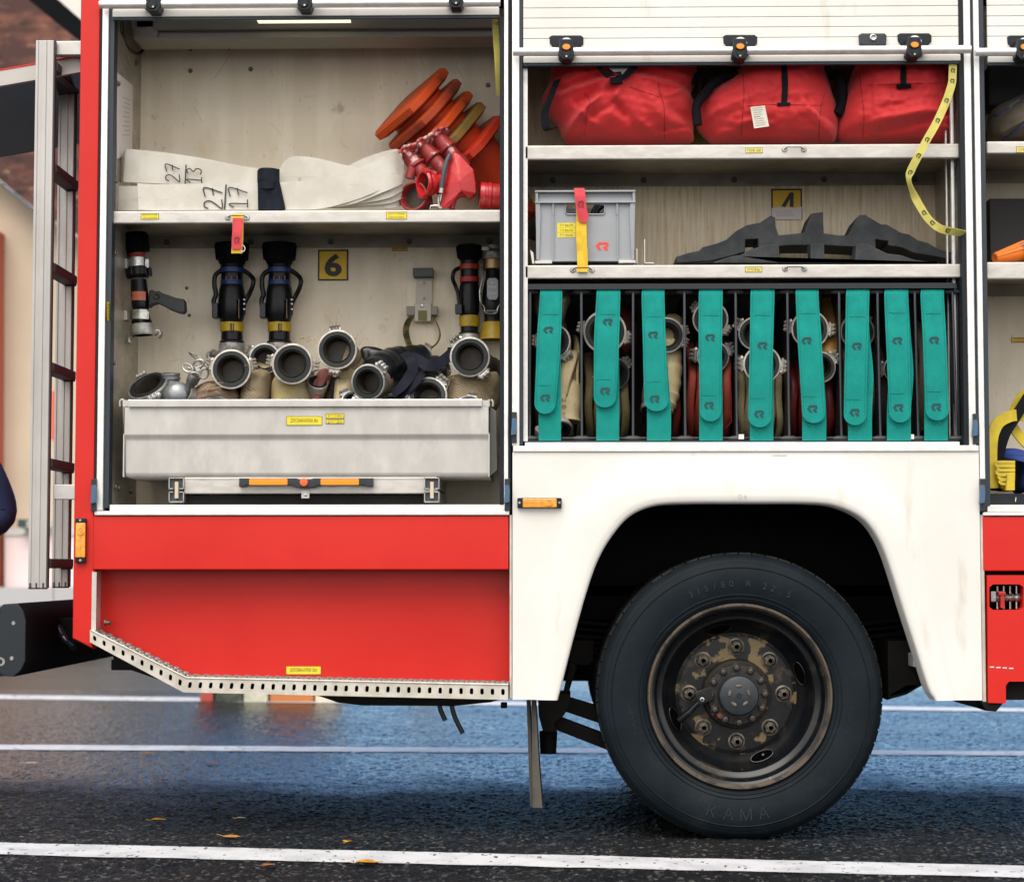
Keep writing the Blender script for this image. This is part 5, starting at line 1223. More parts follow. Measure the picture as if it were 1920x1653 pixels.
# ---------------- pull-out tray ----------------
YT=.015
TRY=part('pull_out_tray',MB().pb(232,757,918,893,YT,.47,0,b=.006) if False else (lambda m:(
    None,
    m.pp([(230,750),(918,750),(918,761.5),(230,761.5)],YT+.0005,YT+.004,0),
    [m.grid(2,len(pf),lambda u,v,pf=pf: Vector((P(pf[int(round(v*(len(pf)-1)))][0],820,YT).x+(P(918,820,YT).x-P(pf[int(round(v*(len(pf)-1)))][0],820,YT).x)*u, YT+pf[int(round(v*(len(pf)-1)))][2], LZ(pf[int(round(v*(len(pf)-1)))][1],YT))),0) for pf in [[(230,762,0),(231,812,0),(232,816,.003),(233,820,.010),(234,826,.012),(235,884,.012),(236,890,.015),(238,894,.022),(238,895,.30)]]],
    m.box(P(918,820,YT).x-.004,P(918,820,YT).x,YT,.46,LZ(893,YT),LZ(751,YT),0), m.box(P(231,820,YT).x,P(231,820,YT).x+.004,YT,.46,LZ(893,YT),LZ(751,YT),0),
    m.box(P(231,820,YT).x,P(918,820,YT).x,.455,.46,LZ(893,YT),LZ(751,YT),0), m.box(P(231,820,YT).x,P(918,820,YT).x,YT+.03,.455,LZ(891,YT),LZ(889,YT),0), m) )(MB())[-1],[TRAYM],smooth=50)
m=MB(); x0=P(242,752,YT).x; x1=P(904,752,YT).x
m.box(x0,x1,YT-.012,YT,LZ(762,YT),LZ(750,YT),0,b=.002); m.tube([(x0,YT-.008,LZ(749.5,YT)),(x1,YT-.008,LZ(749.5,YT))],.003,8,1)
for a in (229,920):
    m.tube(cr([P(a+4,752,YT+.02),P(a,749,YT+.02),P(a-4*(1 if a<500 else -1),753,YT+.02),P(a-4*(1 if a<500 else -1),762,YT+.02)],4),.004,8,0)
m.tube([P(232,750,YT+.01),P(232,750,.44)],.004,8,0); m.tube([P(917,750,YT+.01),P(917,750,.44)],.004,8,0)
part('tray_rim',m,[TRAYM,STEEL],TRY)
# wider side wing behind right edge
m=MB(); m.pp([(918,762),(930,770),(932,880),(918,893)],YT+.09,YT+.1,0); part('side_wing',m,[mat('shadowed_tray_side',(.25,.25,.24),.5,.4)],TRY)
sticker(537,780,604,797,YT-.001,['ДОПУСТИМАЯ НАГРУЗКА   80 кг'],par=TRY); sticker(611,775,645,784,YT-.001,['Ø 77, 51-20 м'],par=TRY); sticker(611,785,645,794,YT-.001,['Разветвление','РТ-80'],par=TRY)
m=MB(); YH=.03
m.pb(345,894,820,925,YH,YH+.03,0,b=.004); m.pb(350,896,806,898,YH-.002,YH,0)
part('slide_frame',m,[ALUS],TRY)
m=MB(); m.pp([(448,896),(556,896),(560,898),(582,898),(588,896),(699,896),(699,911),(688,912),(684,909),(600,909),(586,914),(556,914),(545,909),(462,909),(458,912),(448,912)],YH-.03,YH-.002,0,b=.003)
for a,b in ((467,539),(601,673)):
    m.pb(a,897.5,b,909,YH-.034,YH-.03,1,b=.002)
m.lathe([(.0145,0),(.0145,.006),(.012,.010),(0,.0115)],P(570,904,YH-.03),(0,-1,0),28,2)
part('tray_handle',m,[DPLAS,ORANGE,BRIGHTOR],TRY)
m=MB(); m.pb(565,919,580,934,YH-.004,YH,0,b=.0015); m.lathe([(.005,0),(.005,.002),(.002,.003)],P(573,928,YH-.004),(0,-1,0),12,1); part('latch_tab',m,[ALUB,STEEL],TRY)
for cx_ in (331,810):
    m=MB(); Ys=.018
    for y0,y1,op in ((895,917,1),(921,942,-1)):
        a=cx_-15; c=cx_+14; w_=2.2
        m.pb(a,y0,a+w_,y1,Ys,.46,0,b=.0008); m.pb(c-w_,y0,c,y1,Ys,.46,0,b=.0008)
        yy=y0 if op>0 else y1-w_; m.pb(a,yy,c,yy+w_,Ys,.46,0,b=.0008)
        ye=y1-w_ if op>0 else y0; m.pb(a,ye,a+9,ye+w_,Ys,.46,0); m.pb(c-9,ye,c,ye+w_,Ys,.46,0)
        m.pb(a+2,y0+2,c-2,y1-2,Ys+.01,.4,2)
    m.pb(cx_-3.5,903,cx_+3,934,Ys-.006,Ys+.02,1,b=.001)
    part('slide_rail',m,[STEEL,mat('cream_slider',(.55,.48,.33),.5),mat('slate_rail',(.05,.06,.075),.5)],TRY)
m=MB(); m.pb(346,928,795,944,.06,.45,0); part('tray_base',m,DARK,TRY)

# ======================= right locker =======================
k4=(D+.1)/F
def bag(label,outl,cre,Yf,Yb,seed,mt=BAG,cen=None,Ym=None,amp=.008):
    t=thing('gear_bag',P(outl[0][0],270,.2),label,'bag','red cloth bags on the top shelf')
    m=MB(); puff(m,outl,Yf,Yb,0,creases=cre,amp=amp,nr=60,n=260,pw=3.2,fr=17,seed=seed,cen=cen,Ym=Ym); m.build('bag_body',mt,t,smooth=80); return t
def seamline(m,pts,Y,r=.0011,mi=0): m.tube(cr([P(x,y,Y) for x,y in pts],6),r,5,mi)
def rays(tree_obj,pts,off=.0015,mi=0,m=None,r=.0011,width=None,th=.002):
    """lay a line on the front of an object by casting rays along +Y from the camera"""
    me=tree_obj.data; from mathutils.bvhtree import BVHTree
    root=tree_obj
    while root.parent: root=root.parent
    L=root.location if root is not tree_obj else tree_obj.location
    bvh=BVHTree.FromPolygons([v.co+L for v in me.vertices],[tuple(p.vertices) for p in me.polygons])
    out=[]
    for x,y in pts:
        d=ray(x,y).normalized(); h=bvh.ray_cast(CAM,d)
        if h[0] is not None: out.append(h[0]-d*off)
    return out
def onsurf(t,part_name,m,pts,r=.0011,mi=0,n=6,off=.001):
    o=[c for c in t.children if c.name.split('.')[0]==part_name][0]
    q=cr([Vector((x,y,0)) for x,y in pts],n); pp_=rays(o,[(v.x,v.y) for v in q],off)
    if len(pp_)>1: m.tube(pp_,r,5,mi)
def onribbon(t,part_name,m,pts,wpx,mi=0,n=6,off=.002,th=.002):
    o=[c for c in t.children if c.name.split('.')[0]==part_name][0]
    q=cr([Vector((x,y,0)) for x,y in pts],n); L=[];Rr=[]
    for i,v in enumerate(q):
        a=(q[min(i+1,len(q)-1)]-q[max(i-1,0)]).normalized(); s_=Vector((-a.y,a.x,0))*wpx/2; L.append((v.x+s_.x,v.y+s_.y)); Rr.append((v.x-s_.x,v.y-s_.y))
    A=rays(o,L,off);B=rays(o,Rr,off)
    n_=min(len(A),len(B))
    if n_>1: m.ribbon([(A[i]+B[i])/2 for i in range(n_)],[B[i]-A[i] for i in range(n_)],th,mi)
tb1=bag('large red gear bag on the left, cinched at the top by a black tab',[(1016,190),(1028,160),(1040,118),(1100,96),(1180,88),(1262,92),(1302,115),(1306,150),(1296,178),(1304,205),(1300,245),(1296,268),(1240,272),(1160,273),(1080,272),(1058,266),(1046,240),(1028,218)],
  [(1018,192,1170,150,7,-.030),(1016,205,1150,165,8,.022),(1172,150,1305,178,7,-.022),(1180,160,1300,190,8,.016),(1150,170,1060,262,9,.035),(1148,185,1085,210,9,-.030),(1160,170,1150,215,8,.020),(1150,215,1200,262,9,-.030),(1040,130,1155,145,7,.012),(1060,262,1150,215,7,-.012),(1175,240,1230,268,9,.020),(1260,225,1300,240,9,-.016),(1246,200,1296,176,6,.016),(1080,225,1130,262,7,.012),(1200,175,1240,240,12,.015),(1262,185,1302,180,4,-.014),(1215,262,1290,250,5,-.014),(1100,128,1150,140,5,-.01),(1190,140,1290,120,6,-.012)],.055,.42,1)
m=MB()
onsurf(tb1,'bag_body',m,[(1235,152),(1236,170),(1243,190),(1246,215),(1246,262)],.0012); onsurf(tb1,'bag_body',m,[(1096,175),(1106,190),(1100,215),(1096,255)],.0009); onsurf(tb1,'bag_body',m,[(1180,163),(1236,182)],.0009)
m.build('seam',SEAM,tb1)
m=MB(); m.pp([(1143,145),(1166,143),(1168,156),(1145,157)],.025,.04,0,b=.002)
m.ribbon(cr([P(1118,122,.03),P(1135,138,.03),P(1155,147,.03),P(1172,142,.03),P(1196,122,.03)],5),[Vector((0,-.004,.024))]*21,.004,0)
m.ribbon(cr([P(1045,150,.08),P(1033,180,.06),P(1022,215,.06),P(1026,242,.06),P(1040,240,.1)],5),[Vector((.026,.006,.01))]*21,.004,0)
m.build('black_strap',BWEB,tb1)
m=MB(); m.pp([(1120,124),(1140,127),(1152,136),(1164,134),(1166,141),(1180,126),(1176,122),(1130,121)],.026,.03,0); m.build('clear_window',mat('glossy_vinyl',(.10,.10,.11),.12,0,c2=(.55,.55,.55),ns=25,lo=.62,hi=.66),tb1)
tb2=bag('middle red bag with a paper label and vertical black strap',[(1304,210),(1312,190),(1345,165),(1375,142),(1400,120),(1460,104),(1530,110),(1545,135),(1560,180),(1570,215),(1566,262),(1540,269),(1440,271),(1350,271),(1326,262),(1306,238)],
  [(1312,235,1400,200,10,.014),(1340,268,1420,240,9,.018),(1350,255,1440,258,7,-.014),(1400,170,1400,255,5,-.006),(1480,200,1560,262,12,.014),(1500,205,1530,235,5,-.014),(1515,215,1520,250,5,.010),(1535,235,1568,245,6,-.014),(1470,195,1530,190,8,.008),(1330,205,1390,175,10,.010),(1410,245,1440,240,6,-.01),(1410,205,1480,215,10,-.010),(1480,255,1540,262,7,.012)],.06,.42,4)
m=MB(); onsurf(tb2,'bag_body',m,[(1393,135),(1395,175),(1392,215),(1390,255)]); onsurf(tb2,'bag_body',m,[(1546,175),(1538,210),(1535,262)]); onsurf(tb2,'bag_body',m,[(1400,199),(1460,196),(1540,198)],.0009); m.build('seam',SEAM,tb2)
m=MB(); onribbon(tb2,'bag_body',m,[(1470,124),(1472,160),(1470,193)],11,off=.006); onribbon(tb2,'bag_body',m,[(1457,196),(1482,195)],5,off=.006,th=.006); m.tube(cr([P(1308,235,.1),P(1306,200,.1),P(1322,175,.11),P(1345,150,.12),P(1380,138,.14)],6),.017,10,0); m.tube(cr([P(1300,160,.16),P(1307,140,.15),P(1312,150,.15),P(1312,180,.14),P(1306,190,.14)],5),.008,8,0)
m.build('black_strap',BWEB,tb2)
o=[c for c in tb2.children if c.name.split('.')[0]=='bag_body'][0]
m=MB(); q=rays(o,[(1407,201),(1434,198),(1442,237),(1414,241),(1425,218)],.006); 
ymin=min(p.y for p in q)-.008; q=[P(x,y,ymin) for x,y in [(1407,201),(1434,198),(1442,237),(1414,241)]]
m.poly(q,0)
for k in range(9):
    t_=.08+k*.1; a=q[0].lerp(q[3],t_).lerp(q[1].lerp(q[2],t_),.12); b=q[0].lerp(q[3],t_).lerp(q[1].lerp(q[2],t_),.55+.3*random.random()); dd=Vector((0,-.0012,0)); m.tube([a+dd,b+dd],.0006 if k!=4 else .0009,4,1)
m.build('paper_label',[mat('cream_label',(.68,.64,.56),.7),PENCIL],tb2)
tb3=bag('red bag on the right, behind the dangling yellow strap',[(1568,235),(1572,200),(1590,160),(1600,130),(1625,104),(1690,98),(1760,106),(1782,140),(1790,180),(1791,235),(1786,262),(1760,269),(1680,270),(1600,268),(1572,260)],
  [(1575,258,1640,262,8,-.016),(1640,262,1740,240,8,-.02),(1625,245,1740,225,9,.018),(1625,185,1720,190,5,-.006),(1625,180,1740,175,6,.008),(1760,220,1788,235,6,.018),(1750,235,1785,215,5,-.018),(1755,255,1788,262,6,.016),(1618,150,1622,250,4,-.007),(1580,210,1616,200,8,.01),(1630,205,1700,215,6,.006),(1640,222,1720,205,5,-.005),(1755,195,1785,190,6,.012)],.06,.42,9)
m=MB(); onsurf(tb3,'bag_body',m,[(1612,140),(1616,180),(1620,215),(1618,258)]); onsurf(tb3,'bag_body',m,[(1625,160),(1700,157),(1765,156)],.0009); onsurf(tb3,'bag_body',m,[(1766,150),(1770,200),(1766,250)],.0009); m.build('seam',SEAM,tb3)
m=MB(); onribbon(tb3,'bag_body',m,[(1693,124),(1694,140),(1694,158)],11,off=.006); onribbon(tb3,'bag_body',m,[(1681,163),(1708,161)],7,off=.006,th=.007); m.tube(cr([P(1562,140,.2),P(1575,150,.16),P(1580,190,.16),P(1570,215,.15)],5),.018,10,0); m.build('black_strap',BWEB,tb3)
m=MB(); m.pp([(1262,124),(1530,124),(1530,280),(1262,280)],.42,.44,0); part('olive_board',m,[mat('olive_board',(.30,.30,.08),.6)],C4)

# dangling yellow strap with marks
path=[(1787,118,.01),(1786,140,.0),(1784,160,-.01),(1772,195,-.02),(1755,232,-.03),(1738,262,-.04),(1722,292,-.045),(1708,320,-.04),(1704,338,-.035),(1714,366,-.03),(1728,392,-.03),(1742,412,-.03),(1762,428,-.03),(1785,434,-.025),(1808,438,-.005)]
pp_=cr([P(a,b,c_) for a,b,c_ in path],6); n=len(pp_); wv=[]
for i in range(n):
    a=(pp_[min(i+1,n-1)]-pp_[max(i-1,0)]).normalized(); side=a.cross(Vector((0,-1,0))).normalized()
    t_=i/(n-1); tw=0
    if .50<t_<.68: tw=math.sin((t_-.50)/.18*math.pi)*R(72)
    if t_>.82: tw=(t_-.82)/.18*R(55)
    q=Matrix.Rotation(tw,3,a)@side; wv.append(q*15*S)
m=MB(); m.ribbon(pp_,wv,.0018,0)
for i in [4,10,17,23,30,36,43,62,68,76]:
    if i<n-1:
        a=(pp_[i+1]-pp_[i-1]).normalized(); side=wv[i].normalized(); nn=a.cross(side).normalized()
        if nn.y>0: nn=-nn
        m.logo(pp_[i]+nn*.0018,.016,.018,ux=side*(1 if side.x>0 else -1),uy=-a,m=1)
o=m.build('pull_strap',[YWEB,mat('green_black_print',(.05,.06,.01),.6)]); tag(o,'yellow pull strap printed with small dark emblems, dangling over the red bag and shelf','strap')

# crate
t=thing('plastic_crate',P(1098,493,.1),'grey plastic crate with hand hole, red emblem and yellow labels on the middle shelf','crate')
m=MB(); Yc=.06; kx=lambda x,y,Y=Yc: P(x,y,Y)
q=bmesh.new(); o_=[(1004,384),(1192,384),(1190,489),(1006,489)]; hole=[(1064,382.5),(1130,382.5),(1134,386),(1134,399),(1131,402),(1063,402),(1060,399),(1060,386)]
o_=[(1005,372),(1191,372),(1189,489),(1006,489)]
Ao=[q.verts.new(P(x,y,Yc)) for x,y in o_]; Bo=[q.verts.new(P(x,y,Yc)) for x,y in hole]
eo=[q.edges.new((Ao[i],Ao[(i+1)%len(Ao)])) for i in range(len(Ao))]; eb=[q.edges.new((Bo[i],Bo[(i+1)%len(Bo)])) for i in range(len(Bo))]
bmesh.ops.triangle_fill(q,use_beauty=True,use_dissolve=False,edges=eo+eb)
ex=bmesh.ops.extrude_face_region(q,geom=q.faces[:])
for v in ex['geom']:
    if isinstance(v,bmesh.types.BMVert): v.co.y+=.004
bmesh.ops.recalc_face_normals(q,faces=q.faces[:]); m.bm(q,0)
xa_,xb_=P(1005,430,Yc).x,P(1190,430,Yc).x; z0,z1=LZ(489,Yc),LZ(358,Yc)
m.box(xa_,xa_+.004,Yc+.004,.42,z0,z1,0); m.box(xb_-.004,xb_,Yc+.004,.42,z0,z1,0); m.box(xa_,xb_,.42,.424,z0,z1,0); m.box(xa_,xb_,Yc+.004,.42,z0,z0+.004,0)
m.pb(1010,360,1185,376,Yc+.002,Yc+.006,0)
# rims and ribs
m.pb(1003,356.5,1192,360,Yc-.016,Yc+.006,0,b=.0015); m.pb(1003,377,1192,380.5,Yc-.014,Yc,0,b=.0015)
for x in (1036,1156): m.pb(x,380,x+2,486 if 0 else 384+18,Yc-.010,Yc,0); 
for x in (1036,1157): m.pp([(x,380),(x+2,380),(x+2,487),(x,487)],Yc-.008,Yc,0)
for x in (1004,1186): m.pb(x,360,x+5,378,Yc-.012,Yc+.004,0,b=.001)
m.pp([(1004,380),(1012,380),(1014,400),(1011,487),(1006,487)],Yc-.010,Yc,0,b=.0015); m.pp([(1182,380),(1191,380),(1189,487),(1184,487),(1180,400)],Yc-.010,Yc,0,b=.0015)
for pts in ([P(x,y,Yc-.002) for x,y in hole],): m.tube(pts,.0028,6,0,closed=True)
m.pb(1006,486,1190,490,Yc-.006,Yc+.004,0,b=.001)
m.build('crate_body',GREYC,t)
m=MB(); m.logo(P(1129,461.5,Yc-.0012),24*k4,16*k4,m=0); m.build('emblem',[LOGOR,LOGOR],t)
for i,s_ in enumerate(('ГП 80х70','ГП 80х50','ГП 70х50')):
    m=MB(); y=418+i*9.2; m.pb(1045,y,1079,y+8.6,Yc-.0008,Yc,0); m.text(s_,P(1062,y+4.4,Yc-.0016),.0085,m=1,wmax=.045); m.build('yellow_label',[YELL,INKF],t)
m=MB(); m.tube(cr([P(1112,402,.2),P(1118,390,.2),P(1128,380,.2)],5),.012,10,0); m.tube(cr([P(1118,402,.18),P(1122,392,.18),P(1132,384,.18)],5),.010,10,0)
ring(m,P(1090,430,.2),(0,-.4,.9),.05,mats=(1,0,0,0)); o=m.build('spare_couplings',[BLACKP,CAST]); tag(o,'dark couplings inside the grey crate, glimpsed through its hand hole','coupling')
m=MB()
for a,b in (((1003,489),(1014,494)),((1160,488),(1192,493))): m.pb(a[0] if a[0]<1100 else 1160,a[1],1035 if a[0]<1100 else 1192,b[1],.035,.06,0,b=.001)
m.pp([(994,468),(1000,474),(1002,494),(998,494)],.04,.06,0); m.pb(1193.5,466,1195,494,.04,.1,0); m.pb(1208,448,1209.5,494,.04,.1,0); m.pb(1209,492,1226,494,.04,.1,0)
part('crate_guide',m,[ALUB],C4)
t,m,pr,W=keeper('keeper_strap','yellow and red strap running down the front of the grey crate',[(1086,354,.045,20),(1088,372,.036,20),(1090,400,.034,20),(1090,440,.030,20),(1092,480,.026,20),(1092,510,.014,20)],[(1086,353,.040,20),(1088,370,.028,20),(1090,390,.026,20),(1094,408,.026,20)],True)
m.logo(P(1089,383,.024),.022,.026,m=1); m.build('red_webbing',[RSTR,mat('dark_red_print',(.2,.01,.015),.7)],t)

# rubber hose ramps
t=tag(MB().pp([(1268,492),(1268,481),(1290,474),(1310,470),(1318,463),(1345,456),(1362,449),(1380,433),(1400,422),(1425,417),(1445,404),(1453,407),(1455,425),(1460,441),(1490,438),(1508,436),(1521,400),(1543,397.5),(1545,437),(1572,441),(1590,441),(1606,408),(1612,403),(1622,402.5),(1652,420),(1664,421),(1690,436),(1704,439),(1722,450),(1740,455),(1762,468),(1792,474),(1793,489),(1760,482),(1712,474),(1690,464),(1665,460),(1665,452),(1642,449),(1643,468),(1600,463),(1545,460),(1480,460),(1422,466),(1421,448),(1398,449),(1397,472),(1372,480),(1330,490),(1290,492)],.17,.36,0,b=.005).build('rubber_ramp',RAMP,loc=P(1530,492,.2)),'black rubber hose ramp, the taller rear one with three raised teeth','hose ramp','black rubber hose ramps')
t=tag(MB().pp([(1300,493),(1340,490),(1372,480),(1388,478),(1412,466),(1440,458),(1461,457.5),(1462,489),(1520,489),(1519,456.5),(1546,456.5),(1546,489),(1603,489),(1605,460),(1612,456.5),(1626,457),(1664,475),(1690,478),(1716,487),(1760,492),(1760,493.5)],.065,.15,0,b=.005).build('rubber_ramp',RAMP,loc=P(1530,492,.1)),'black rubber hose ramp, the lower front one on the shelf edge','hose ramp','black rubber hose ramps')

# ---------------- hose rack ----------------
m=MB(); x0=P(990,825,.05).x; x1=P(1795,825,.05).x; zt4=LZ(523,.05)
m.tube([(x0,.05,LZ(822,.05)),(x1,.05,LZ(822,.05))],.006,10,0); m.tube([(x0,.44,LZ(822,.05)),(x1,.44,LZ(822,.05))],.006,8,0)
m.box(x0,x1,.03,.10,LZ(544,.05),LZ(534,.05),0); m.box(x0,x1,.035,.49,LZ(829,.05),LZ(826,.05),0)
m.box(x0-.004,x0+.004,.05,.48,LZ(826,.05),LZ(540,.05),0); m.box(P(1797,700,.05).x,P(1797,700,.05).x+.004,.06,.48,LZ(826,.05),LZ(540,.05),0)
m.box(x0,x1,.48,.49,LZ(826,.05),LZ(523,.05),1)
RK=part('hose_rack',m,[mat('rack_grey',(.014,.017,.021),.5,.2),mat('rack_back',(.03,.028,.022),.7)])
DV=[(994,993),(1090,1091),(1187,1187),(1283,1285),(1379,1382),(1476,1480),(1573,1578),(1645,1651),(1715,1722),(1786,1794)]
DMAT=mat('divider_edge',(.06,.07,.08),.4,.5)
for a,b in DV:
    m=MB(); pa=P(a,545,.045); pb_=P(b,824,.045); m.tube([pa,pa+Vector((0,0,-.01)),pb_],[.002,.0045,.0045],8,0)
    m.add([pa+Vector((0,.004,0)),pb_+Vector((0,.004,0)),pb_+Vector((0,.42,0)),pa+Vector((0,.42,0))],[(0,1,2,3)],1)
    m.tube([pb_+Vector((-.03,.004,.004)),pb_+Vector((-.012,.004,.004)),pb_+Vector((.012,.004,.004)),pb_+Vector((.03,.004,.004))],[.006,.011,.011,.006],8,1)
    m.tube([pa+Vector((-.028,.004,-.004)),pa+Vector((-.012,.004,-.004)),pa+Vector((.012,.004,-.004)),pa+Vector((.028,.004,-.004))],[.004,.008,.008,.004],8,1)
    part('divider',m,[DMAT,mat('rack_dark',(.022,.026,.03),.5,.2)],RK)
for x in (1379,1710): 
    m=MB(); m.pb(x+6 if x<1500 else 1704,814,x+16 if x<1500 else 1714,823,.035,.045,0,b=.001); part('white_tab',m,[PAPER],RK)
STR=[((1013,1054),(1007,1052),(1002,1042),778,(1010,1052),(619,746),(1028,1022)),
 ((1119,1163),(1114,1161),(1113,1155),766,(1118,1161),(604,733),(1139,1134)),
 ((1204,1246),(1205,1248),(1208,1253),773,(1213,1258),(628,748),(1224,1227)),
 ((1311,1355),(1310,1354),(1312,1352),792,(1311,1355),(633,760),(1331,1329)),
 ((1408,1452),(1406,1450),(1403,1446),803,(1406,1450),(648,776),(1429,1423)),
 ((1492,1535),(1495,1540),(1504,1547),795,(1504,1549),(639,766),(1512,1523)),
 ((1587,1630),(1585,1628),(1582,1624),799,(1590,1635),(649,773),(1606,1602)),
 ((1659,1703),(1661,1705),(1667,1708),794,(1663,1708),(639,764),(1682,1684)),
 ((1727,1770),(1730,1774),(1735,1779),790,(1733,1777),(638,763),(1751,1755))]
ordn=['first','second','third','fourth','fifth','sixth','seventh','eighth','ninth']
hl=['in front of a pale beige hose','in front of an olive tan hose','in front of an orange red hose with a beige end','over a brick red hose and two ring couplings','over a cream hose and two ring couplings','slanting over a dark maroon hose','over a brown hose, one thin coupling edge showing','over the nearly empty dark slot','over the last slot at the right wall']
Ysr=.012
for i,(tp,md,en,ey,lo,lg,lx) in enumerate(STR):
    t=thing('hose_strap',P(sum(tp)/2,826,Ysr),'teal webbing strap '+hl[i],'strap','teal straps across the hose rack')
    def rib(m,rows,Y,th=.003,mi=0):
        T=cr([Vector((a,b,y,))for a,b,y in [(r_[0],r_[1],r_[2]) for r_ in rows]],6)
        ys=cr([Vector((r_[3],0,0)) for r_ in rows],6)
        cpts=[];wv=[]
        for v,yy in zip(T,ys):
            A=P(v.x,v.z,yy.x); B=P(v.y,v.z,yy.x); cpts.append((A+B)/2); wv.append(B-A)
        m.ribbon(cpts,wv,th,mi); return cpts,wv
    m=MB(); off=3 if i in (6,7) else 0
    rib(m,[(tp[0]+1,tp[1]-1,543,.045),(md[0]+2+off,md[1]-1+off,620,.03),((md[0]+lo[0])/2+1+off,(md[1]+lo[1])/2+off*2,700,.028),(lo[0],lo[1],770,.028),(lo[0],lo[1],826,.03)],Ysr)
    m.build('back_layer',TEAL,t)
    m2=[]; m=MB(); c_,w2=rib(m,[(tp[0],tp[1],543,.040),(tp[0]-1 if i!=5 else tp[0],tp[1],560,.03),(md[0],md[1],630,.016),((md[0]+en[0])/2,(md[1]+en[1])/2,700,.012),(en[0],en[1],ey-22,.010)],Ysr,.0035)
    for sg in (-.42,.42):
        m2.append([c+w*sg+Vector((0,-.0021,0)) for c,w in zip(c_,w2)])
    # rounded end
    e=c_[-1]; hw=w2[-1]/2; dn=Vector((0,0,-1)); n=12; hh=hw.length
    arc_=[e+hw*math.cos(math.pi*k/n)*1.0+dn*math.sin(math.pi*k/n)*20*S for k in range(n+1)]
    fr=[p+Vector((0,-.00175,0)) for p in arc_]; bk=[p+Vector((0,.00175,0)) for p in arc_]
    m.add(fr+bk,[tuple(range(n+1)),tuple(range(n+1,2*n+2))[::-1]]+[(k,k+1,n+2+k,n+1+k) for k in range(n)],0)
    # stitch lines
    o_=m.build('front_flap',TEAL,t)
    m=MB(); from mathutils.bvhtree import BVHTree
    bvh=BVHTree.FromPolygons([v.co+t.location for v in o_.data.vertices],[tuple(p.vertices) for p in o_.data.polygons])
    for ly,xx_ in zip(lg,lx):
        d=ray(xx_,ly); h=bvh.ray_cast(CAM,d.normalized())
        if h[0]: m.logo(h[0]+Vector((0,-.0012,0)),18.5*k4,14*k4,m=0)
    m.build('emblem',[TEALINK,TEALINK],t)
    m=MB()
    for yy,x_0,x_1 in ((ey-58+random.random()*8,.1,.7),(585+random.random()*10,.15,.85)):
        k_=(yy-543)/(ey-543); ex0=tp[0]+(en[0]-tp[0])*k_; pts=[]
        for j in range(9):
            u=x_0+(x_1-x_0)*j/8; d=ray(ex0+43*u,yy+random.random()*1.2); h=bvh.ray_cast(CAM,d.normalized())
            if h[0]: pts.append(h[0]+Vector((0,-.0006,0)))
        if len(pts)>2: m.tube(pts,.0006,4,0)
    for L2 in m2: m.tube(L2,.0005,4,1)  # darker selvedge line down each edge
    if m.v: m.build('stitching',[TEALINK,mat('teal_selvedge_thread',(.001,.10,.09),.8)],t)

# rolled hoses in the slots
def rolled(i,mt,R0=.235,cz=None,n=6,x0=None,x1=None,label='',dx=0,Yc_=.32,mt2=None):
    a=(DV[i][0]+DV[i][1])/2+6; b=(DV[i+1][0]+DV[i+1][1])/2-5
    a=x0 or a; b=x1 or b
    xa_=P(a,760,.1).x; xb_=P(b,760,.1).x; w_=(xb_-xa_)/n; zf=LZ(826,.05)+.004
    t=thing('rolled_hose',((xa_+xb_)/2,Yc_,zf),label,'fire hose','hoses rolled up in the rack slots')
    m=MB(); rnd=random.Random(i*7+3)
    for k in range(n):
        cx_=xa_+w_*(k+.5); RR=R0*(1-.06*rnd.random()); th=w_*.92; q=[]
        lean=(rnd.random()-.5)*.012
        nn=44; prof=[(-.5,.0),(-.46,.6),(-.3,.92),(0,1),(.3,.92),(.46,.6),(.5,0)]
        V=[];Fc=[]
        for j in range(nn):
            an=2*math.pi*j/nn; wob=1+.012*math.sin(an*3+k)+.008*math.sin(an*7+k*2)
            for (u,h) in prof:
                rr=(RR-.012+.012*h)*wob
                V.append(Vector((cx_+u*th+lean*math.sin(an)+.003*math.sin(an*5+k),Yc_+.01*k%.01-math.cos(an)*rr*.98,zf+RR+math.sin(an)*rr)))
        L_=len(prof)
        for j in range(nn):
            for u in range(L_-1): Fc.append((j*L_+u,j*L_+u+1,((j+1)%nn)*L_+u+1,((j+1)%nn)*L_+u))
        m.add(V,Fc,0 if not mt2 or k%2 else 1)
        for side in (0,L_-1): m.add([V[j*L_+side] for j in range(nn)],[tuple(range(nn))],0)
    m.build('hose_coil',[mt]+([mt2] if mt2 else []),t,smooth=70); return t
def addring(t,px,py,Y,rpx,dr=(0,-1,0),lugs=(0,180),metal=CASTL,lk=.95,neck=None,neckm=HOSET):
    m=MB(); ring(m,P(px,py,Y),dr,rpx*k4,lugs=lugs,lk=lk,depth=.05); m.build('coupling',[metal,SEALR,BORE],t)
    if neck:
        m=MB(); pts=cr([P(*q) for q in neck],6); m.tube(pts,[rpx*k4*(.70+.05*math.sin(j*2.2)) for j in range(len(pts))],16,0); m.build('hose_end',neckm,t)
t=rolled(0,HOSET,.20,n=5,x0=1052,x1=1088,label='beige canvas hose in the first slot, one coupling, pleated end below',mt2=HOSEC); addring(t,1038,640,.12,33,(-.2,-1,0),(175,-48),neck=[(1050,700,.2),(1068,730,.16),(1066,790,.14)],neckm=HOSEC)
m=MB(); puff(m,[(1046,700),(1060,662),(1085,660),(1078,700),(1068,745),(1060,760),(1062,800),(1046,815),(1036,780)],.10,.25,0,creases=[(1050,750,1075,752,2.5,.007),(1050,762,1075,765,2.5,.007),(1050,776,1075,778,2.5,.007),(1050,788,1072,790,2.5,.006)],n=60,nr=20); m.build('pleated_end',HOSEC,t)
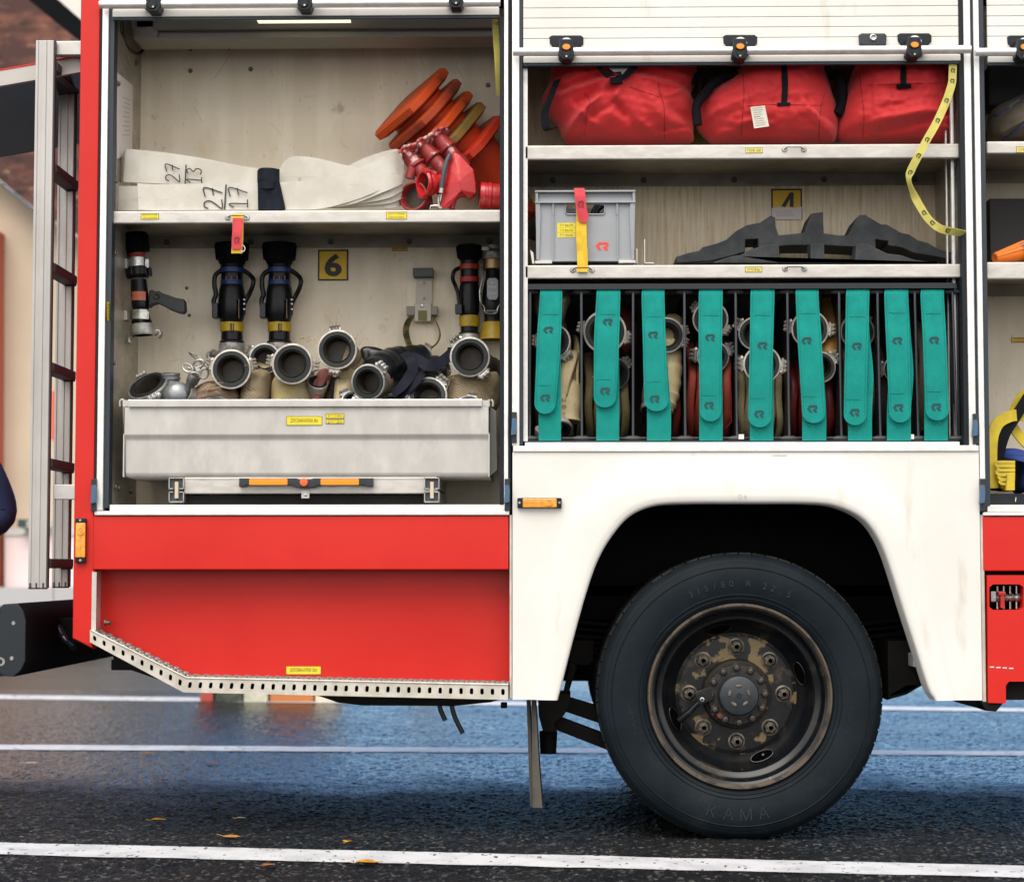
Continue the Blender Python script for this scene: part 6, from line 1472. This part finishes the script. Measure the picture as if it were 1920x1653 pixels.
m=MB(); puff(m,[(1000,545),(1040,540),(1070,556),(1064,580),(1052,610),(1030,615),(1008,600)],.12,.3,0,n=50,nr=14); m.build('hose_fold',HOSEC,t)
m=MB(); ring(m,P(1045,808,.10),(.2,-.6,-.8),30*k4,lugs=(175,),lk=.9,depth=.05); m.build('coupling',[CASTL,SEALR,BORE],t)
m=MB(); puff(m,[(1002,640),(1012,610),(1060,600),(1062,700),(1058,815),(1010,815),(1000,740)],.16,.4,0,n=60,nr=14); m.build('hose_fold',HOSET,t)
t=rolled(1,HOSEO,.175,n=5,label='olive tan canvas hose in the second slot with two couplings'); addring(t,1134,622,.09,41,(-.05,-1,0),(168,-15)); addring(t,1152,700,.12,31,(.35,-1,-.1),(38,200),metal=CAST)
m=MB(); m.tube(cr([P(1160,660,.2),P(1175,640,.22),P(1172,600,.24),P(1150,570,.3)],5),.035,12,0); m.build('red_hose_end',mat('very_dark_red',(.12,.015,.01),.6),t)
t=rolled(2,HOSER,.17,n=4,x0=1216,x1=1278,label='orange red hose in the third slot with a beige frayed end'); addring(t,1250,628,.09,34,(.12,-1,0),(15,-20),neck=[(1252,640,.16),(1256,690,.15),(1250,740,.13),(1240,765,.12)],neckm=HOSEC,lk=.8)
m=MB(); puff(m,[(1218,745),(1228,705),(1252,680),(1274,640),(1280,600),(1262,588),(1240,600),(1225,650),(1206,720),(1205,760)],.14,.24,0,creases=[(1245,700,1270,712,3,.008),(1240,715,1264,728,3,.008),(1236,728,1258,738,3,.008)],n=60,nr=16); m.build('hose_fold',HOSEC,t)
m=MB(); ring(m,P(1230,768,.10),(0,-.3,-.95),30*k4,lugs=(),depth=.05); m.build('coupling',[CAST,SEALR,BORE],t)
t=rolled(3,HOSER,.195,n=5,label='brick red hose in the fourth slot with two stacked couplings'); addring(t,1332,598,.10,34,(-.05,-1,0),(140,-35),lk=.85); addring(t,1337,668,.12,31,(.05,-1,0),(175,25),lk=1.05,metal=CAST)
m=MB(); m.tube([P(1358,770,.075),P(1370,771,.075),P(1372,790,.075),P(1360,803,.075)],.0012,5,0); m.build('pen_outline',SEAM,t)
t=rolled(4,HOSEC,.165,n=6,label='cream canvas hose in the fifth slot with two couplings'); addring(t,1416,625,.09,32,(-.1,-1,0),(150,),lk=1); addring(t,1429,683,.07,36,(0,-1,0),(178,-5),lk=1.1)
t=rolled(5,HOSEDR,.16,n=5,label='dark maroon hose in the sixth slot with an amber brown end'); addring(t,1519,617,.08,36,(.05,-1,0),(172,0),lk=1); addring(t,1538,688,.08,30,(.1,-1,0),(35,),lk=1.05,neck=[(1545,680,.14),(1556,650,.15),(1562,610,.2),(1555,575,.28)],neckm=mat('amber_brown_hose',(.33,.16,.03),.6,0,c2=(.22,.11,.03),ns=9))
t=rolled(6,HOSEBR,.215,n=4,label='brown hose in the seventh slot with a thin bright coupling edge'); addring(t,1608,622,.12,34,(.15,-1,0),(50,),lk=.6); addring(t,1590,585,.2,30,(-.1,-1,.2),(),metal=CAST)
t=rolled(7,HOSED,.20,n=3,Yc_=.36,label='dark hose deep in the eighth slot with grey claws'); addring(t,1682,692,.14,26,(0,-1,0),(178,-10),metal=CAST,lk=1.1)
t=rolled(8,mat('dim_beige_hose',(.16,.13,.09),.85),.23,n=3,Yc_=.34,label='dim beige hose in the last slot against the right wall'); addring(t,1752,800,.2,20,(0,-1,0),(10,170),metal=CAST,lk=.7)

# ======================= third locker (cut by the frame) =======================
t=thing('tool_bag',P(1900,268,.2),'dark brown canvas bag with navy piping on the top right shelf','bag')
m=MB(); puff(m,[(1852,230),(1862,205),(1890,190),(1930,175),(1990,170),(2010,220),(2000,266),(1900,269),(1856,266)],.10,.40,0,creases=[(1860,265,1960,215,4,.012),(1858,235,1920,180,6,-.012)],n=100,nr=24); m.build('bag_body',BROWNB,t)
m=MB(); o=[c for c in t.children][0]; 
q=rays(o,[(1873,266),(1885,258),(1900,247),(1919,233),(1940,222)],.004); m.ribbon(q,[Vector((.004,0,-.014))]*len(q),.003,0); q=rays(o,[(1856,222),(1870,216),(1892,202),(1912,188),(1930,184)],.003); m.ribbon(q,[Vector((.002,0,-.010))]*len(q),.003,0); m.build('navy_piping',mat('navy_piping',(.02,.04,.10),.5),t)
m=MB(); m.pb(1852,120,1990,200,.30,.45,0,b=.02); o=m.build('dark_case',mat('near_black_case',(.008,.009,.011),.7)); tag(o,'near black case standing behind the brown bag','case')
t=thing('ribbed_hose',P(1900,490,.12),'orange ribbed hose end lying on the right middle shelf','hose')
m=MB(); A=P(1866,484,.09); B=P(1925,470,.14); 
for k in range(7): 
    a=k*math.pi/6-.3; x,y,_=frame(B-A); o_=(x*math.cos(a)+y*math.sin(a)); m.tube([A+o_*.014,B+o_*.035],.0055,8,0)
m.lathe([(.0,0),(.010,0),(.016,-.002),(.018,.004),(.036,(B-A).length)],A,(B-A),24,0); m.build('hose_body',[ORH],t)
m=MB(); m.lathe([(.036,0),(.038,.005),(.038,.05)],P(1912,476,.125),(B-A),24,0); m.build('collar',mat('slate_collar',(.08,.1,.13),.4),t)
t=thing('lifting_sling',P(1890,900,.15),'yellow and black folded sling standing at the back of the right locker','sling')
m=MB()
def sling(m,pts,w_,mi,Yn=(0,-1,0)):
    pp_=cr([P(a,b,c_) for a,b,c_ in pts],6); n=len(pp_); wv=[(pp_[min(i+1,n-1)]-pp_[max(i-1,0)]).normalized().cross(Vector((.25,-1,.1))).normalized()*w_*S for i in range(n)]; m.ribbon(pp_,wv,.006,mi)
sling(m,[(1862,915,.12),(1859,860,.12),(1862,815,.13),(1873,792,.14),(1895,780,.15),(1922,778,.2)],22,0)
sling(m,[(1868,920,.15),(1872,860,.15),(1884,815,.15),(1900,788,.16),(1930,740,.2)],20,1)
sling(m,[(1900,775,.22),(1912,750,.22),(1926,738,.22),(1950,730,.22)],20,0); sling(m,[(1896,795,.2),(1910,815,.2),(1928,835,.2)],20,0)
m.build('webbing',[YCL,BWEB],t)
t=thing('folded_sling',P(1895,930,.1),'yellow sling folded flat and bound with blue cloth','sling')
m=MB(); puff(m,[(1864,860),(1870,846),(1895,840),(1930,848),(1990,850),(1995,925),(1930,922),(1904,922),(1903,862)],.09,.4,0,creases=[(1870,852,1920,855,4,.01)],n=80,nr=18); m.build('blue_cloth',BLUEC,t)
m=MB()
for k,(y,x0_,x1_) in enumerate(((868,1864,1903),(876,1868,1903),(884,1866,1903),(893,1870,1903),(902,1872,1895))):
    sling(m,[(x1_,y+4,.10),(x0_+8,y+5,.10),(x0_+2,y+1,.10),(x0_+8,y-2,.10),(x1_,y-2,.10)],5,0)
m.pp([(1889,888),(1903,886),(1903,919),(1886,919)],.085,.2,0,b=.002); m.pp([(1872,864),(1903,864),(1903,918),(1878,916),(1868,895)],.12,.3,0,b=.002); m.build('yellow_folds',YCL,t)
m=MB(); m.pb(1852,925,1990,947,.08,.45,0); m.tube([P(1905,932,.075),P(1904,940,.075)],.0015,5,1); part('locker_floor_mat',m,[BLACKP,PAPER],C3)
# ======================= setting =======================
def asphalt():
    M=bpy.data.materials.new('wet_asphalt'); M.use_nodes=True; n=M.node_tree.nodes; l=M.node_tree.links; b=n['Principled BSDF']
    tc=n.new('ShaderNodeTexCoord')
    def nz(s,d=4,r=.6,st=None):
        t=n.new('ShaderNodeTexNoise'); t.inputs['Scale'].default_value=s; t.inputs['Detail'].default_value=d; t.inputs['Roughness'].default_value=r
        if st:
            mp=n.new('ShaderNodeMapping'); mp.inputs['Scale'].default_value=st; l.new(tc.outputs['Object'],mp.inputs[0]); l.new(mp.outputs[0],t.inputs['Vector'])
        else: l.new(tc.outputs['Object'],t.inputs['Vector'])
        return t
    def rg(t,a,b_,c=0,d=1,o=0):
        q=n.new('ShaderNodeMapRange'); q.inputs['From Min'].default_value=a; q.inputs['From Max'].default_value=b_; q.inputs['To Min'].default_value=c; q.inputs['To Max'].default_value=d; l.new(t.outputs[o],q.inputs['Value']); return q
    def mx(f,A,B):
        q=n.new('ShaderNodeMix'); q.data_type='RGBA'; l.new(f.outputs[0],q.inputs[0])
        for i,X in ((6,A),(7,B)):
            if isinstance(X,tuple): q.inputs[i].default_value=X+(1,)
            else: l.new(X.outputs[2],q.inputs[i])
        return q
    base=mx(rg(nz(2.2,6),.35,.65),(.009,.0095,.011),(.017,.017,.018))
    vo=n.new('ShaderNodeTexVoronoi'); vo.inputs['Scale'].default_value=75; l.new(tc.outputs['Object'],vo.inputs['Vector'])
    sep=n.new('ShaderNodeSeparateColor'); l.new(vo.outputs['Color'],sep.inputs[0])
    st=mx(rg(sep,.86,1.0),base,(.11,.107,.10)); st=mx(rg(nz(260,2),.68,.76),st,(.10,.08,.06))
    l.new(st.outputs[2],b.inputs['Base Color'])
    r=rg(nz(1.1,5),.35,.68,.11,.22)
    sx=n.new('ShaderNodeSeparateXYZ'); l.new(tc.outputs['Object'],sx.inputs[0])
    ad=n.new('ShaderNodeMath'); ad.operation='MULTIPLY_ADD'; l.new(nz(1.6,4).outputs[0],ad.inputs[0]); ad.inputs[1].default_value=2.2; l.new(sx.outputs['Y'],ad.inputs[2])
    dry_shade=rg(ad,2.5,3.4,1,0)       # dried strip by the camera, stretched under the truck to deepen its shade
    ra=n.new('ShaderNodeMath'); ra.operation='MULTIPLY_ADD'; l.new(dry_shade.outputs[0],ra.inputs[0]); ra.inputs[1].default_value=.28; l.new(r.outputs[0],ra.inputs[2]); l.new(ra.outputs[0],b.inputs['Roughness'])
    sp=rg(dry_shade,0,1,1.6,.10)
    def mul(A,B):
        q=n.new('ShaderNodeMath'); q.operation='MULTIPLY'; l.new(A.outputs[0],q.inputs[0]); l.new(B.outputs[0],q.inputs[1]); return q
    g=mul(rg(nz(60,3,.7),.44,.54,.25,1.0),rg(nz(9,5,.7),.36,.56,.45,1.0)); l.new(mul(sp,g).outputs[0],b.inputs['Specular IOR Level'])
    bp=n.new('ShaderNodeBump'); bp.inputs['Distance'].default_value=.004; bp.inputs['Strength'].default_value=1
    l.new(vo.outputs['Distance'],bp.inputs['Height'])
    bp2=n.new('ShaderNodeBump'); bp2.inputs['Distance'].default_value=.002; bp2.inputs['Strength'].default_value=1; l.new(nz(45,5,.75).outputs[0],bp2.inputs['Height']); l.new(bp.outputs[0],bp2.inputs['Normal'])
    l.new(bp2.outputs[0],b.inputs['Normal']); return M
m=MB()
m.add([(-60,-14,0),(60,-14,0),(60,120,0),(-60,120,0)],[(0,1,2,3)],0); m.add([(-400,-14.0,-.02),(400,-14.0,-.02),(400,600,-.02),(-400,600,-.02)],[(0,1,2,3)],1)
m.add([(-400,-600,-.0201),(400,-600,-.0201),(400,-14,-.0201),(-400,-14,-.0201)],[(0,1,2,3)],1)
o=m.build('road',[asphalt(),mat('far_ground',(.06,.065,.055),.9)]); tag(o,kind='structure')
# the same asphalt, near part with its real stony relief
import numpy as np
rg_=np.random.default_rng(3); NU,NV=880,460
yv=(D-.95)*(2.55**(np.arange(NV)/(NV-1))); xv=np.linspace(-.335,.335,NU)
X=np.outer(yv,xv)+CAMX; Y=np.outer(yv,np.ones(NU))-D; X=X-np.outer(yv*math.tan(YAW),np.ones(NU))
h=rg_.random((NV,NU)); s_=(h+np.roll(h,1,0)+np.roll(h,1,1)+np.roll(h,-1,1))/4; g2=rg_.random((NV//2+1,NU//4+1)).repeat(2,0).repeat(4,1)[:NV,:NU]
g2=(g2+np.roll(g2,1,1)+np.roll(g2,1,0)+np.roll(g2,-1,1))/4
X+=rg_.normal(0,.002,X.shape); Y+=rg_.normal(0,.003,Y.shape)
Z=.0004+.0024*h+.0034*s_+.0060*(g2-.3).clip(0); Z[0,:]=Z[-1,:]=Z[:,0]=Z[:,-1]=-.001
me=bpy.data.meshes.new('road_surface'); me.vertices.add(NU*NV); me.vertices.foreach_set('co',np.stack([X,Y,Z],-1).astype('f').ravel())
i0=(np.arange(NV-1)[:,None]*NU+np.arange(NU-1)[None,:]).ravel(); q_=np.stack([i0,i0+1,i0+NU+1,i0+NU],-1).astype('i')
me.loops.add(q_.size); me.loops.foreach_set('vertex_index',q_.ravel()); me.polygons.add(len(q_)); me.polygons.foreach_set('loop_start',(np.arange(len(q_))*4).astype('i'))
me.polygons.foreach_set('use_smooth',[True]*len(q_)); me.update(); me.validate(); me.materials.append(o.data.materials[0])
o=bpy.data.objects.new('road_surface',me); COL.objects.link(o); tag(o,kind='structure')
# painted lines
PAINT=mat('worn_white_road_paint',(.62,.62,.63),.5,0,c2=(.50,.50,.51),ns=6,lo=.45,hi=.6,det=8,spots=[((.07,.07,.07),26,.63,.67),((.09,.09,.09),110,.66,.72)],bump=.0015,bs=140)
rl=random.Random(5)
def line(y0a,y0b,y1a,y1b,x0=-60,x1=1980):
    A=G(x0,y0a);B=G(x0,y0b);C=G(x1,y1a);Dd=G(x1,y1b); n=620; V=[]
    k0=.9 if x0<0 else .15; A,C=A-(C-A)*k0,C+(C-A)*.9; B,Dd=B-(Dd-B)*k0,Dd+(Dd-B)*.9
    for i in range(n+1):
        t=i/n; j=.018
        a=A.lerp(C,t); b=B.lerp(Dd,t); sc=min(1,(a-b).length*6); a=a+(a-b).normalized()*j*(noise.noise(a*3.7)+.4*noise.noise(a*17))*sc; b=b+(b-a).normalized()*j*(noise.noise(b*4.1+Vector((5,0,0)))+.4*noise.noise(b*19))*sc
        V += [Vector((a.x,a.y,.0078)),Vector((b.x,b.y,.0078))]
    m=MB(); m.add(V,[(2*i,2*i+2,2*i+3,2*i+1) for i in range(n)],0); o=m.build('parking_line',PAINT); tag(o,kind='structure')
line(1581,1604,1628,1650); line(1397.5,1407,1411,1419); line(1303,1311,1330,1336.5); line(1263,1267,1271,1275,700,1980); line(1233,1236,1238,1241,900,1980)
# fallen leaves
LEAFM=mat('yellow_leaf',(.55,.30,.02),.6,0,c2=(.40,.16,.02),ns=40); LEAFB=mat('brown_leaf',(.28,.10,.03),.6)
def leaf(px,py,s,an,label,mt=LEAFM,curl=.3):
    p=G(px,py,.007); m=MB(); n=9; V=[];Fc=[]
    for i in range(n):
        u=i/(n-1); w_=math.sin(math.pi*u**.8)*.42
        for v in (-1,0,1): V.append(Vector(((u-.5)*s,v*w_*s,.006+abs(v)*w_*s*curl+.25*s*curl*(2*u-1)**2)))
    for i in range(n-1):
        for v in range(2): Fc.append((i*3+v,i*3+v+1,(i+1)*3+v+1,(i+1)*3+v))
    m.xf=Matrix.Rotation(an,4,'Z'); m.add(V,Fc,0); m.xf=None; m.tube([Matrix.Rotation(an,3,'Z')@Vector((-.5*s,0,.008)),Matrix.Rotation(an,3,'Z')@Vector((-.8*s,0,.012))],.001,5,0)
    o=m.build('fallen_leaf',mt); o.location=p; tag(o,label,'leaf','fallen leaves on the wet asphalt')
leaf(298,1541,.06,.2,'yellow leaf on dark asphalt, left of centre above the nearest white line'); leaf(653,1583,.045,1.2,'small orange leaf just above the nearest white line',curl=.5); leaf(199,1325,.05,.4,'small brown leaf far back beside the third white line',LEAFB)
leaf(278,1415,.05,.1,'tiny yellow leaf just behind the rear bumper overhang, below a white line'); leaf(434,1571,.07,-.3,'thin curled leaf stalk lying between two leaves',curl=.1); leaf(690,1622,.08,0,'flat yellow leaf stuck on the nearest white line'); leaf(505,1626,.05,.9,'dull leaf stuck below the nearest white line, lower left',LEAFB); leaf(452,1537,.04,.4,'pale crumpled leaf on the darkest part of the asphalt',mat('pale_leaf',(.5,.45,.35),.7)); leaf(310,1465,.045,.7,'rusty leaf in the bluish wet patch',LEAFB); leaf(345,1466,.04,-.4,'small rusty leaf in the bluish wet patch, right of its neighbour',LEAFB)
leaf(60,1432,.07,.3,'pale broad leaf at the left edge',mat('pale_leaf',(.5,.45,.35),.7),curl=.1); leaf(400,1432,.07,.3,'reddish flat leaf on the wet asphalt under the step',LEAFB,curl=.1)

# far building at the left
YB=15.0
bld=thing('fire_station',P(-200,1170,YB)*1,'beige building with brown tiled roof, red pilaster and pale doors behind the ladder','building'); bld.location.z=0
BE=mat('beige_render',(.56,.46,.34),.8,0,c2=(.50,.41,.31),ns=.7)
m=MB(); xe=P(185,800,YB).x; xs_=P(-1500,800,YB).x; zt_=LZ(395,YB,60)
m.prism([(xs_,0),(xe,0),(xe,P(185,475,YB).z),(P(60,395,YB).x,P(60,395,YB).z),(P(0,345,YB).x,P(0,345,YB).z),(P(-300,120,YB).x,P(-300,120,YB).z),(xs_,P(-300,120,YB).z)],YB,YB+8,0); m.build('wall',BE,bld)
m=MB(); m.prism([(xs_,P(0,-160,YB).z),(P(150,-160,YB).x,P(0,-160,YB).z),(P(190,-60,YB).x,P(0,-60,YB).z),(P(190,475,YB).x,P(190,470,YB).z),(P(60,395,YB).x,P(60,385,YB).z),(P(0,345,YB).x,P(0,335,YB).z),(P(-300,120,YB).x,P(-300,110,YB).z),(xs_,P(-300,110,YB).z)],YB-.35,YB-.05,0)
m.build('roof',mat('brown_roof_tiles',(.06,.022,.018),.8,0,c2=(.16,.06,.04),ns=2.6,lo=.45,hi=.62,st=(1,1,2.2),spots=[((.018,.012,.010),3.5,.56,.66),((.24,.14,.09),6,.64,.7)],det=3),bld)
m=MB(); m.prism([XZ(-30,420,YB),XZ(9,440,YB),XZ(6,1180,YB),XZ(-30,1180,YB)],YB-.3,YB,0); m.build('pilaster',mat('rust_red_paint',(.42,.09,.045),.7),bld)
m=MB(); m.pp([(9,1003),(183,1003),(183,1110),(9,1110)],YB-.12,YB-.02,0); m.pp([(9,990),(183,990),(183,1003),(9,1003)],YB-.14,YB-.02,1); m.build('garage_door',[mat('pale_pink_white',(.70,.58,.58),.6),mat('grey_trim',(.5,.5,.48),.6)],bld)
m=MB(); m.pb(33,973,46,988,YB-.3,YB-.1,0); m.pb(46,976,98,988,YB-.25,YB-.1,1); m.pb(36,992,46,1000,YB-.3,YB-.1,1); m.build('door_latch',[mat('black_green',(.02,.05,.045),.5),mat('grey_latch',(.42,.42,.38),.6)],bld)
m=MB(); m.pp([(-400,1104),(230,1101),(230,1136),(-400,1136)],YB-1.0,YB-.15,0); m.build('plinth',mat('grey_concrete',(.42,.42,.43),.8),bld)
m=MB(); m.pb(96,733,103,824,YB-2.1,YB-2.0,0); o=m.build('red_notice',mat('red_board',(.75,.10,.05),.6)); tag(o,'narrow red board seen between the two ladder rails','sign')
m=MB(); m.pb(99,824,101,1150,YB-2.08,YB-2.03,0); 
q=m.build('post',mat('grey_post',(.45,.42,.38),.6)); q.parent=o
# eave of a nearer canopy: black gutter and pale corrugated sheet
YE=9.0
t=thing('canopy_roof',P(80,-60,YE),'pale corrugated canopy with a black gutter above the rear of the truck','canopy')
m=MB(); m.prism([XZ(20,-30,YE),XZ(75,-30,YE),XZ(200,80,YE),XZ(200,116,YE)],YE,YE+.2,0); m.build('gutter',mat('black_gutter',(.003,.004,.005),.8,spec=.1),t)
m=MB()
A=P(70,-35,YE); B=P(200,80,YE); n=26
for k in range(n):
    a=A.lerp(B,k/n); b=A.lerp(B,(k+.55)/n); off=Vector((1.3,0,1.3)); m.add([a,b,b+off,a+off],[(0,1,2,3)],0); c=A.lerp(B,(k+1)/n); m.add([b,c,c+off,b+off],[(0,1,2,3)],1)
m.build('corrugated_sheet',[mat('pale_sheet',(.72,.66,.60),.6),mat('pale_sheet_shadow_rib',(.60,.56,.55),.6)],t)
for xx_ in (4.2,):
    xq=P(800,500,YE).x; zq=P(170,60,YE).z; m=MB(); m.tube([(P(120,500,YE).x,YE+.3,zq),(xq,YE+.3,zq)],.06,10,0); m.tube([(xq,YE+.3,0),(xq,YE+.3,zq)],.05,12,0); m.build('post',mat('grey_post',(.45,.42,.38),.6),t)

# low things seen under the truck
def low(name,label,cat,a,c,t_,Y,mt,b=.02,extra=None):
    p=G((a+c)/2,1317); t=thing(name,(p.x,p.y,0),label,cat); m=MB()
    x0=P(a,1317,p.y).x; x1=P(c,1317,p.y).x; m.box(x0,x1,p.y,p.y+.4,0,t_,0,b=b); m.box(x0+.04,x1-.04,p.y+.04,p.y+.36,t_,t_+.03,1); m.build('planter_box',[mt,mat('soil',(.03,.02,.015),.9)],t)
    m=MB(); r_=random.Random(int(a))
    for k in range(260):
        q=Vector((x0+(x1-x0)*r_.random(),p.y+.4*r_.random(),t_+.02+.18*r_.random())); u=Vector((r_.uniform(-1,1),r_.uniform(-1,1),r_.uniform(-1,1))).normalized()*.03; v=u.cross(Vector((r_.random(),r_.random(),1))).normalized()*.02
        m.add([q-u-v,q+u-v,q+u+v,q-u+v],[(0,1,2,3)],0)
    m.build('foliage',mat('planter_leaves',(.05,.09,.03),.7,0,c2=(.12,.13,.03),ns=9),t)
low('planter','orange brown planter far behind the truck, under the step','planter',505,588,.30,6,mat('terracotta_orange',(.45,.16,.05),.8))
low('planter','cream planter right of the orange brown one','planter',590,632,.28,6,mat('cream_stone',(.62,.55,.42),.8))
low('planter','mottled green and white planter left of the orange brown one','planter',456,502,.26,6,mat('mottled_stone',(.42,.42,.30),.8,0,c2=(.6,.58,.5),ns=12))
low('planter','dark green planter box, second from left','planter',402,454,.26,6,mat('dark_green_box',(.03,.045,.035),.8,0,c2=(.10,.10,.08),ns=10))
low('planter','small red planter, leftmost under the step','planter',374,400,.24,6,mat('red_box',(.38,.07,.05),.8))

# tree far left, reflected in the wet ground
def tree(x,y,h,rc,label,seed):
    t=thing('tree',(x,y,0),label,'tree','trees beyond the road'); r_=random.Random(seed)
    m=MB(); tr=cr([(0,0,0),(.1,0,h*.3),(0,.1,h*.6),(.1,0,h*.85)],4); tr=[Vector((x,y,0))+p for p in tr]; m.tube(tr,[.22*(1-.8*i/len(tr)) for i in range(len(tr))],10,0)
    tips=[]
    for k in range(16):
        b=tr[int(len(tr)*(.35+.55*r_.random()))]; a=r_.random()*6.28; e=b+Vector((math.cos(a)*rc*.8,math.sin(a)*rc*.8,h*.16*r_.random()+.3)); m.tube([b,(b+e)/2+Vector((0,0,.2)),e],[.07,.05,.02],6,0); tips.append(e); tips.append((b+e)/2)
    m.build('trunk',mat('bark',(.09,.07,.05),.9,bump=.01,bs=12),t)
    m=MB()
    for e in tips+[tr[-1]]:
        for k in range(110):
            q=e+Vector((r_.gauss(0,.55),r_.gauss(0,.55),r_.gauss(0,.42))); u=Vector((r_.uniform(-1,1),r_.uniform(-1,1),r_.uniform(-1,1))).normalized()*.10; v=u.cross(Vector((r_.random(),r_.random(),1))).normalized()*.06
            m.add([q-u,q-v,q+u,q+v],[(0,1,2,3)],0)
    m.build('crown',mat('autumn_foliage',(.06,.09,.025),.7,0,c2=(.16,.13,.03),ns=1.2),t)
tree(-7.5,17,6,1.9,'green tree standing beside the beige building, hidden behind the ladder',3)

# person at the left edge
def person():
    YPn=1.3; base=G(-70,1400); x0=P(-135,900,YPn).x
    t=thing('person',(x0,YPn,0),'person in a long navy coat at the left edge, elbow bent, seen only in part','person')
    me=bpy.data.meshes.new('person'); J=[(0,0,.95,.15),(0,0,1.12,.14),(0,0,1.32,.165),(0,0,1.46,.08),(0,-.01,1.53,.06),(0,-.02,1.60,.085),(0,-.02,1.70,.095),(0,-.01,1.77,.06),
       (.10,0,.90,.10),(.11,.02,.50,.065),(.12,.06,.09,.045),(.12,-.10,.04,.04),(-.10,0,.90,.10),(-.11,.02,.50,.065),(-.12,.06,.09,.045),(-.12,-.10,.04,.04),
       (.19,0,1.42,.065),(.27,.03,1.16,.05),(.12,-.16,1.08,.036),(.05,-.21,1.09,.03),(-.19,0,1.42,.065),(-.24,.03,1.14,.05),(-.23,-.02,.90,.035),(-.23,-.03,.82,.03)]
    E=[(0,1),(1,2),(2,3),(3,4),(4,5),(5,6),(6,7),(0,8),(8,9),(9,10),(10,11),(0,12),(12,13),(13,14),(14,15),(2,16),(16,17),(17,18),(18,19),(2,20),(20,21),(21,22),(22,23)]
    me.from_pydata([j[:3] for j in J],E,[]); o=bpy.data.objects.new('body',me); COL.objects.link(o)
    md=o.modifiers.new('s','SKIN'); sv=me.skin_vertices[0].data
    for i,j in enumerate(J): sv[i].radius=(j[3],j[3]*.85 if i<3 else j[3]); sv[i].use_root=(i==0)
    o.modifiers.new('d','SUBSURF').levels=2
    dg=bpy.context.evaluated_depsgraph_get(); nm=bpy.data.meshes.new_from_object(o.evaluated_get(dg)); o.modifiers.clear(); o.data=nm
    nm.materials.append(mat('skin',(.50,.30,.22),.55)); nm.polygons.foreach_set('use_smooth',[True]*len(nm.polygons)); o.parent=t
    NV=mat('navy_coat_cloth',(.022,.045,.13),.85,0,c2=(.018,.036,.10),ns=8,bump=.003,bs=14)
    m=MB(); m.grid(40,16,lambda u,v: Vector(((.19+.15*v+.004*math.sin(u*40))*math.cos(2*math.pi*u),(.15+.075*v+.006*math.sin(u*34))*math.sin(2*math.pi*u),1.02-.52*v)),0,cu=True)
    m.grid(40,12,lambda u,v: Vector(((.185+.02*math.sin(v*3.1)-.10*max(0,v-.8)*5*.6)*math.cos(2*math.pi*u),(.155-.05*max(0,v-.8)*5*.6)*math.sin(2*math.pi*u),1.02+.42*v)),0,cu=True)
    for s_,pts,rr in ((1,[(.17,0,1.42),(.25,.01,1.30),(.285,.03,1.16),(.20,-.09,1.11),(.12,-.16,1.09)],[.085,.078,.075,.062,.05]),(-1,[(-.17,0,1.42),(-.23,.01,1.28),(-.245,.03,1.14),(-.24,0,1.0),(-.23,-.02,.90)],[.085,.078,.068,.06,.05])):
        p=cr(pts,6); m.tube(p,[rr[min(4,i//6)]+(rr[min(4,i//6+1)]-rr[min(4,i//6)])*(i%6)/6 for i in range(len(p))],16,0)
    c=m.build('coat',NV); c.parent=t
    m=MB(); 
    for s_ in (1,-1): m.tube(cr([(.10*s_,0,.92),(.11*s_,.02,.52),(.12*s_,.06,.10)],6),[.11-.045*i/12 for i in range(13)],14,0)
    c=m.build('trousers',mat('dark_trousers',(.015,.02,.035),.85)); c.parent=t
    m=MB()
    for s_ in (1,-1): m.box(.12*s_-.05,.12*s_+.05,-.16,.11,0,.10,0,b=.03,seg=3)
    c=m.build('boots',mat('black_boot',(.012,.012,.012),.4)); c.parent=t
    m=MB(); m.grid(24,10,lambda u,v: Vector((math.cos(2*math.pi*u)*math.sin(math.pi*.5*v*1.05)*.104,.0+math.sin(2*math.pi*u)*math.sin(math.pi*.5*v*1.05)*.112,1.70+math.cos(math.pi*.5*v*1.05)*.115)),0,cu=True); c=m.build('hair',mat('dark_hair',(.03,.018,.01),.6)); c.parent=t
    m=MB()
    for s_ in (1,-1): m.grid(10,6,lambda u,v: Vector((.034*s_+math.cos(2*math.pi*u)*math.sin(math.pi*v)*.011,-.108+math.sin(2*math.pi*u)*math.sin(math.pi*v)*.008,1.655+math.cos(math.pi*v)*.007)),0,cu=True)
    m.tube([(0,-.108,1.66),(0,-.130,1.625),(0,-.110,1.615)],[.008,.013,.008],8,1); m.tube([(-.024,-.106,1.585),(0,-.112,1.583),(.024,-.106,1.585)],.005,6,2)
    c=m.build('face',[INK,mat('skin',(.5,.3,.22),.55),mat('lips',(.35,.12,.1),.5)]); c.parent=t
    # fingers
    m=MB()
    for (hx,hy,hz,dx,dy,dz) in ((.03,-.23,1.09,-1,-.3,-.1),(-.23,-.03,.80,0,-.1,-1)):
        d=Vector((dx,dy,dz)).normalized(); x,y,_=frame(d)
        for k in range(4):
            b=Vector((hx,hy,hz))+y*(k-1.5)*.018; L_=[.065,.075,.07,.055][k]; m.tube([b-d*.02,b+d*L_*.5+x*.004,b+d*L_+x*.02],[.009,.008,.006],8,0)
        b=Vector((hx,hy,hz))-y*.04-d*.03; m.tube([b,b-y*.015+d*.03,b-y*.012+d*.055],[.011,.009,.007],8,0)
    c=m.build('fingers',mat('skin',(.5,.3,.22),.55)); c.parent=t
person()
# soft sensor-free: nothing else
